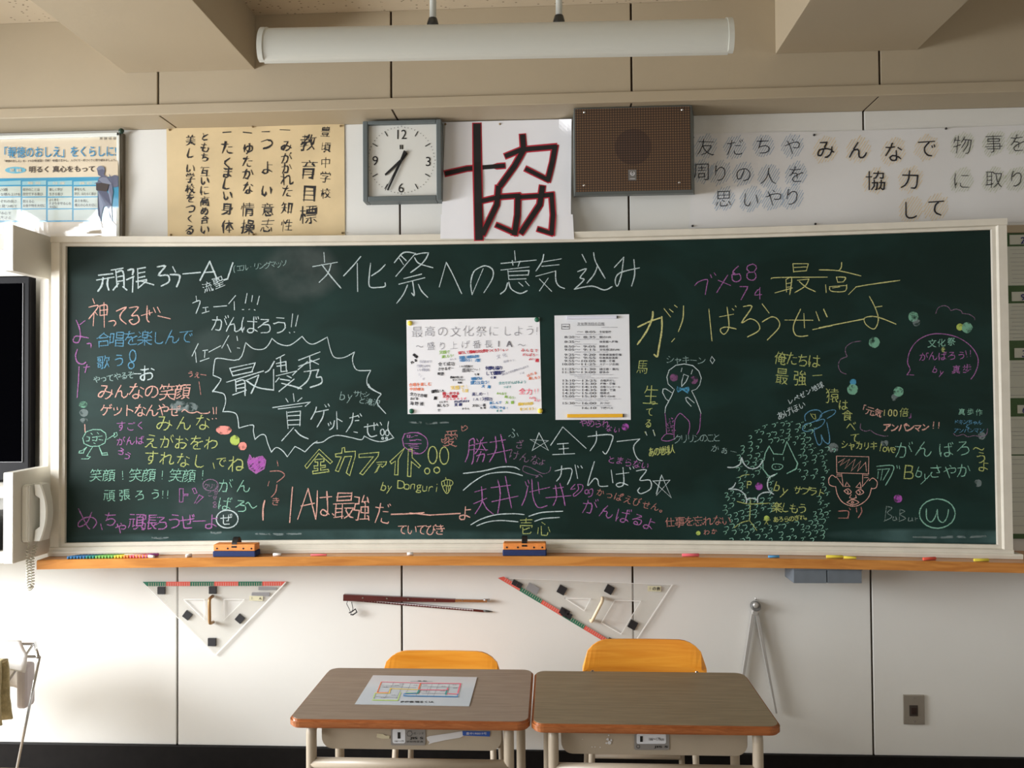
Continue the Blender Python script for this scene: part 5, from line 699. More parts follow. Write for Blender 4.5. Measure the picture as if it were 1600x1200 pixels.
# penguin with boots
D('white', 1.5, 'L', '390,505 330,450 315,370 340,290 420,230 520,215 620,235 690,300 718,380 700,460 660,510 605,530;402,512 370,590 300,720 292,785;605,530 650,620 690,720 715,795;385,560 300,505 270,510 265,550 300,620 335,650;600,712 545,650 535,610 560,605 635,670;492,262 482,305;615,285 600,332;512,335 490,420 488,482;488,482 540,420 568,358;568,358 512,335', 'chalk_drawing', False, 'bird with bow tie')
D('purple', 1.4, 'L', '292,790 305,900 312,1030;410,870 440,820 475,795 530,840 575,890 582,960 565,1040;710,800 705,900 695,985 665,1040;410,870 400,980 400,1090;400,1095 330,1118 260,1110 258,1085 310,1035 395,1040', 'chalk_drawing', True, 'boots of the bird')
DL('purple', 1.1, [[(1042+rnd.random()*13, 651+rnd.random()*25), ] for _ in range(34)], 'speckles')
DOT('cheek', 1053, 590, 6.5, 6, 'cheek'); DOT('cheek', 1084, 594, 6.5, 6, 'cheek')
blob('chalk_drawing', traced('L', '435,475 492,500 575,480 580,520 560,562 495,520 445,550 428,515')[0], atB, CH['softblue'], cb)['label'] = 'blue chalk bow tie'
W('pale', 1.3, 'クリリンのこと', 1059, 686, 1120, 684, 14); W('pale', 1.3, 'かぁー', 1117, 701, 1146, 706, 12)
W('lime', 1.8, 'あの地球人', 1018, 706, 1051, 702, 14, .62)
W('lime', 2.0, '俺たちは', 1220, 559, 1272, 564, 22, .9); W('lime', 2.0, '最強', 1222, 589, 1250, 591, 26, .8); D('lime', 1.8, 'G', '1450,1035 1520,1030', T)
W('white', 1.4, 'レペゼン地球', 1235, 627, 1282, 602, 9.5); W('white', 1.4, 'あげほい', 1220, 649, 1253, 633, 12)
W('lime', 1.8, '猿', 1300, 617, 1300, 617, 24, .9); W('lime', 1.8, 'は食べて', 1318, 632, 1336, 684, 17, .9, 1, True)
W('lime', 1.7, 'シャカリキ', 1320, 695, 1365, 697, 14, .85); W('lime', 1.7, 'love', 1376, 699, 1396, 702, 17, .9)
W('mint', 1.9, 'がん', 1412, 702, 1444, 702, 28); W('mint', 1.9, 'ばろ', 1478, 702, 1506, 700, 26); W('lime', 1.9, '〜うよ', 1529, 701, 1538, 727, 20, 1, 1, True)
D('mint', 1.8, 'J', '360,515 460,510 455,560 415,632;365,535 440,530;370,545 365,590;395,540 385,600;440,530 400,600;485,510 488,525;500,512 503,530', T)
W('lime', 2.2, 'B', 1420, 738, 1420, 738, 34); W('mint', 1.8, 'by', 1436, 739, 1448, 743, 24); W('mint', 1.8, 'さやか', 1462, 737, 1506, 736, 22)
# blue hat figure
D('blue', 1.7, 'M', '735,100 730,50 780,10 850,5 880,40 860,80 790,115 735,130 710,165 720,190 780,190 870,150 905,105 890,85 830,105;860,75 880,40 940,10 1000,5 990,40 930,78;810,180 820,240 850,315 880,290 875,225;875,225 900,280 940,305 950,250 925,115', 'chalk_drawing', True, 'hat on two legs')
D('lime', 1.2, 'M', '780,35 800,70 825,85 820,40;795,40 815,45', 'chalk_drawing')
# pig faced figure with cat ears and clouds
D('mint', 2.2, 'M', '365,450 375,390 410,325;410,325 450,395;450,395 530,400;530,400 568,285;568,285 640,435;640,435 665,480 650,530 570,570;355,460 355,530 400,590 440,598 480,570', 'chalk_drawing', False, 'pig-nosed cat head')
D('mint', 1.4, 'M', '435,515 445,490 485,485 525,495 530,515 500,535 455,535 435,515;448,430 450,455;540,425 538,450;465,510 467,516;500,510 502,514', 'chalk_drawing', True, 'face of the pig-nosed cat head')
D('white', 2.2, 'M', '40,515 100,515 150,485 160,430;165,430 190,490 240,525 300,520 340,480 355,455;50,710 90,690 110,655;50,710 130,715 180,745 205,790 210,825;205,835 215,800 250,792 300,805 308,830;308,830 310,780 350,745 410,738 450,755;450,755 410,720 395,670 410,610 460,580', 'chalk_drawing', True, 'cloud outline around the pig-nosed cat')
D('lime', 1.6, 'M', '125,820 220,842 320,840 415,835;245,795 240,900 235,985;235,990 160,1010 98,1055;235,990 300,1078;145,605 180,585 232,580', 'chalk_drawing', True, 'stick limbs')
DOT('softpurple', 1186, 760, 5.8); W('lime', 1.8, 'P', 1171, 758, 1171, 758, 16)
W('lime', 2.0, 'by', 1214, 761, 1227, 765, 23); W('lime', 1.7, 'サプラト', 1246, 766, 1283, 770, 14)
W('lime', 1.9, '楽しもう', 1214, 792, 1254, 795, 17); W('lime', 1.4, 'あろらのぎれ。', 1212, 812, 1262, 808, 9)
DOT('softlime', 1198, 810, 4.5); D('lime', 1.3, 'M', '385,1000 370,1025;385,1000 400,1025;360,985 420,985;385,980 385,1000', 'chalk_drawing', False, 'tiny figure')
ls = []; ls_c = []
for k in range(250):
    for _try in range(20):
        x = 1133+rnd.random()*172; y = 662+rnd.random()*182
        u, v = (x-1130)*5.714, (y-640)*5.714
        if v < 430 and u < 400-(430-v)*-.1 and u < 330+(v-130)*-.9+0: continue
        if v < 330 and u < 150+(330-v)*.9: continue
        if 340 < u < 680 and 300 < v < 610: continue
        if 430 < u < 860 and 610 < v < 900: continue
        if 200 < u < 400 and 590 < v < 800: continue
        if u < 130 and v < 720: continue
        if v < 330 and u > 790: continue
        if v > 380 and u > 930: continue
        if v > 900 and 330 < u < 780 and v < 1010: continue
        if any(abs(a-x) < 8 and abs(c-y) < 6.5 for a, c in ls_c): continue
        ls_c.append((x, y)); s = 3.2+rnd.random()*2.6
        ls.append([(x-s*.8, y-s*.25), (x+s*.15, y-s*.45), (x+s*.45, y-s*.1), (x+s*.3, y+s*.4), (x-s*.1, y+s*.8)])
        if rnd.random() < .5: ls += [[(x+s*.75, y-s*.8)], [(x+s*1.15, y-s*.95)]]
        break
DL('mint', 1.1, ls, 'sea of tiny hook marks')
W('rose', 1.7, '仕事を忘れない', 1047, 816, 1135, 813, 16); W('rose', 1.3, 'わか', 1104, 831, 1116, 830, 9); DOT('softlime', 1091, 833, 3.5)
# flat-top face
D('pink', 1.6, 'J', '108,450 310,455;108,450 110,555;310,455 308,560;110,555 310,562;140,560 150,640;272,562 270,640;108,580 150,640;312,590 270,640;160,640 172,615 192,640 160,640;230,645 255,615 262,650 230,645;200,690 190,710 210,718 232,710 228,695;110,565 140,565;110,575 140,575;280,570 305,570;280,585 305,585;120,490 160,465 130,510 190,470 160,530 225,470 200,545 260,480 240,545 290,490 295,545', 'chalk_drawing', False, 'flat-topped face with round ears')
D('pink', 1.6, 'J', '105,585 80,570 60,595 65,630 100,642;312,605 335,588 362,612 355,648 325,655;103,640 115,695 150,742 215,765 270,745 310,705 327,650;155,668 180,655 200,675 180,688 155,668;228,675 255,658 278,678 250,692 228,675;173,740 208,722 247,740 210,755 173,740;200,740 208,733 216,740 208,746 200,740;170,662 180,672 178,684;245,665 256,675 252,688', 'chalk_drawing', True, 'flat-topped face with round ears')
D('rose', 2.0, 'J', '120,795 182,795 178,838;120,838 182,838;188,775 195,785;232,775 235,800;262,770 265,800 245,835', T)
D('grey', 1.6, 'J', '420,765 410,855;420,765 455,775 425,805 455,830 405,858;465,830 460,850 480,850 478,830 488,852;505,785 500,850;505,785 535,795 505,815 540,840 500,858;560,835 558,855 580,852 580,835 585,855;600,835 602,858;602,842 615,840', T)
DL('mint', 1.9, [circle(1464.5, 802.5, 28, 23)], 'circle'); D('mint', 2.0, 'J', '670,780 672,840 700,862 725,830 738,785;738,785 745,845 775,865 800,830 808,785', T)
DOT('softpurple', 1403, 779, 6.5)
# upper right
for (x, y, r, c) in ((1427, 495, 8, 'softmint'), (1432, 504, 6, 'smudge'), (1500, 511, 5.5, 'softlime'), (1511, 512, 8.5, 'softmint'), (1366, 535, 8.5, 'softmint'),
                     (1333, 597, 5, 'softblue'), (1332, 608.5, 8.5, 'softmint'), (1404, 612, 8, 'softmint'), (1398, 621, 5.5, 'smudge'), (1302, 700, 8, 'smudge'), (1528, 755, 6, 'smudge'), (1534, 681, 6, 'smudge'), (1382, 692, 6, 'smudge')):
    DOT(c, x, y, r)
D('dim', 1.4, 'I', '910,550 930,505 975,488 1010,500 1030,525 1070,515 1110,530 1120,548 1170,555 1210,580 1215,598;325,765 260,775 210,810 205,850 220,885;220,885 165,910 150,960 170,1005 210,1022', 'chalk_drawing', True, 'cloud outline')
D('purple', 1.6, 'I', '685,1028 740,1030;685,1028 710,985 690,930 710,840 770,760 860,715 960,708 1080,735 1180,800 1235,880 1240,950 1215,1020 1185,1062', 'chalk_drawing', True, 'speech bubble')
W('mint', 1.6, '文化祭', 1456, 536, 1486, 534, 13); W('lime', 1.3, 'を', 1474, 546, 1474, 546, 8); W('purple', 1.6, 'がんばろう', 1443, 557, 1502, 555, 14); W('purple', 1.6, '!!', 1510, 553, 1516, 552, 14)
W('purple', 1.6, 'by', 1461, 578, 1471, 581, 14); W('purple', 1.6, '真歩', 1494, 577, 1511, 576, 14)
W('pink', 1.7, '「元気', 1347, 638, 1372, 645, 13); W('yellow', 1.7, '100', 1382, 645, 1399, 645, 15); W('lime', 1.6, '倍', 1413, 645, 1413, 645, 15); W('purple', 1.5, '」', 1425, 648, 1425, 648, 10)
W('pink', 2.6, 'アンパンマン', 1386, 668, 1446, 668, 13); W('pink', 2.2, '!!', 1459, 665, 1467, 665, 15)
W('mint', 1.4, '真歩作', 1503, 643, 1530, 644, 10); W('blue', 1.2, 'ドキンちゃん', 1494, 659, 1531, 660, 8); W('blue', 1.2, 'と', 1512, 665, 1512, 665, 7); W('blue', 1.2, 'アンパンマン', 1494, 673, 1534, 672, 8)
D('dim', 1.4, 'J', '260,245 258,280 290,295 320,290 350,310 400,325 430,325;840,310 860,325 900,315 930,330 970,322 1010,330 1045,315 1052,280', 'chalk_drawing', True, 'cloud outline')
# wiped chalk dust along the lower edge
for (a, b_, y) in ((238, 262, 840), (330, 345, 832), (400, 470, 834), (1480, 1540, 838), (1427, 1500, 839), (640, 700, 660)):
    DL('smudge', 3.5, [[(a, y), ((a+b_)/2, y+1), (b_, y)]], 'dust streak')
# ================================================================ SHEETS AND WRITING ON THE BOARD AND WALL
def ink(name, rgb): return mat('ink_'+name, srgb(*rgb), .7)
IK = {k: ink(k, v) for k, v in {'black': (30, 28, 34), 'grey': (120, 118, 126), 'lgrey': (178, 178, 192), 'red': (206, 50, 66), 'pink': (240, 110, 130), 'orange': (236, 120, 74),
      'yellow': (240, 205, 90), 'green': (140, 190, 60), 'blue': (50, 130, 190), 'navy': (36, 44, 110), 'teal': (60, 150, 150), 'pbl': (120, 160, 195), 'pyl': (232, 200, 130), 'pgn': (178, 190, 150)}.items()}
def ink_text(par, mp, col, wpx, t, x0, y0, x1, y1, size, asp=1.0, jit=.6, name='lettering', up=False, jw=.1):
    return strokes(name, text_lines(t, x0, y0, x1, y1, size, asp, jit, up), wpx, mp, IK[col] if col in IK else col, par, jw=jw)
def magnet(x, y, r, rgb, cname, where):
    p = atB(x, y, .0012); o = disc('round_magnet', p, (0, -1, 0), r, .008, mat('magnet_'+cname, srgb(*rgb), .35), None, 22, 1)
    return tag(o, '%s round magnet at the %s corner of the handwritten sheet' % (cname, where), 'magnet')
ws = thing('handwritten_sheet', 'white sheet with coloured handwritten messages, held on the chalkboard by four magnets', 'sheet', atB(740, 570))
wsp = grid_patch('paper', [(635, 500), (843, 496), (846.5, 646.5), (637, 647)], lambda x, y, e=0: atB(x, y, e), PAPER, ws, 12, 4, .001)
MS = lambda x, y, e=0: atB(x, y, e+.0012)
def Wz(col, w_, t, x0, y0, x1, y1, s, jit=.7): ink_text(wsp, MS, col, w_, t, 630+x0/7.273, 490+y0/7.273, 630+x1/7.273, 490+y1/7.273, s/7.273, 1, jit)
Wz('grey', .75, '最高の文化祭に', 160, 205, 1030, 195, 125); Wz('grey', .75, 'しよう', 1185, 200, 1440, 195, 120); Wz('grey', .9, '!', 1520, 195, 1520, 195, 120)
Wz('grey', .7, '〜盛り上げ番長', 185, 375, 965, 345, 90); Wz('grey', 1.9, '1A', 1085, 345, 1205, 345, 95); Wz('grey', .7, '〜', 1345, 360, 1345, 360, 90)
for (c, w_, t, x0, y0, x1, y1, s) in (
    ('green', 1.0, '笑顔で', 430, 440, 510, 435, 40), ('green', 1.0, '楽しもう!', 455, 490, 570, 475, 36), ('lgrey', .7, 'みんな', 540, 520, 590, 515, 22),
    ('red', 1.2, '協力して最高の文化祭をつくろう!', 640, 445, 1110, 410, 36), ('red', .9, 'もい', 1140, 415, 1180, 410, 28),
    ('blue', 1.1, '笑顔に頑張る姿を', 650, 500, 850, 485, 34), ('blue', 1.1, '頑張ろう! 流聖', 660, 530, 860, 530, 36),
    ('lgrey', .9, '文化', 1080, 490, 1150, 470, 50), ('lgrey', .7, '頑張ろう', 1150, 545, 1250, 530, 26),
    ('red', 1.1, 'みんなで', 1360, 415, 1510, 420, 40), ('red', 1.1, 'がんばろー', 1370, 465, 1520, 470, 34), ('red', 1.1, 'よい!', 1440, 515, 1490, 515, 30), ('red', 1.8, '連', 1520, 530, 1520, 530, 40),
    ('black', 1.5, '頑張', 125, 470, 150, 490, 30), ('black', 1.5, 'れる', 100, 555, 140, 530, 34),
    ('lgrey', .9, '仕合わせで', 200, 545, 310, 545, 34), ('lgrey', .9, '仕事(はやく', 170, 595, 300, 595, 34), ('lgrey', .9, 'いい雰囲気', 175, 640, 280, 640, 34), ('lgrey', .7, 'つくる', 180, 690, 230, 740, 28),
    ('black', 1.1, '全て成功', 420, 575, 560, 570, 44), ('black', 1.1, 'させるぞー', 410, 630, 560, 620, 36), ('black', 1.1, '希望', 405, 685, 440, 685, 36),
    ('black', .8, '1Aの団結で', 640, 600, 780, 600, 30), ('black', .9, '最高だ〜!', 690, 645, 870, 635, 46), ('black', .9, '七海', 820, 690, 850, 690, 24),
    ('navy', 1.5, '何事も協力', 955, 620, 1105, 615, 44), ('navy', 1.5, 'して優勝だ', 960, 680, 1130, 670, 46), ('navy', 1.0, '心愛', 1005, 725, 1040, 725, 26),
    ('lgrey', .8, 'みんなで文化祭をがんばろう', 1130, 690, 1410, 600, 26), ('lgrey', .7, 'つば', 1330, 680, 1360, 675, 20),
    ('orange', 1.0, 'はれる', 1420, 700, 1500, 675, 34), ('orange', 1.1, '楽しもう', 1440, 735, 1540, 725, 34),
    ('black', .8, '最高の思い出', 545, 725, 665, 722, 26), ('black', .8, 'をつくりたい!', 570, 755, 700, 750, 24), ('black', .9, '明美', 630, 785, 655, 785, 22),
    ('blue', 1.2, '笑顔よりは', 785, 740, 880, 735, 34), ('blue', 1.3, '盛り上げよう!', 785, 785, 970, 780, 44), ('blue', 1.4, '大海', 910, 825, 975, 830, 36),
    ('teal', .9, '全力でがんばるよう', 1100, 790, 1380, 775, 34), ('teal', .8, 'つばさ', 1150, 835, 1215, 832, 26),
    ('orange', 1.1, '合唱を楽しむ', 85, 810, 300, 800, 42), ('orange', 1.3, '中田翔汰', 90, 858, 215, 858, 34),
    ('black', 1.1, '全力で合唱', 95, 915, 250, 935, 38), ('black', 1.1, 'おどる', 95, 965, 155, 965, 32), ('black', 1.1, '海野雅', 95, 1020, 210, 1025, 42),
    ('black', 1.2, '優秀な1A', 335, 885, 450, 875, 38), ('black', 1.8, '勇', 365, 960, 365, 960, 38),
    ('yellow', 1.3, '笑顔で!', 560, 845, 720, 830, 46), ('yellow', 1.2, '七望', 680, 875, 720, 875, 36),
    ('red', 1.4, '精一杯やる', 465, 910, 620, 905, 36), ('red', 1.4, '交流に優勝', 465, 940, 600, 940, 32), ('pink', 1.0, 'がんばろうぜ', 500, 972, 700, 965, 26),
    ('navy', 1.1, '楽しめー!', 800, 915, 960, 910, 42), ('navy', 1.1, '1A!河原功', 800, 975, 990, 970, 44), ('green', 1.0, 'みんなで', 1075, 905, 1160, 910, 28), ('green', 1.0, '楽しもう!', 1165, 945, 1270, 960, 32), ('green', 1.3, '大盛', 1175, 1008, 1240, 1008, 34),
    ('black', .9, 'とにかく', 420, 1005, 500, 1000, 26), ('black', 1.1, '楽しもう', 400, 1045, 500, 1040, 36), ('black', .9, '空', 405, 1098, 405, 1098, 28),
    ('navy', 1.2, 'がんばりますす', 590, 1000, 740, 995, 26), ('navy', 1.3, '笑顔', 600, 1035, 650, 1035, 34), ('black', .9, 'かりん', 680, 1080, 740, 1080, 24),
    ('black', 1.0, '文化に一番', 800, 1045, 920, 1040, 32), ('black', .9, '光希', 885, 1072, 925, 1072, 24),
    ('blue', 1.1, '楽しんで', 995, 1015, 1100, 1010, 34), ('blue', 1.2, '元気にやる!', 1000, 1060, 1180, 1075, 34), ('teal', 1.1, 'まの', 1070, 1105, 1110, 1105, 24),
    ('pink', 1.9, '全力', 1350, 885, 1430, 885, 72), ('pink', 1.8, '!!', 1495, 880, 1530, 880, 70), ('pink', 1.0, 'byりん', 1440, 955, 1500, 960, 28), ('pink', 1.2, 'Aい', 1500, 985, 1540, 985, 34),
    ('yellow', 1.3, '最高の文化祭', 1320, 1030, 1460, 1020, 34), ('yellow', 1.3, 'をつくろう!', 1340, 1085, 1500, 1080, 34)):
    Wz(c, w_*.62, t, x0, y0, x1, y1, s)
YEL, GRN = (236, 214, 76), (22, 92, 66)
magnet(640.5, 505, .0098, YEL, 'yellow', 'upper left'); magnet(839, 499.5, .0098, GRN, 'green', 'upper right')
magnet(643, 642.5, .0098, GRN, 'green', 'lower left'); magnet(844, 642, .0098, YEL, 'yellow', 'lower right')
# printed timetable
sh = thing('printed_timetable', 'printed white timetable sheet on the chalkboard, right of the handwritten one', 'sheet', atB(925, 575))
SHP = mat('timetable_paper', srgb(224, 226, 230), .8)
shp = grid_patch('paper', [(866.3, 493), (983, 491), (985.6, 656), (868, 656)], lambda x, y, e=0: atB(x, y, e), SHP, sh, 8, 6, .0015)
tx = lambda x: 860+x/6.854
ty = lambda y: 485+y/6.854
def MT(x, y, e=0): return atB(x, y, e+.0017)
INKP = mat('print_ink', srgb(62, 62, 70), .7)
printed('title', '文化祭当日の日程', tx(288), ty(128), tx(578), ty(158), MT, INKP, shp)
strokes('underline', [[(tx(288), ty(163)), (tx(578), ty(161))]], .6, MT, INKP, shp)
strokes('stamp_box', [[(tx(120), ty(148)), (tx(203), ty(148)), (tx(203), ty(200)), (tx(120), ty(200)), (tx(120), ty(147))]], .7, MT, INKP, shp)
printed('stamp', '早朝練習', tx(130), ty(166), tx(194), ty(182), MT, INKP, shp, .02)
for (y, a, b_, t, x1) in ((230, '', '〜 8:05', '生徒登校', 650), (286, '8:20〜', '8:35', '朝のHR', 650), (336, '8:35〜', '', '体育館へ移動', 722), (387, '8:50〜', '9:05', '開祭式', 618),
                      (421, '9:05〜', '9:15', '文化祭流れPR', 742), (475, '9:25〜', '9:20', '吹奏楽演奏準備', 760), (508, '9:20〜', '9:55', '吹奏楽部演奏', 722), (542, '9:55〜', '10:05', '休憩・準備', 690),
                      (576, '10:05〜', '11:25', 'ステージ企画', 726), (629, '11:25〜', '11:30', '諸注意・案内', 726), (662, '11:30〜', '13:00', '昼休み', 626), (752, '13:10〜', '13:25', '合唱声だし', 692),
                      (785, '13:25〜', '13:30', '移動・準備', 692), (820, '13:30〜', '14:10', '合唱コンクール', 748), (853, '14:10〜', '14:35', '休憩・審査', 698), (886, '14:35〜', '15:00', '閉祭式', 632),
                      (920, '15:05〜', '15:30', '帰りのHR', 695), (994, '15:30〜', '16:00', '片づけ', 632), (1045, '', '16:10', '下校バス', 668)):
    dx = 0 if y < 700 else 8
    if a: printed('time', a, tx((150 if len(a) == 5 else 128)+dx*.5), ty(y-12), tx(318+dx*.5), ty(y+12), MT, INKP, shp, .004)
    if b_: printed('time', b_, tx((352 if ':' in b_ and len(b_) == 4 else (285 if '〜' in b_ else 332))+dx), ty(y-12), tx(482+dx), ty(y+12), MT, INKP, shp, .004)
    printed('entry', t, tx(524+dx), ty(y-13), tx(x1), ty(y+13), MT, INKP, shp, .01)
for (y, x0, x1) in ((181, 548, 718), (257, 268, 560), (309, 250, 580), (361, 252, 505), (446, 255, 618), (602, 325, 555), (688, 205, 680), (706, 258, 430), (724, 290, 722), (948, 130, 760), (966, 262, 622), (1020, 250, 655)):
    printed('fine_print', '吹奏楽部員は体育館準備のため先に移動する生徒連絡事項校内放送で案内します'[:max(8, int((x1-x0)/15))], tx(x0), ty(y-5), tx(x1), ty(y+5), MT, mat('faint_print', srgb(140, 140, 150), .8), shp)
def bar(x0, x1, y0, y1, m, lab, capc):
    a = atB(x0, y1, .001); b_ = atB(x1, y0, .001); t = thing('magnetic_bar', lab, 'magnet', ((a.x+b_.x)/2, a.y, (a.z+b_.z)/2))
    box('bar', a.x, b_.x, a.y-.011, a.y-.003, a.z, b_.z, m, t, .0015); box('end_cap', b_.x, b_.x+.004, a.y-.0105, a.y-.003, a.z+.0005, b_.z-.0005, capc, t)
bar(885, 963.5, 493.5, 499, mat('white_bar', srgb(222, 224, 238), .4), 'white magnetic bar holding the top of the printed timetable', DGREY)
bar(886, 973, 646.5, 652.5, mat('yellow_bar', srgb(236, 180, 44), .4), 'yellow magnetic bar holding the bottom of the printed timetable', DGREY)

# ---- aged calligraphy sheet
CP = mat('aged_paper', srgb(212, 190, 148), .8, noise=.1, nscale=6)
ca = thing('calligraphy_sheet', 'aged yellowed paper with vertical brush calligraphy, pinned left of the clock', 'poster', atY(400, 283, 0))
def MW(x, y, e=0): return atY(x, y, -.0035-.0022*math.sin(x/34)*math.sin(y/27+1)-e)
grid_patch('paper', [(260, 197), (538, 193.5), (539, 369.5), (262, 370)], MW, CP, ca, 30, 20)
BR = mat('brush_ink', srgb(26, 24, 26), .6)
def brush(t, x, ys, s, w_, asp=.95):
    if not isinstance(ys, list): ys = [ys[0]+(ys[1]-ys[0])*i/max(1, len(t)-1) for i in range(len(t))]
    ls = []
    for c, y in zip(t, ys): ls += text_lines(c, x, y, x, y, s, asp, 1.6)
    o = strokes('brush_lettering', ls, w_, MW, BR, ca, taper=.55, jw=.45)
brush('豊頃中学校', 509, (207, 301), 17, 1.7); brush('教育目標', 482, [224, 266, 300, 334], 27, 3.0)
brush('一', 445, [203], 15, 3.2); brush('みがかれた知性', 448, [229, 247, 262, 280, 300, 324, 351], 19, 2.3)
brush('一', 414, [205], 13, 3.2); brush('つよい意志', 417, [226, 263, 298, 327, 352], 21, 2.4)
brush('一', 386, [207], 14, 3.2); brush('ゆたかな情操', 387, [231, 253, 272, 293, 327, 354], 20, 2.4)
brush('一', 354, [207], 14, 3.2); brush('たくましい身体', 355, [232, 253, 270, 288, 305, 327, 354], 20, 2.4)
brush('ともち、互いに高め合い', 320, [214, 230, 246, 256, 269, 283, 297, 314, 329, 344, 359], 15, 1.9); brush('美しい学校をつくる', 297, [219, 240, 262, 277, 295, 309, 325, 341, 358], 15, 1.9)
PIN = mat('pin_metal', srgb(150, 130, 100), .35, .7); PINK_ = mat('black_pin', srgb(28, 26, 26), .4)
def pins(par, pts, m=None):
    for x, y in pts: disc('pin', atY(x, y, -.006), (0, -1, 0), .0045, .006, m or PIN, par, 10, 1)
pins(ca, [(265, 203), (532, 197), (535, 364), (267, 367), (395, 198), (396, 366)])
# ---- big character poster
ky = thing('big_character_poster', 'white poster with one huge black and red brush character, right of the clock', 'poster', atY(790, 280, 0))
def KY(x, y, e=0): return atY(x, y, -.005-.066*max(0, (y-250)/122)**1.5-.0015*math.sin(x/23)-(.03*max(0, (x-876)/16)*max(0, (206-y)/16))-e)
grid_patch('lower_sheet', [(689, 335), (895, 335), (897, 374), (688, 373)], KY, PAPER, ky, 16, 8)
grid_patch('upper_sheet', [(696, 191), (893, 186), (892, 335), (690, 340)], lambda x, y, e=0: KY(x, y, .0015), PAPER, ky, 30, 24)
MK = lambda x, y, e=0: KY(x, y, e+.0022)
kan = [('1090,622 1092,800 1096,1000 1100,1172', 11.5), ('940,855 1040,832 1220,818', 7), ('1236,768 1310,738 1475,724', 7), ('1475,724 1462,800 1440,888', 7.5), ('1335,835 1440,888', 6),
       ('1315,672 1320,740 1275,820 1208,912', 8), ('1112,992 1200,972 1296,965', 6.5), ('1292,965 1290,1060 1276,1152', 8), ('1190,1112 1276,1150', 6), ('1196,925 1188,1010 1120,1150', 8),
       ('1310,972 1400,966 1462,960', 6.5), ('1458,960 1465,1060 1458,1152', 7), ('1395,1132 1458,1152', 6), ('1412,925 1400,1010 1310,1145', 8)]
for s, w_ in kan: strokes('red_outline', traced('Q', s), w_+4.0, MK, REDINK, ky, .0, taper=0, jw=.05)
for s, w_ in kan: strokes('brush_stroke', traced('Q', s), w_, MK, INK, ky, .0016, taper=0, jw=.05)
pins(ky, [(696, 194), (781, 194), (887, 191)], PIN)
# ---- three handwritten sheets to the right
def hatch(par, mp, col, cx, cy, rx, ry, ang, n=9):
    ls = []
    dx, dy = math.cos(ang), -math.sin(ang)
    for k in range(n):
        f = (k+.5)/n*2-1; L = math.sqrt(max(.05, 1-f*f)); ox, oy = -dy*f*ry, dx*f*ry; j = rnd.uniform(.8, 1.15)
        ls.append([(cx+ox-dx*rx*L*j, cy+oy-dy*rx*L*j), (cx+ox+dx*rx*L*j, cy+oy+dy*rx*L*j)])
    return ls
def MR(x, y, e=0): return atY(x, y, -.0045-.0018*math.sin(x/31+y/40)-e)
def slogan(lab, quad, chars, col, asp, w_, size, hk):
    t = thing('slogan_sheet', lab, 'poster', atY((quad[0][0]+quad[1][0])/2, 280, 0))
    pp_ = grid_patch('paper', quad, MR, mat('drawing_paper', srgb(220, 219, 218), .8), t, 24, 16)
    hs = []
    for c, x, y in chars: hs += hatch(t, MR, col, x, y, size*.72, size*.62, hk, 10)
    strokes('pencil_hatching', hs, .8, MR, IK[col], pp_)
    ls = []
    for c, x, y in chars: ls += text_lines(c, x, y, x, y, size, asp, .8)
    strokes('lettering', ls, w_, MR, IK['black'], pp_, .0014, jw=.1)
    return t
rr = lambda x: 1200+x/3.158
ry_ = lambda y: y/3.158
s1 = slogan('white sheet with blue-hatched handwriting, directly right of the wall speaker', [(1083, 209), (1266, 205.5), (1266, 352), (1077, 357)],
     [('友', 1103, 229), ('だ', 1148, 230), ('ち', 1193, 228), ('や', 1238, 228), ('周', 1097, 268), ('り', 1125, 270), ('の', 1161, 272), ('人', 1201, 275), ('を', 1244, 272), ('思', 1131, 311), ('い', 1173, 311), ('や', 1208, 310), ('り', 1238, 308)], 'pbl', 1.0, 1.25, 27, 1.05)
s2 = slogan('white sheet with bold black handwriting over yellow hatching, in the middle of three', [(1266, 206), (1476, 200), (1476, 350), (1266, 352)],
     [('み', 1290, 234), ('ん', 1341, 234), ('な', 1396, 237), ('で', 1448, 231), ('協', 1368, 283), ('力', 1422, 280), ('し', 1423, 327), ('て', 1463, 324)], 'pyl', 1.0, 2.4, 30, 1.0)
s3 = slogan('white sheet with thin handwriting over faint green hatching, rightmost on the wall', [(1476, 200), (1660, 193), (1660, 345), (1476, 350)],
     [('物', 1503, 226), ('事', 1553, 224), ('を', 1590, 223), ('に', 1503, 282), ('取', 1553, 281), ('り', 1588, 280), ('組', 1625, 280), ('も', 1625, 223)], 'pgn', 1.0, 1.3, 28, 1.0)
pins(s1, [(1083, 215), (1082, 353)], PINK_); pins(s2, [(1272, 211), (1274, 350)], PINK_); pins(s3, [(1478, 201)], PINK_)
# ---- blue framed poster at the left
po = thing('framed_poster', 'glossy blue and cream poster in a thin frame at the upper left of the wall', 'poster', atY(95, 290, 0))
PCR = mat('poster_cream', srgb(222, 208, 184), .35, coat=1); PBL = mat('poster_blue', srgb(52, 150, 190), .35, coat=1); PBT = mat('poster_title_blue', srgb(38, 140, 190), .35, coat=1)
PBK = mat('poster_black', srgb(60, 52, 52), .35, coat=1); PLB = mat('poster_light_blue', srgb(150, 196, 205), .35, coat=1); PCELL = mat('poster_cell', srgb(196, 206, 196), .35, coat=1)
PFG = mat('poster_figure', srgb(84, 92, 120), .4, coat=1); PFG2 = mat('poster_figure_light', srgb(120, 128, 150), .4, coat=1)
for _m in (PCR, PBL, PBT, PBK, PLB, PCELL, PFG, PFG2): _m.node_tree.nodes['Principled BSDF'].inputs['Coat IOR'].default_value = 1.9
pt = atY(95, 209, 0).z; pbm = atY(95, 371, 0).z
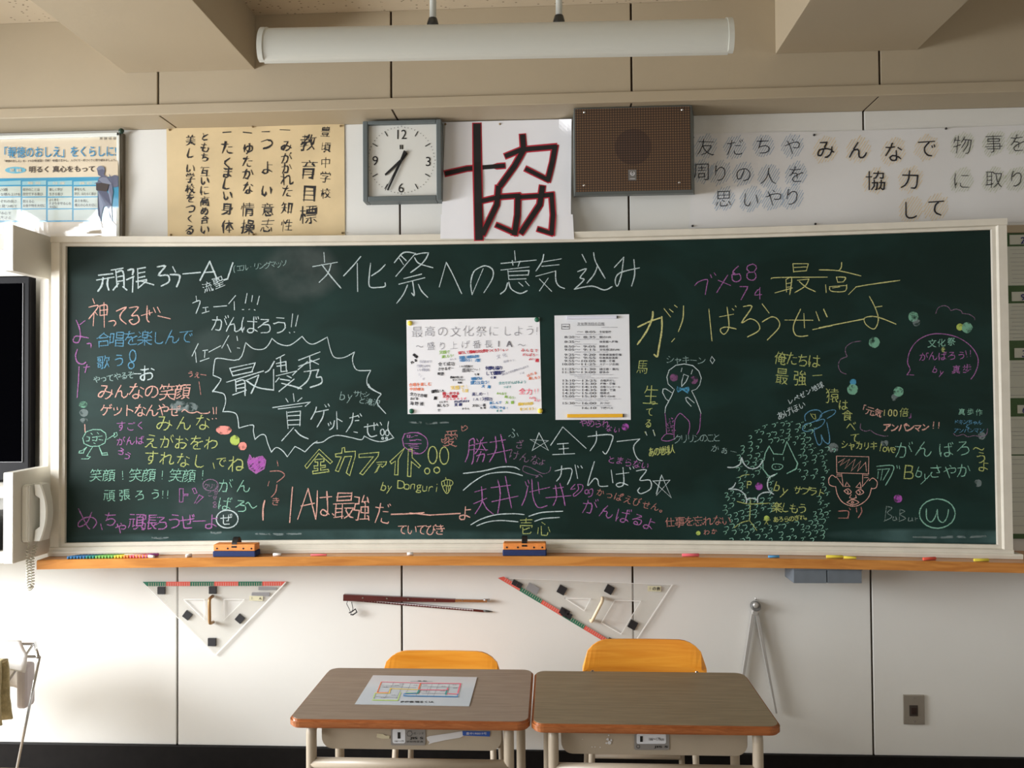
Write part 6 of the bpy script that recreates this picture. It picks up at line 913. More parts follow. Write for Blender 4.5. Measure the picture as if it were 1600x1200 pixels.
def MP(x, y, e=0):
    p = atY(x, y, -.012); v = (pt-p.z)/(pt-pbm); v = min(max(v, 0), 1)
    b_ = .019*math.sin(PI*min(1, v))*(1+.3*math.sin(p.x*15+1))
    return atY(x, y, -.012-b_-e)
Mp = MP
psh = grid_patch('poster_sheet', [(-90, 216), (184, 210), (185, 370), (-90, 372)], Mp, PCR, po, 40, 30)
bx = lambda x: x/6.0
by = lambda y: 180+y/6.0
def fp(name, q, m, e, nx=12, ny=8): grid_patch(name, [(bx(a), by(b_)) for a, b_ in q], Mp, m, psh, nx, ny, e)
fp('blue_band', [(-500, 600), (1112, 575), (1112, 995), (-500, 1010)], PBL, .0006, 24, 12)
for (x0, x1) in ((-230, -40), (-30, 195), (208, 432), (448, 676), (690, 915)):
    fp('table_heading', [(x0, 622), (x1, 612), (x1, 652), (x0, 655)], PLB, .0012)
    for (y0, y1) in ((665, 760), (770, 872), (882, 985)): fp('table_cell', [(x0, y0+4), (x1, y0), (x1, y1), (x0, y1+2)], PCELL, .0012)
ov = circle(bx(145), by(515), bx(98), 5.2, n=24)[:-1]; vs = [Mp(x, y, .0012) for x, y in ov]
meshobj('title_oval', vs, [tuple(range(len(vs)))], mat('poster_oval', srgb(110, 180, 205), .35, coat=1), psh)
printed('title_lettering', '「報徳のおしえ」をくらしに!', bx(40), by(296), bx(1090), by(402), Mp, PBT, psh, .012, .0025, -.012)
printed('subtitle_lettering', '「報徳のおしえ」を、3つの場(家庭・学校・地域)で生かし、人づくり・町づくりに取り組みましょう。', bx(40), by(418), bx(1090), by(446), Mp, PBK, psh, .012, .002, -.01)
printed('heading_lettering', '明るく 真心をもって', bx(272), by(478), bx(888), by(540), Mp, PBK, psh, .02, .002, -.012)
printed('small_lettering', '真 踏 協 標', bx(932), by(205), bx(1088), by(230), Mp, PBK, psh, .0, .002)
printed('oval_lettering', '至 誠', bx(88), by(500), bx(202), by(532), Mp, PCR, psh, .02, .0025)
for (x, t) in ((258, '勤 労'), (490, '分 度'), (745, '推 譲')): printed('heading_lettering', t, bx(x), by(625), bx(x+120), by(650), Mp, PCR, psh, .01, .0022)
for (x, y, t, wd) in ((215, 685, '自分のことは', 155), (215, 727, '自分でする喜び', 185), (460, 685, '楽しく学び', 125), (460, 727, '生きる喜び', 130), (695, 683, '夢をもち', 100), (695, 725, '学び、はたらく喜び', 205),
                   (215, 795, '耐える心', 105), (215, 835, 'お金や物を大切に', 210), (460, 782, 'よく考え', 90), (460, 815, 'きまりを守る心を', 205), (460, 848, '大切に', 80), (700, 790, '良さを残し', 130), (700, 830, '備えの心を大切に', 205),
                   (-60, 685, '善い道', 130), (-60, 730, '大きな積み上げを', 250), (-60, 795, 'それぞれの良さ', 215), (-60, 840, '己を見つめて', 220), (-60, 905, '広がる心で', 160), (-60, 948, '共に生きる', 160)):
    printed('table_lettering', t, bx(x), by(y-2), bx(x+wd), by(y+26), Mp, PBK, psh, 0, .0022)
def sil(name, s, m, e): 
    q = traced('S', s)[0]; meshobj(name, [Mp(x, y, e) for x, y in q], [tuple(range(len(q)))], m, psh)
sil('printed_statue', '905,500 925,478 950,473 980,490 985,520 975,560 1000,575 1040,595 1057,640 1055,680 1060,720 1050,800 1045,850 1048,900 1052,990 1085,1025 1105,1045 1095,1060 1060,1040 1030,1010 1030,950 1015,880 1000,850 970,860 950,950 945,1000 960,1060 925,1020 920,930 915,800 920,715 900,700 900,640 880,640 915,625 925,590 945,575 920,560 912,520', PFG, .003)
sil('printed_statue', '920,600 960,580 1000,585 1045,640 1040,650 960,635', PFG2, .0036)
sil('printed_statue', '905,500 925,478 950,473 980,490 982,520 960,505 925,515', PFG2, .0036)
sil('printed_statue', '1020,548 1040,575 1075,560 1108,570 1108,670 1062,678 1050,620 1030,590', PFG, .0026)
sil('printed_statue', '900,640 975,630 1030,640 1020,655 1000,715 905,705', PBK, .0034)
a = atY(-95, 213, -.02); b_ = atY(187, 208, -.02); c_ = atY(187, 371, -.02)
WF = mat('white_frame_plastic', srgb(225, 228, 222), .3)
box('frame_rail', a.x, b_.x+.004, -.03, -.001, b_.z-.014, b_.z, WF, po, .002)
box('frame_rail', a.x, b_.x+.004, -.03, -.001, c_.z-.004, c_.z+.004, WF, po, .002)
box('frame_stile', b_.x-.008, b_.x+.004, -.03, -.001, c_.z, b_.z, WF, po, .002)
box('frame_stile', b_.x+.004, b_.x+.014, -.024, -.001, c_.z-.004, b_.z, mat('dark_frame_edge', srgb(92, 84, 70), .5), po, .002)
disc('corner_knob', atY(190, 205, -.03), (0, -1, 0), .011, .012, mat('dark_green_knob', srgb(28, 56, 44), .4), po, 14, 1)

# ================================================================ CLOCK
ck = thing('wall_clock', 'square grey framed wall clock with a white dial', 'clock', (-.43, 0, H0+.93))
x0, x1, z0, z1 = -.583, -.275, H0+.775, H0+1.090
CKG = mat('clock_frame', srgb(96, 104, 105), .45, .1)
for nm, q in (('frame_side', (x0, x0+.02, z0, z1)), ('frame_side', (x1-.02, x1, z0, z1)), ('frame_side', (x0+.02, x1-.02, z1-.014, z1)), ('frame_side', (x0+.02, x1-.02, z0, z0+.02))):
    box(nm, q[0], q[1], -.062, 0, q[2], q[3], CKG, ck, .003)
dial = box('dial', x0+.018, x1-.018, -.045, -.002, z0+.018, z1-.012, mat('dial_white', srgb(214, 214, 208), .35), ck)
MD = on_wall(-.0455); cxp, cyp = 400+717/3.158, 790/3.158
DK = mat('dial_ink', srgb(20, 20, 22), .5)
for t, x, y, w_ in (('12', 720, 663, 46), ('3', 850, 797, 24), ('6', 716, 927, 27), ('9', 588, 793, 27)):
    printed('numeral', t, 400+(x-w_/2)/3.158, (y-23)/3.158, 400+(x+w_/2)/3.158, (y+23)/3.158, MD, DK, dial, .0)
ls = []; lm = []
for k in range(60):
    a_ = math.radians(k*6); dx, dy = math.sin(a_), -math.cos(a_)
    if k % 15 == 0: lm.append([(cxp+dx*52, cyp+dy*52), (cxp+dx*53.5, cyp+dy*53.5)])
    elif k % 5 == 0: ls.append([(cxp+dx*43.5, cyp+dy*43.5), (cxp+dx*51.5, cyp+dy*51.5)])
    else: lm.append([(cxp+dx*51, cyp+dy*51), (cxp+dx*52, cyp+dy*52)])
for l in ls: strokes('hour_mark', [l], 1.4, MD, DK, dial, .0008, 0, 0)
strokes('minute_marks', lm, .8, MD, DK, dial, .0008, 0, 0)['kind'] = 'stuff'
strokes('emblem', [[(cxp-1.5, 227), (cxp-1.5, 232.5)], [(cxp+1.6, 227), (cxp+1.6, 232.5)]], 2.0, MD, DK, dial, .0008, 0, 0)
def hand(name, q, e):
    vs = [atY(x, y, -.048-e) for x, y in q]; plate(name, vs, [], (0, -.0015, 0), DK, ck)
hand('hour_hand', [(cxp+10, cyp-10), (cxp+5, cyp-15.5), (cxp-1.6, cyp-1.2), (cxp-26, cyp+22), (cxp-24.5, cyp+24.5), (cxp+1.6, cyp+1.6)], 0)
hand('minute_hand', [(cxp+3.8, cyp-15), (cxp+8.8, cyp-13), (cxp+1.6, cyp+1), (cxp-20, cyp+47.5), (cxp-22.5, cyp+46.5), (cxp-1.6, cyp-1)], .003)
strokes('second_hand', [[(cxp+3, cyp-8), (cxp-25, cyp+47)]], 1.0, on_wall(-.0535), DK, ck, .0008, 0, 0)
disc('hub', atY(cxp, cyp, -.048), (0, -1, 0), .004, .008, DGREY, ck, 12)

# ================================================================ SPEAKER
sp = thing('wall_speaker', 'large wall speaker with dark brown woven grille', 'speaker', (.455, 0, H0+.94))
SPG = mat('speaker_grey', srgb(92, 98, 96), .5)
fx0, fx1, fz0, fz1 = .236, .676, H0+.778, H0+1.096
loft('cabinet', [[(fx0, -.12, fz0), (fx1, -.12, fz0), (fx1, -.12, fz1), (fx0, -.12, fz1)], [(fx0, -.10, fz0-.006), (fx1+.006, -.10, fz0-.006), (fx1+.006, -.10, fz1), (fx0, -.10, fz1)],
                 [(fx0, -.002, fz0+.012), (.704, -.002, fz0+.012), (.704, -.002, fz1), (fx0, -.002, fz1)]], SPG, sp)
GR = bpy.data.materials.new('speaker_grille_cloth'); GR.use_nodes = True; nt = GR.node_tree; n = nt.nodes; b = n['Principled BSDF']
tc = n.new('ShaderNodeTexCoord'); sx = n.new('ShaderNodeSeparateXYZ'); nt.links.new(tc.outputs['Object'], sx.inputs[0])
outs = []
for ax in (0, 2):
    m1 = n.new('ShaderNodeMath'); m1.operation = 'MULTIPLY'; m1.inputs[1].default_value = 104
    m2 = n.new('ShaderNodeMath'); m2.operation = 'FRACT'; m3 = n.new('ShaderNodeMath'); m3.operation = 'LESS_THAN'; m3.inputs[1].default_value = .3
    nt.links.new(sx.outputs[ax], m1.inputs[0]); nt.links.new(m1.outputs[0], m2.inputs[0]); nt.links.new(m2.outputs[0], m3.inputs[0]); outs.append(m3)
mx = n.new('ShaderNodeMath'); mx.operation = 'MAXIMUM'; nt.links.new(outs[0].outputs[0], mx.inputs[0]); nt.links.new(outs[1].outputs[0], mx.inputs[1])
mc = n.new('ShaderNodeMixRGB'); mc.inputs[1].default_value = srgb(104, 78, 54); mc.inputs[2].default_value = srgb(44, 30, 22)
nt.links.new(mx.outputs[0], mc.inputs[0]); nt.links.new(mc.outputs[0], b.inputs['Base Color']); b.inputs['Roughness'].default_value = .7
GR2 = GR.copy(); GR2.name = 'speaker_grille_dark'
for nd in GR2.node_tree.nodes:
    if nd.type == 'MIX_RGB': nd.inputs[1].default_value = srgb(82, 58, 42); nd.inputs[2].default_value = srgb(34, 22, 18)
box('grille', fx0+.005, fx1-.006, -.1225, -.118, fz0+.001, fz1-.004, GR, sp)
disc('driver_circle', atY(880+345/3.158, 725/3.158, -.1222), (0, -1, 0), .068, .0008, GR2, sp, 40)  # circle in darker grille colours where the driver sits behind
for x, y in ((105, 553), (587, 541), (103, 914), (573, 900)): disc('screw', atY(880+x/3.158, y/3.158, -.1225), (0, -1, 0), .0048, .003, CHROME, sp, 12, 1)
pa = atY(880+322/3.158, 890/3.158, -.124); pb = atY(880+361/3.158, 837/3.158, -.124)
box('badge', pa.x, pb.x, -.1245, -.1225, pa.z, pb.z, mat('badge_grey', srgb(128, 128, 128), .4, .6), sp)
DL_ = strokes('badge_emblem', [circle(880+342/3.158, 856/3.158, 3, 3, -60, 240), [(880+335/3.158, 857/3.158), (880+350/3.158, 857/3.158)], [(880+330/3.158, 882/3.158), (880+353/3.158, 882/3.158)]], .8, on_wall(-.1245), PAPER, sp, .0008)

# ================================================================ BOARD LIGHT
lp = thing('chalkboard_light', 'long white enamel light fixture hanging in front of the wall', 'ceiling light', (0, -1.0, H0+1.02))
def prof(s=1.0, ycen=-1.0, zc=H0+.97):
    q = [(-.036, -.049), (-.050, -.044), (-.058, -.028), (-.060, -.006), (-.054, .018), (-.040, .038), (-.018, .050), (.006, .052), (.034, .046), (.060, .034)]
    return [(ycen+y*s, zc+z*s) for y, z in smooth(q, sub=4)]
for nm, xa, xb, s in (('shade', -.615, .613, 1.0), ('end_cap', -.627, -.613, 1.05), ('end_cap', .611, .625, 1.05)):
    pr = prof(s); 
    inner = [(y+.003, z-.004) for y, z in pr][::-1] if nm == 'shade' else []
    o = loft(nm, [[(xa, y, z) for y, z in pr+inner], [(xb, y, z) for y, z in pr+inner]], LAMPW, lp)
    o.rotation_euler = (0, 0, 0)
for z in (H0+.975,): tube('tube_lamp', [(-.60, -.99, z), (.60, -.99, z)], .014, mat('tube_glass', srgb(235, 235, 232), .3), lp, 14)
for x in (-.166, .174):
    tube('hanging_rod', [(x, -1.0, H0+1.01), (x, -1.0, ZC)], .009, LAMPW, lp, 12)
    tube('rod_joint', [(x, -1.0, H0+1.016), (x, -1.0, H0+1.03), (x, -1.0, H0+1.045)], [.017, .016, .012], DGREY, lp, 12)
lp.rotation_euler = (0, .011, 0); lp.location.z -= .016

# ================================================================ TV CABINET, TV, PHONE
cbx = thing('tv_cabinet', 'white wall cabinet with notched side panel left of the chalkboard', 'cabinet', (-2.4, 0, H0-.58))
pp = [(0, .655), (-.302, .655), (-.302, .487), (-.092, .487), (-.092, -.245), (-.297, -.252), (-.297, -.583), (0, -.583)]
plate('side_panel', [(-1.858, y-.001, H0+z) for y, z in pp], [], (.038, 0, 0), WHITEP, cbx, .002)
box('top_board', -3.0, -1.859, -.30, -.002, H0+.622, H0+.656, WHITEP, cbx, .002)
box('shelf', -3.0, -1.859, -.295, -.02, H0-.345, H0-.306, WHITEP, cbx, .002)
box('bottom_board', -3.0, -1.859, -.295, -.002, H0-.583, H0-.545, WHITEP, cbx, .002)
box('back_panel', -3.0, -1.859, -.018, -.004, H0-.545, H0+.621, WHITEP, cbx)
box('side_panel', -3.04, -3.001, -.30, -.002, H0-.583, H0+.656, WHITEP, cbx, .002)
tv = thing('television', 'flat black television at the left edge, in the white wall cabinet', 'television', (-2.4, -.1, H0-.30))
TX0, TX1, TZ0, TZ1 = -2.97, -1.876, H0-.300, H0+.497
box('bezel', TX0, TX1, -.125, -.085, TZ0, TZ1, mat('tv_bezel', srgb(16, 15, 17), .45, 0, .1), tv, .006)
box('screen', TX0+.03, TX1-.028, -.1275, -.124, TZ0+.075, TZ1-.03, mat('tv_screen', srgb(2, 2, 3), .3, 0, .0), tv)
box('bezel_line', TX1-.028, TX1-.026, -.1285, -.124, TZ0+.075, TZ1-.03, mat('bezel_line_grey', srgb(110, 110, 112), .3), tv)  # thin grey line on the inner edge of the bezel
box('bezel_line', TX0+.03, TX1-.026, -.1285, -.124, TZ0+.073, TZ0+.075, mat('bezel_line_grey', srgb(110, 110, 112), .3), tv)
box('rear_housing', TX0+.2, TX1-.2, -.086, -.02, TZ0+.15, TZ1-.15, PLASTICK, tv)
dv = box('media_player', -2.55, -1.90, -.27, -.05, H0-.5445, H0-.42, mat('player_black', srgb(16, 16, 18), .4), None, .004)
tag(dv, 'black media player box on the bottom shelf of the white cabinet', 'player')
ph = thing('wall_phone', 'white wall telephone with a coiled cord on the cabinet side', 'telephone', (-1.82, -.2, H0-.515))
PHW = mat('phone_plastic', srgb(226, 226, 218), .35)
q = rrect(-.254, -.135, H0-.515, H0-.302, .012, 4)
bs = plate('base', [(-1.8195, y, z) for y, z in q], [], (.028, 0, 0), PHW, ph, .004)
rings = []
for i in range(17):
    t = i/16; z = H0-.512+.21*t; b_ = math.sin(PI*t)**1.0
    end = 1 if (t < .2 or t > .8) else 0
    xi = -1.7895+.006+(.018 if not end else .0)*1; xo = -1.7895+.030+.020*b_; yw = .022+.006*(abs(t-.5)*2)**3
    y_c = -.205
    rings.append([(xi, y_c-yw, z), (xo-.004, y_c-yw, z), (xo, y_c-yw+.005, z), (xo, y_c+yw-.005, z), (xo-.004, y_c+yw, z), (xi, y_c+yw, z)])
loft('handset', rings, PHW, ph)
pts = []
path = [(-.238, -.515), (-.236, -.55), (-.228, -.60), (-.222, -.65), (-.214, -.68), (-.203, -.686), (-.196, -.665), (-.200, -.63), (-.204, -.58), (-.196, -.545), (-.188, -.515)]
pq = smooth([(a_, b_) for a_, b_ in path], sub=22); L = 0; prev = pq[0]
for i, (y, z) in enumerate(pq):
    L += math.hypot(y-prev[0], z-prev[1]); prev = (y, z); a_ = L/.0052*2*PI*.5
    r = .0065 if 15 < i < len(pq)-15 else .001
    d = Vector((pq[min(i+1, len(pq)-1)][0]-pq[max(i-1, 0)][0], pq[min(i+1, len(pq)-1)][1]-pq[max(i-1, 0)][1])).normalized()
    pts.append((-1.800+r*math.cos(a_)+.006*math.sin(i/len(pq)*PI), y-.032*math.sin(i/len(pq)*PI)-d.y*r*math.sin(a_), H0+z+d.x*r*math.sin(a_)))
tube('coiled_cord', pts, .0024, mat('cord_plastic', srgb(200, 198, 184), .4), ph, 6)

# ================================================================ BULLETIN BOARD RIGHT
bb = thing('bulletin_board', 'green felt bulletin board right of the chalkboard', 'bulletin board', (2.3, 0, H0-.5))
box('felt_panel', 1.84, 2.9, -.018, -.001, H0-.535, H0+.615, mat('green_felt', srgb(70, 96, 62), .9, noise=.08, nscale=200), bb)
box('top_rail', 1.84, 2.9, -.024, -.001, H0+.616, H0+.645, mat('bulletin_rail', srgb(170, 155, 130), .5), bb, .002)
def pz(y): return atY(1585, y, -.02).z
CARD = mat('class_sheet_paper', srgb(196, 198, 188), .8)
for k, (ya, yb, lab) in enumerate(((385, 446, 'topmost'), (474, 532, 'second from the top'), (563, 622, 'third from the top'), (651, 710, 'fourth from the top'), (712, 834, 'tallest and lowest'))):
    t = thing('notice_sheet', 'pale notice sheet on the green bulletin board, '+lab, 'sheet', (2.0, -.02, pz(yb)))
    box('paper', 1.845+.012*(k == 4), 2.14, -.0195, -.0182, pz(yb), pz(ya), CARD, t)
    ls = []
    for j in range(9 if k < 4 else 16):
        yy = ya+(yb-ya)*(j+.8)/(9.5 if k < 4 else 16.5)
        if rnd.random() < .8: ls.append([(1577+rnd.random()*6, yy), (1598+rnd.random()*30, yy-.4)])
    strokes('print_lines', ls, .5, on_wall(-.0197), IK['grey'], t)['kind'] = 'stuff'
for k, (ya, yb) in enumerate(((367, 382), (456, 470.5), (544, 559), (633, 646))):
    t = thing('number_card', 'small white number card on the bulletin board, %s from the top' % ('first', 'second', 'third', 'fourth')[k], 'card', (1.97, -.02, pz(yb)))
    x_ = atY((1580, 1581.5, 1584, 1587)[k], 500, -.02).x
    box('card', x_, x_+.12, -.0205, -.0182, pz(yb), pz(ya), CARD, t)
    ink_text(t, on_wall(-.0207), 'navy', 1.8, '2936'[k], 1598+k, (ya+yb)/2+1, 1598+k, (ya+yb)/2+1, 14)
# ================================================================ TRAY THINGS
def yr(X): return bY(X)-.036
def yf(X): return bY(X)-.100
CKC = {'blue': (56, 112, 160), 'green': (120, 178, 90), 'teal': (50, 130, 120), 'yellow': (226, 206, 70), 'orange': (236, 140, 70), 'pink': (238, 110, 120), 'purple': (190, 100, 180), 'white': (228, 224, 220), 'red': (228, 92, 72), 'lightblue': (90, 160, 210)}
def stick(x, y, L, ang, c, lab, group=None, r=.0052, z=None):
    d = Vector((math.cos(ang), math.sin(ang), 0))*L/2; p = Vector((x, y, (z or LZ1)+r+.0003))
    o = tube('chalk_stick', [p-d, p-d*.97, p+d*.97, p+d], [r*.8, r, r, r*.85], mat('chalkstick_'+c, srgb(*CKC[c]), .9), None, 10)
    return tag(o, lab, 'chalk', group)
seq = ['blue']*6+['teal']*3+['green']*6+['yellow']*3+['orange']*2+['pink']*4+['purple']*2
for i, c in enumerate(seq):
    X = -1.655+i*.0114; stick(X, (yr(X)+yf(X))/2-.001, .052, PI/2-.55, c, '%s%s chalk stick in the coloured row at the left end of the ledge' % (('', 'second ', 'third ', 'fourth ', 'fifth ', 'sixth ')[seq[:i].count(c)] or 'leftmost ', c), 'coloured chalks in the row')
def single(px, L, c, lab, ang=.05, dy=.0, r=.0055):
    X = atY(px, 868, -.15).x; Y = (yr(X)+yf(X))/2-.012+dy; X = atY(px, 868, Y).x; stick(X, Y, L, ang, c, lab, None, r)
single(209, .07, 'white', 'white chalk stick lying across the right part of the coloured row', .1, .01)
single(222, .06, 'orange', 'orange chalk stick lying on its own just right of the coloured row', .05, -.004)
single(235, .035, 'white', 'white chalk stub at the right end of the coloured row', -.3, -.008)
single(295, .022, 'white', 'short white chalk stub left of the left eraser', .8)
single(433, .030, 'white', 'thin white chalk stub just right of the left eraser')
single(498, .06, 'pink', 'thin pink chalk stick between the two erasers', .03, .0, .003)
single(641, .024, 'white', 'white chalk stub below the middle of the handwritten sheet', .2)
single(1079, .062, 'pink', 'salmon pink chalk stick on the ledge right of the right eraser', .03)
single(1209, .04, 'lightblue', 'small light blue chalk piece on the ledge', .1, -.006, .0045)
single(1304, .058, 'yellow', 'long yellow chalk stick, left one of the two touching on the right', -.04, .004)
single(1328, .042, 'yellow', 'shorter yellow chalk stick angled right beside the long yellow one', -.25, -.006, .0048)
single(1452, .05, 'red', 'red chalk stick slanting on the ledge near its right end', .25)
single(1533, .052, 'yellow', 'yellow chalk stick at the far right of the ledge', .06, -.004)
FELT = mat('navy_felt', srgb(34, 48, 92), .95); EW = mat('eraser_wood', srgb(226, 138, 66), .5, noise=.12, nscale=40)
def eraser(px, lab):
    X = atY(px, 868, -.14).x; Y = (yr(X)+yf(X))/2; X = atY(px, 868, Y).x; z = LZ1+.0003
    t = thing('blackboard_eraser', lab, 'eraser', (X, Y, z)); a = .082
    box('felt_pad', X-a, X+a, Y-.028, Y+.026, z, z+.022, FELT, t, .004)
    wb = box('wooden_back', X-a+.002, X+a-.002, Y-.026, Y+.024, z+.0225, z+.047, EW, t, .003)
    for k in (-.066, -.025, .035, .066): disc('rivet', (X+k, Y-.026, z+.032), (0, -1, 0), .0036, .002, PLASTICK, wb, 10, 1)
    rings = []
    for k in range(13):
        s = k/12; yy = Y-.027+.052*s; zz = z+.035+.034*math.sin(PI*s)**.6
        rings.append([(X-.010, yy, zz), (X+.010, yy, zz), (X+.010, yy, zz+.003), (X-.010, yy, zz+.003)])
    loft('strap', rings, PLASTICK, t)
eraser(370, 'orange and navy chalkboard eraser with black strap, on the left of the ledge')
eraser(820, 'orange and navy chalkboard eraser with black strap, at the middle of the ledge')
# boxes under the ledge
GB = mat('grey_box_plastic', srgb(104, 112, 120), .6, noise=.1, nscale=20)
for xa, xb, lab in ((1240, 1291, 'left'), (1293, 1346, 'right')):
    a = atY(xa, 911, -.16); b_ = atY(xb, 889, -.16)
    t = thing('grey_tray_box', 'small grey box fixed under the chalk ledge, %s one of the pair' % lab, 'box', ((a.x+b_.x)/2, -.12, a.z))
    box('front', a.x, b_.x, -.162, -.156, a.z, LZ0-.001, GB, t, .001)
    box('bottom', a.x, b_.x, -.156, -.05, a.z, a.z+.005, GB, t)
    box('side', a.x, a.x+.005, -.156, -.05, a.z+.005, LZ0-.001, GB, t); box('side', b_.x-.005, b_.x, -.156, -.05, a.z+.005, LZ0-.001, GB, t)
    box('back', a.x+.005, b_.x-.005, -.055, -.05, a.z+.005, LZ0-.001, GB, t)
    box('lid_rim', a.x-.002, b_.x+.002, -.165, -.155, LZ0-.008, LZ0-.001, GB, t, .001)

# ================================================================ SET SQUARES
AC = bpy.data.materials.new('clear_acrylic'); AC.use_nodes = True; nt = AC.node_tree; n = nt.nodes; b = n['Principled BSDF']
b.inputs['Base Color'].default_value = srgb(230, 228, 220); b.inputs['Roughness'].default_value = .12; b.inputs['Alpha'].default_value = .22
EDGE = mat('acrylic_edge_glint', srgb(245, 245, 242), .3); SRED = mat('scale_red', srgb(222, 92, 78), .5); SGRN = mat('scale_green', srgb(20, 112, 84), .5)  # the near-white paints light glinting on the acrylic edges
MAGK = mat('black_magnet', srgb(30, 30, 34), .6); HBR = mat('brass_handle', srgb(176, 140, 96), .3, .5); HCR = mat('cream_handle', srgb(226, 208, 176), .4)
STG = mat('grey_sticker', srgb(140, 140, 142), .5); STY = mat('yellowed_sticker', srgb(212, 208, 176), .6)
MQ = on_wall(-.0085)
def square_on(lab, outer, holes, edges, bands, tick_dir, magnets, handle, hm, stickers, cat='set square'):
    c0 = atY(sum(p[0] for p in outer)/len(outer), sum(p[1] for p in outer)/len(outer), 0)
    t = thing('set_square', lab, cat, c0)
    pt_ = plate('acrylic_plate', [atY(x, y, -.004) for x, y in outer], [[atY(x, y, -.004) for x, y in h] for h in holes], (0, -.004, 0), AC, t)
    for h in holes: strokes('cutout_glint', [h+[h[0]]], 1.3, MQ, EDGE, pt_, .0004, 0, .1)  # white ribbon imitates the glint around each cut-out
    for e_, w_ in edges: strokes('edge_glint', [e_], w_, MQ, EDGE, pt_, .0005, 0, .05)  # glint along the outer edges, painted as white ribbon
    (ax, ay), (bx_, by_), nb, first, hb, inner = bands
    ux, uy = (bx_-ax)/nb, (by_-ay)/nb; Ln = math.hypot(ux, uy); nx, ny = inner
    ticks = []
    for k in range(nb):
        m = SGRN if (k+first) % 2 == 0 else SRED
        s0 = (ax+ux*k, ay+uy*k); s1 = (s0[0]+ux, s0[1]+uy); i0, i1 = s0, s1
        sl = hb*1.0 if k == 0 else 0; sr = hb if (k == nb-1 and bands[5] and tick_dir) else 0
        q = [s0, s1, (s1[0]+nx*hb-ux/Ln*sr, s1[1]+ny*hb-uy/Ln*sr), (s0[0]+nx*hb+ux/Ln*sl, s0[1]+ny*hb+uy/Ln*sl)]
        vs = [MQ(x, y, .0007) for x, y in q]; meshobj('scale_band', vs, [(0, 1, 2, 3)], m, t)
        for j in range(1, 11):
            f = j/10.5; px, py = s0[0]+ux*f, s0[1]+uy*f
            if (k == 0 and j < 3) or (k == nb-1 and sr and j > 8): continue
            ticks.append([(px+nx*hb*.25, py+ny*hb*.25), (px+nx*hb*.95, py+ny*hb*.95)])
    strokes('tick_marks', ticks, .55, MQ, mat('tick_colour', srgb(240, 200, 190), .6) if not tick_dir else mat('tick_colour', srgb(220, 190, 180), .6), t, .0013, 0, 0)['kind'] = 'stuff'
    for (x, y, s, a_) in magnets:
        q = [(x+s*math.cos(a_+PI/4+k*PI/2), y+s*math.sin(a_+PI/4+k*PI/2)) for k in range(4)]
        plate('magnet', [atY(u, v, -.0001) for u, v in q], [], (0, -.0105, 0), MAGK, t)
    (hx0, hy0), (hx1, hy1), hr = handle
    A_ = atY(hx0, hy0, -.008); B_ = atY(hx1, hy1, -.008); o = Vector((0, -.032, 0)); d = (B_-A_)
    tube('handle', [A_, A_+o*.55+d*.01, A_+o*.9+d*.04, A_+o+d*.12, B_+o-d*.12, B_+o*.9-d*.04, B_+o*.55-d*.01, B_], hr, hm, t, 10)
    for (q, m, txt) in stickers:
        vs = [MQ(x, y, .0006) for x, y in q]; s = meshobj('sticker', vs, [tuple(range(len(vs)))], m, t)
        if txt:
            x0_, y0_ = q[0]; x1_, y1_ = q[1]; h_ = math.hypot(q[3][0]-x0_, q[3][1]-y0_)
            ink_text(t, on_wall(-.0095), 'black', .6, txt, x0_+(x1_-x0_)*.18+(q[3][0]-x0_)*.5, y0_+(y1_-y0_)*.18+(q[3][1]-y0_)*.5, x0_+(x1_-x0_)*.8+(q[2][0]-x1_)*.5, y0_+(y1_-y0_)*.8+(q[2][1]-y1_)*.5, h_*.7)
    return t
fx = lambda x: x/3.333
fy = lambda y: 840+y/3.333
square_on('transparent isosceles set square hanging point down, with a red and green scale on top', [(222, 909), (447.5, 908.5), (336, 1024)],
          [[(fx(955), fy(322)), (fx(1063), fy(322)), (fx(1063), fy(428))], [(fx(1166), fy(322)), (fx(1272), fy(322)), (fx(1168), fy(428))]],
          [([(222, 909), (336, 1024)], .8), ([(446, 910), (337, 1023)], 1.8)],
          ((222, 909), (447.5, 908.5), 6, 0, 6.8, (0, 1)), True,
          [(fx(845), fy(273), 8, 0), (fx(1112), fy(271), 8, 0), (fx(980), fy(402), 8, .65), (fx(1253), fy(420), 8, .7), (fx(1108), fy(541), 8.6, 0)],
          ((fx(1108), fy(305)), (fx(1110), fy(440)), .0065), HBR,
          [([(fx(1345), fy(255)), (fx(1440), fy(258)), (fx(1440), fy(272)), (fx(1345), fy(274))], STG, ''), ([(fx(1312), fy(285)), (fx(1405), fy(285)), (fx(1402), fy(305)), (fx(1310), fy(302))], STG, ''),
           ([(fx(1300), fy(303)), (fx(1370), fy(305)), (fx(1368), fy(330)), (fx(1298), fy(328))], STY, '1年A')])
gx = lambda x: 770+x/5.517
gy = lambda y: 890+y/5.517
k3 = math.radians(30.9); inn = (math.sin(k3)*.97, -math.cos(k3)*.97)
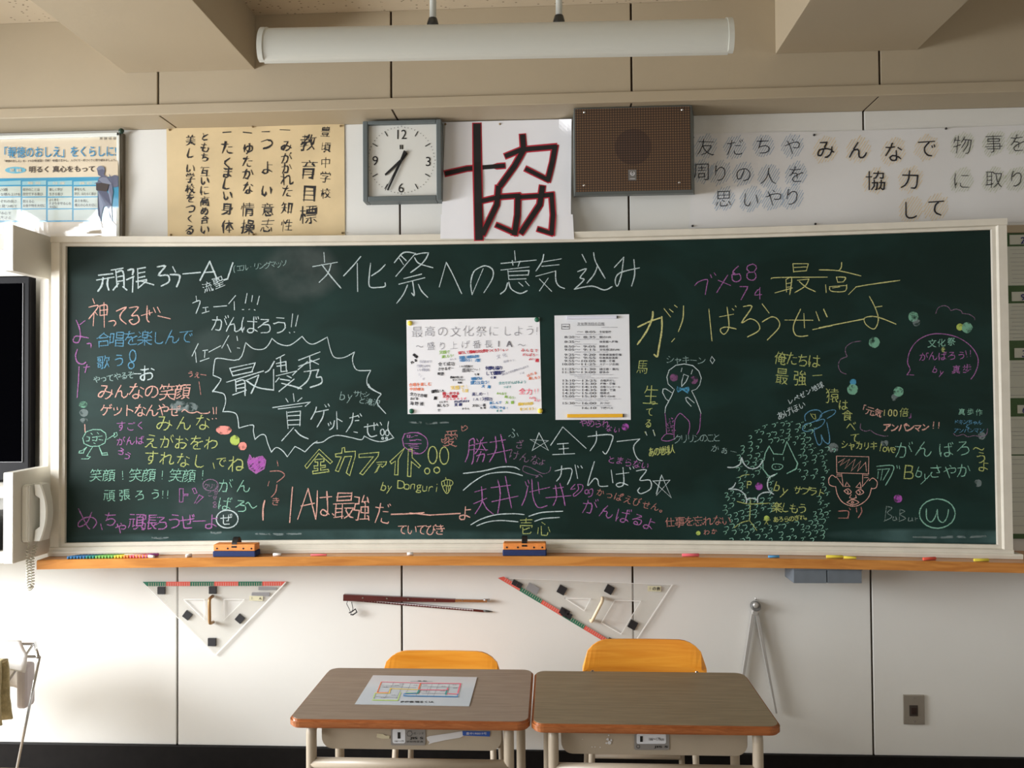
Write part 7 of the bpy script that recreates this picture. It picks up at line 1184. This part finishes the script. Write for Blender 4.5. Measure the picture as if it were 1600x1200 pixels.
square_on('transparent long set square hanging slanted, with a diagonal red and green scale', [(778, 903), (1051, 914), (978.5, 1023)],
          [[(gx(622), gy(247)), (gx(842), gy(252)), (gx(788), gy(355))], [(gx(1050), gy(265)), (gx(1275), gy(272)), (gx(1105), gy(555)), (gx(935), gy(458))]],
          [([(795, 903.5), (1051, 914)], .8), ([(1050, 914), (979, 1023)], 1.8)],
          ((778, 903), (978.5, 1023), 6, 1, 6.5, inn), False,
          [(gx(595), gy(172), 8.8, .5), (gx(1003), gy(168), 8.8, .5), (gx(1205), gy(472), 8.8, .5), (gx(625), gy(370), 8, .5), (gx(605), gy(355), 7, .5), (gx(655), gy(395), 6, .5), (gx(190), gy(110), 5.5, .5), (gx(230), gy(132), 5.5, .5), (gx(1012), gy(612), 6, .5)],
          ((gx(945), gy(243)), (gx(845), gy(435)), .0065), HCR,
          [([(gx(315), gy(110)), (gx(405), gy(160)), (gx(378), gy(218)), (gx(285), gy(165))], STG, ''), ([(gx(1335), gy(140)), (gx(1452), gy(142)), (gx(1450), gy(190)), (gx(1335), gy(186))], STY, '1の教')])
# dark red board compass
cpx = lambda x: 430+x/3.334
cpy = lambda y: 840+y/3.334
WR = mat('dark_red_lacquer', srgb(78, 26, 26), .3, coat=.4, noise=.2, nscale=12)
co = thing('board_compass', 'dark red wooden chalkboard compass hanging folded nearly level on the wall', 'compass', atY(660, 940, 0))
def taperbar(name, p0, p1, w0, w1, y0, y1, m, par):
    d = Vector((p1[0]-p0[0], p1[1]-p0[1])); nn = Vector((-d.y, d.x)).normalized()
    q = [(p0[0]+nn.x*w0/2, p0[1]+nn.y*w0/2), (p1[0]+nn.x*w1/2, p1[1]+nn.y*w1/2), (p1[0]-nn.x*w1/2, p1[1]-nn.y*w1/2), (p0[0]-nn.x*w0/2, p0[1]-nn.y*w0/2)]
    return plate(name, [atY(x, y, y0) for x, y in q], [], (0, y1-y0, 0), m, par, .001)
taperbar('thick_leg', (cpx(360), cpy(308)), (cpx(940), cpy(324)), 10, 4.6, -.006, -.024, WR, co)
taperbar('chalk_holder', (cpx(938), cpy(324)), (cpx(1105), cpy(327)), 4.2, 4.0, -.008, -.020, CHROME, co)
tube('chalk_clamp', [atY(cpx(1085), cpy(327), -.014), atY(cpx(1118), cpy(326), -.014)], .0062, CHROME, co)
taperbar('scale_leg', (cpx(362), cpy(318)), (cpx(1090), cpy(382)), 4.5, 3.2, -.004, -.010, WR, co)
tube('pointed_tip', [atY(cpx(1085), cpy(381), -.007), atY(cpx(1110), cpy(384), -.007), atY(cpx(1132), cpy(386), -.007)], [.004, .0035, .001], DGREY, co)
tk = []
for k in range(46):
    f = k/45; x = cpx(390+640*f); y = cpy(322+56*f); h_ = 2.2 if k % 5 else 3.2
    tk.append([(x, y-1.2), (x-.2, y-1.2+h_*.8)])
tk.append([(cpx(390), cpy(320)), (cpx(1030), cpy(376))])
strokes('scale_marks', tk, .55, on_wall(-.0105), PAPER, co, .0004, 0, 0)['kind'] = 'stuff'
for k in (.13, .3, .45, .64, .83): disc('rivet', atY(cpx(360+740*k), cpy(311+20*k), -.024), (0, -1, 0), .003, .002, CHROME, co, 10)
tube('cord', [atY(cpx(a_), cpy(b_), -.02) for a_, b_ in ((378, 325), (372, 345), (385, 370), (395, 395), (405, 370), (398, 335))], .0014, PLASTICK, co, 6)
tube('cord_knot', [atY(cpx(a_), cpy(b_), -.02) for a_, b_ in ((385, 392), (400, 385), (418, 372), (425, 388), (405, 402), (392, 400))], .0028, PLASTICK, co, 6)
# aluminium compass at the right
al = thing('metal_compass', 'silver metal chalkboard compass with two long legs, hanging from a hook', 'compass', atY(1182, 946, 0))
taperbar('leg', (1176.5, 955), (1151, 1112), 5.5, 3.2, -.006, -.020, ALU, al)
taperbar('leg', (1181.5, 957), (1212, 1113), 5.5, 2.6, -.010, -.024, ALU, al)
disc('pivot', atY(1179.5, 946, -.004), (0, -1, 0), .0185, .026, mat('pivot_grey', srgb(120, 120, 118), .4, .4), al, 24); disc('pivot_cap', atY(1181, 945.5, -.030), (0, -1, 0), .011, .006, ALU, al, 20, 1)
disc('collar', atY(1178.5, 955, -.006), (0, -1, 0), .012, .020, ALU, al, 18)
hk = tube('wall_hook', [atY(1181, 937, 0), atY(1181, 937, -.03), atY(1181, 934, -.036)], .0022, CHROME); tag(hk, 'small metal wall hook carrying the silver compass', 'hook')
# switch plate
a = atY(1411, 1131, 0); b_ = atY(1443.5, 1085, 0)
sw = thing('switch_plate', 'brushed steel wall switch plate low on the right of the wall', 'switch', (a.x/2+b_.x/2, 0, a.z))
box('plate', a.x, b_.x, -.006, -.0003, a.z, b_.z, mat('brushed_steel', srgb(172, 166, 156), .35, .7), sw, .002)
p1 = atY(1421, 1119, -.006); p2 = atY(1434, 1102, -.006)
box('recess', p1.x, p2.x, -.0075, -.005, p1.z, p2.z, mat('switch_recess', srgb(60, 52, 46), .5), sw, .001)
box('rocker', p1.x+.006, p2.x-.006, -.010, -.007, p1.z+.008, p2.z-.008, mat('switch_rocker', srgb(40, 22, 18), .4), sw, .001)
for z in (a.z+.012, b_.z-.012): disc('screw', ((a.x+b_.x)/2, -.006, z), (0, -1, 0), .003, .002, CHROME, sw, 10)

# ================================================================ DESKS
DH = H0-.82                     # desk top height
def make_desk(cx, yfr, lab, lam, rot, w=.628, d=.405):
    ybk = yfr+d; t = thing('school_desk', lab, 'desk', (cx, (yfr+ybk)/2, 0), None)
    x0, x1 = cx-w/2, cx+w/2
    q = rrect(x0, x1, yfr, ybk, .032, 6)
    plate('edge_band', [(x, y, DH-.0235) for x, y in q], [], (0, 0, .0225), EDGEW, t, .005)
    q = rrect(x0+.006, x1-.006, yfr+.006, ybk-.006, .028, 6)
    plate('top_surface', [(x, y, DH-.0009) for x, y in q], [], (0, 0, .0009), lam, t)
    # tray: box with rounded lower corners
    tx0, tx1, tz0, tz1 = cx-.238, cx+.238, DH-.096, DH-.024
    for ya, yb, nm in ((yfr+.052, yfr+.056, 'tray_front'),):
        q = rrect(tx0, tx1, tz0, tz1, .03, 6, (0, 0, 1, 1)); tf = plate(nm, [(x, ya, z) for x, z in q], [], (0, yb-ya, 0), BEIGE, t, .001)
    q1 = rrect(tx0, tx1, tz0, tz1, .03, 6, (0, 0, 1, 1)); q2 = rrect(tx0+.003, tx1-.003, tz0+.003, tz1, .028, 6, (0, 0, 1, 1))
    i = q1.index((tx0, tz1))
    o1 = q1[i:]+q1[:i]; j = q2.index((tx0+.003, tz1)); o2 = (q2[j:]+q2[:j])
    ring = [p for p in o1]+[p for p in reversed(o2)]
    loft('tray', [[(x, yfr+.056, z) for x, z in ring], [(x, ybk-.06, z) for x, z in ring]], BEIGE, t)
    for s in (-1, 1):
        fxp = cx+s*.258; rxp = cx+s*.275; yF, yR = yfr+.028, ybk-.035
        tube('leg', [(fxp, yF, .012), (fxp, yF, DH-.045), (fxp, yF+.004, DH-.030), (fxp, yF+.02, DH-.0255)], .0135, BEIGE, t, 14)
        tube('leg', [(rxp, yR, .012), (rxp, yR, DH-.045), (rxp, yR-.004, DH-.030), (rxp, yR-.02, DH-.0255)], .0135, BEIGE, t, 14)
        tube('side_rail', [(fxp, yF, DH-.040), (rxp, yR, DH-.040)], .010, BEIGE, t, 10)
        tube('floor_rail', [(fxp, yF-.02, .0135), (rxp, yR+.02, .0135)], .0130, BEIGE, t, 12)
    tube('crossbar', [(cx-.258, yfr+.028, DH-.122), (cx+.258, yfr+.028, DH-.122)], .0135, BEIGE, t, 14)
    tube('crossbar', [(cx-.27, ybk-.05, .10), (cx+.27, ybk-.05, .10)], .011, BEIGE, t, 12)
    t.rotation_euler = (0, 0, rot); return tf, yfr+.052
d1, ty1 = make_desk(-.2300, -1.079, 'left school desk with brown-grey top and a paper on it', LAMIN, 0.002)
d2, ty2 = make_desk(.4010, -1.088, 'right school desk with an empty olive-brown wood-grain top', LAMIN2, .001)
def M1(x, y, e=0): return atY(x, y, ty1-.0012-e)
def M2(x, y, e=0): return atY(x, y, ty2-.0012-e)
qx = lambda x: 440+x/3.81
qy = lambda y: 1120+y/3.81
LBG = mat('label_grey', srgb(150, 148, 146), .4, .3); LBW = mat('label_white', srgb(226, 230, 236), .5); LBB = mat('label_blue', srgb(40, 84, 170), .5); TAPE = mat('torn_tape', srgb(216, 216, 218), .5); TAPEY = mat('old_tape', srgb(206, 198, 168), .6)
def flat(name, q, m, par, mp, e): meshobj(name, [mp(x, y, e) for x, y in q], [tuple(range(len(q)))], m, par)
flat('size_label', [(qx(a_), qy(b_)) for a_, b_ in rrect(650, 855, 70, 170, 10, 3)], LBG, d1, M1, .001)
flat('size_label_field', [(qx(a_), qy(b_)) for a_, b_ in rrect(660, 735, 72, 158, 10, 3)], LBW, d1, M1, .0016)
printed('label_numeral', '1', qx(690), qy(92), qx(706), qy(130), M1, INK, d1, .012, .0022)
printed('label_print', '166〜179', qx(672), qy(140), qx(726), qy(150), M1, INK, d1, 0, .0022)
strokes('label_mark', [[(qx(a_), qy(b_)) for a_, b_ in ((745, 100), (755, 85), (770, 85), (778, 102), (768, 115), (750, 115), (745, 100))]], .6, M1, INK, d1, .0022)
printed('label_print', 'JIS S', qx(762), qy(120), qx(842), qy(138), M1, INK, d1, .02, .0022); printed('label_print', '学校用家具', qx(742), qy(142), qx(842), qy(154), M1, INK, d1, 0, .0022); printed('label_print', '机・いす', qx(785), qy(92), qx(845), qy(106), M1, INK, d1, 0, .0022)
flat('torn_tape', [(qx(a_), qy(b_)) for a_, b_ in ((862, 122), (880, 115), (1000, 98), (1075, 85), (1095, 108), (1060, 125), (980, 138), (900, 155), (872, 165), (880, 150), (868, 140))], TAPE, d1, M1, .001)
flat('torn_tape', [(qx(a_), qy(b_)) for a_, b_ in ((568, 100), (600, 102), (620, 112), (642, 112), (640, 130), (600, 130), (564, 122))], TAPEY, d1, M1, .001)
flat('blue_label', [(qx(a_), qy(b_)) for a_, b_ in ((1075, 85), (1240, 88), (1238, 118), (1078, 112))], LBB, d1, M1, .0013)
printed('label_print', '豊中190019号', qx(1098), qy(92), qx(1220), qy(107), M1, LBW, d1, 0, .002)
hx = lambda x: 820+x/3.333
hy = lambda y: 840+y/3.333
flat('size_label', [(hx(a_), hy(b_)) for a_, b_ in rrect(570, 752, 1020, 1106, 10, 3)], LBG, d2, M2, .001)
flat('size_label_field', [(hx(a_), hy(b_)) for a_, b_ in rrect(582, 735, 1022, 1074, 8, 3)], LBW, d2, M2, .0016)
printed('label_numeral', '1', hx(600), hy(1034), hx(614), hy(1064), M2, INK, d2, .012, .0022); printed('label_print', '166〜179cm', hx(646), hy(1042), hx(724), hy(1058), M2, INK, d2, 0, .0022)
printed('label_print', 'JIS S', hx(672), hy(1084), hx(745), hy(1098), M2, INK, d2, .02, .0022)
strokes('label_mark', [circle(hx(590), hy(1088), 2.6)], .6, M2, INK, d2, .0022)
for (x, y, s) in ((432, 1050, 2.2), (440, 1068, 3), (425, 1070, 1.6), (450, 1055, 1.8), (436, 1030, 1.2), (350, 1090, .9), (365, 1090, .9), (392, 1092, .9), (300, 1050, .7)):
    flat('worn_spot', [(hx(x)+s*math.cos(k)*(1+.4*math.sin(k*3+x)), hy(y)+s*math.sin(k)) for k in range(6)], TAPE, d2, M2, .001)
# paper lying on the left desk
pl = thing('seating_plan_paper', 'laminated white plan sheet with coloured outlines lying on the left desk', 'paper', atZ(650, 1080, DH))
PLN = mat('laminated_paper', srgb(206, 214, 222), .2, coat=.5)
MZ = on_top(DH+.0015)
q = [(583, 1055.5), (745.5, 1058.5), (733, 1103.5), (554.5, 1100.5)]
plate('paper', [atZ(x, y, DH+.0004) for x, y in q], [], (0, 0, .0010), PLN, pl)
zx = lambda x: 540+x/7.273
zy = lambda y: 1050+y/7.273
def zline(col, w_, s): strokes('plan_line', [[(zx(float(p.split(',')[0])), zy(float(p.split(',')[1]))) for p in l.split()] for l in s.split(';')], w_, MZ, IK[col] if col in IK else col, pl, .0004, 0, .05)
zline('orange', 1.4, '405,115 360,230'); zline('pink', .8, '412,112 850,125;360,232 480,232'); zline('yellow', 1.5, '510,185 495,240'); zline('yellow', 1.0, '510,187 820,200;340,238 495,240')
zline(mat('plan_lime', srgb(190, 220, 110), .6), 1.2, '335,240 315,300;300,318 590,322 622,232;690,235 810,238 835,202'); zline('orange', 2.0, '850,130 830,190')
zline('pink', 1.0, '850,125 1310,130;840,200 1160,205;1160,245 1280,250'); zline('pink', 2.0, '1305,135 1275,235;1160,185 1145,225'); zline('teal', 2.2, '835,205 815,240;1150,210 1135,250')
zline('blue', 1.3, '665,245 660,270 1270,280 1275,250;675,243 800,240')
zline('grey', .4, '412,150 640,160;545,120 480,235;660,130 575,300;740,130 690,235;400,168 800,178;985,130 925,275;1060,130 1000,270;1180,140 1135,270;870,165 1300,175;860,240 1140,245;480,235 445,300;340,280 590,290;735,105 990,108;810,240 800,270;930,180 920,235')
for (x, y, t, w_) in ((815, 96, '黒 板', 110),): printed('plan_print', t, zx(x), zy(y), zx(x+w_), zy(y+12), MZ, INK, pl, .01, .0005)
printed('plan_print', '座席表 明るく1A', zx(622), zy(328), zx(1000), zy(350), MZ, INK, pl, .03, .0005)
for (x, y) in ((430, 170), (560, 150), (610, 135), (770, 150), (880, 145), (1090, 160), (1220, 180), (400, 290), (520, 260), (1215, 145), (880, 215), (1080, 215)): printed('plan_print', '氏名', zx(x), zy(y-5), zx(x+45), zy(y+7), MZ, IK['grey'], pl, 0, .0005)

# ================================================================ CHAIRS
def make_chair(cx, yb, top, lab, wd=.39):
    t = thing('school_chair', lab, 'chair', (cx, yb+.18, 0)); hh = .165
    q = rrect(-wd/2, wd/2, top-hh, top, .075, 8, (1, 1, 0, 0)); q = [p for p in q]
    # lower corners: smaller radius
    q = rrect(-wd/2, wd/2, top-hh, top, .07, 8)
    bm = bmesh.new(); n_ = 24
    vs = []
    def curve(x, z): return yb-.035*(x/(wd/2))**2 - .10*(top-z)*0 + (z-top)*-.0 - .012*(1-(top-z)/hh)*0
    # strips across x with heights limited by the rounded outline
    rings = []
    R_ = .085
    for i in range(n_+1):
        x = -wd/2+wd*i/n_; dxe = wd/2-abs(x)
        cut = R_-math.sqrt(max(0, R_*R_-max(0, R_-dxe)**2)); y = yb-.012*(x/(wd/2))**2
        z1_, z0_ = top-cut, top-hh+cut*.6
        rings.append([(cx+x, y, z0_), (cx+x, y-.002, (z0_+z1_)/2), (cx+x, y+.006, z1_), (cx+x, y+.015, z1_), (cx+x, y+.008, (z0_+z1_)/2), (cx+x, y+.009, z0_)])
    bm.free()
    loft('backrest', rings, ORANGEW, t)
    sz = top-.30; q = rrect(cx-.185, cx+.185, yb+.035, yb+.385, .05, 6)
    plate('seat', [(x, y, sz) for x, y in q], [], (0, 0, .011), ORANGEW, t, .003)
    for s in (-1, 1):
        X = cx+s*.165
        tube('back_upright', [(X, yb+.055, sz-.03), (X, yb+.035, sz+.06), (X, yb+.020, top-.12), (X, yb+.016, top-.05)], .0105, BEIGE, t, 12)
        for zz in (top-.098, top-.14): disc('bolt', (X, yb-.0085, zz), (0, -1, 0), .0062, .003, CHROME, t, 12, 1)
        tube('leg', [(X+s*.01, yb+.02, .011), (X, yb+.05, sz-.03), (X, yb+.07, sz-.012)], .0105, BEIGE, t, 12)
        tube('leg', [(X+s*.01, yb+.37, .011), (X, yb+.36, sz-.03), (X, yb+.34, sz-.012)], .0105, BEIGE, t, 12)
        tube('seat_rail', [(X, yb+.35, sz-.012), (X, yb+.07, sz-.012)], .0105, BEIGE, t, 12)
    tube('cross_rail', [(cx-.165, yb+.35, sz-.014), (cx+.165, yb+.35, sz-.014)], .009, BEIGE, t, 10)
    tube('cross_rail', [(cx-.165, yb+.36, .16), (cx+.165, yb+.36, .16)], .009, BEIGE, t, 10)
    return t
p = atY(690, 1018, -.47); make_chair(p.x, -.47, p.z, 'orange plywood school chair behind the left desk, lower back', .403)
p = atY(1006, 1000, -.545); make_chair(p.x, -.545, p.z, 'orange plywood school chair behind the right desk, taller back')

# ================================================================ DRYING RACK
rk = thing('drying_rack', 'chrome folding drying rack at the lower left of the picture', 'rack', (-2.0, -.34, 0))
RY0, RY1 = -.44, -.30
pa = atY(62, 1026, RY0); pb = atY(52, 1024, RY1); zt = pa.z
for y, p in ((RY0, pa), (RY1, pb)): tube('top_bar', [(p.x, y, zt), (-2.35, y, zt)], .0045, CHROME, rk, 10)
tube('end_bar', [(pa.x, RY0-.01, zt+.002), (pb.x, RY1+.01, zt+.002)], .0055, CHROME, rk, 10)
lo = atY(27, 1198, RY0-.0)
dz = (lo-pa); k = zt/(-dz.z)
tube('leg', [(pa.x, RY0, zt), (pa.x+dz.x*k, RY0, .004)], .0045, CHROME, rk, 10)
tube('leg', [(pb.x, RY1, zt), (pb.x-.40, RY1, .004)], .0045, CHROME, rk, 10)
tube('leg', [(-2.35, RY0, zt), (-2.3, RY0, .004)], .0045, CHROME, rk, 10); tube('leg', [(-2.35, RY1, zt), (-2.3, RY1, .004)], .0045, CHROME, rk, 10)
def cloth(name, xa, xb, yf_, drop_f, yb_, drop_b, m, lab, amp=.008, zl=None, fr=38, wr=0, shear=0):
    z = zl or zt+.006; rings = []; n_ = 26
    prof_ = [(yf_-.004, z-drop_f*(1-j/8)) for j in range(9)]+[(yf_+(yb_-yf_)*j/5, z+.003-.006*math.sin(PI*j/5)) for j in range(1, 5)]+[(yb_+.004, z-drop_b*j/8) for j in range(9)]
    for i in range(n_+1):
        x = xa+(xb-xa)*i/n_; r = []
        for j, (y, zz) in enumerate(prof_):
            dd = max(0, z-zz)/max(drop_f, .01); s = -1 if j < 10 else 1
            wob = math.sin(x*fr+zz*5)*amp*dd+(rnd.uniform(-1, 1)*wr if wr else 0)
            r.append((x+shear*(y-RY1)/(RY0-RY1)+math.sin(zz*23)*amp*.5*dd, y+wob+s*amp*dd*.9, zz+math.sin(x*19)*.006*dd))
        rings.append(r)
    o = loft(name, rings, m, None, False, True, False); md = o.modifiers.new('t', 'SOLIDIFY'); md.thickness = .004 if not wr else .008
    return tag(o, lab, 'cloth')
cloth('white_cloth', -2.3, pb.x-.045, RY0-.007, .05, RY1+.007, .19, mat('white_cotton', srgb(238, 236, 234), .9, bump=.4, bscale=300), 'white cloth draped over the top of the drying rack', .006, None, 38, 0, pa.x-pb.x)
TW = mat('beige_towel', srgb(190, 178, 140), .95, noise=.2, nscale=60, bump=1, bscale=260)
cloth('beige_towel', -2.2, atY(27, 1060, RY0).x, RY0-.075, .20, RY0-.055, .20, TW, 'beige terry towel hanging from the drying rack at the left edge', .012, zt+.002, 30, .0015)
ct = box('white_bag', atY(33, 1060, -.36).x, atY(48, 1060, -.36).x, -.39, -.33, atY(40, 1104, -.36).z, atY(40, 1036, -.36).z, mat('thin_white_plastic', srgb(206, 200, 206), .4), None, .012)
tag(ct, 'thin white plastic bag hanging beside the beige towel on the rack', 'bag')
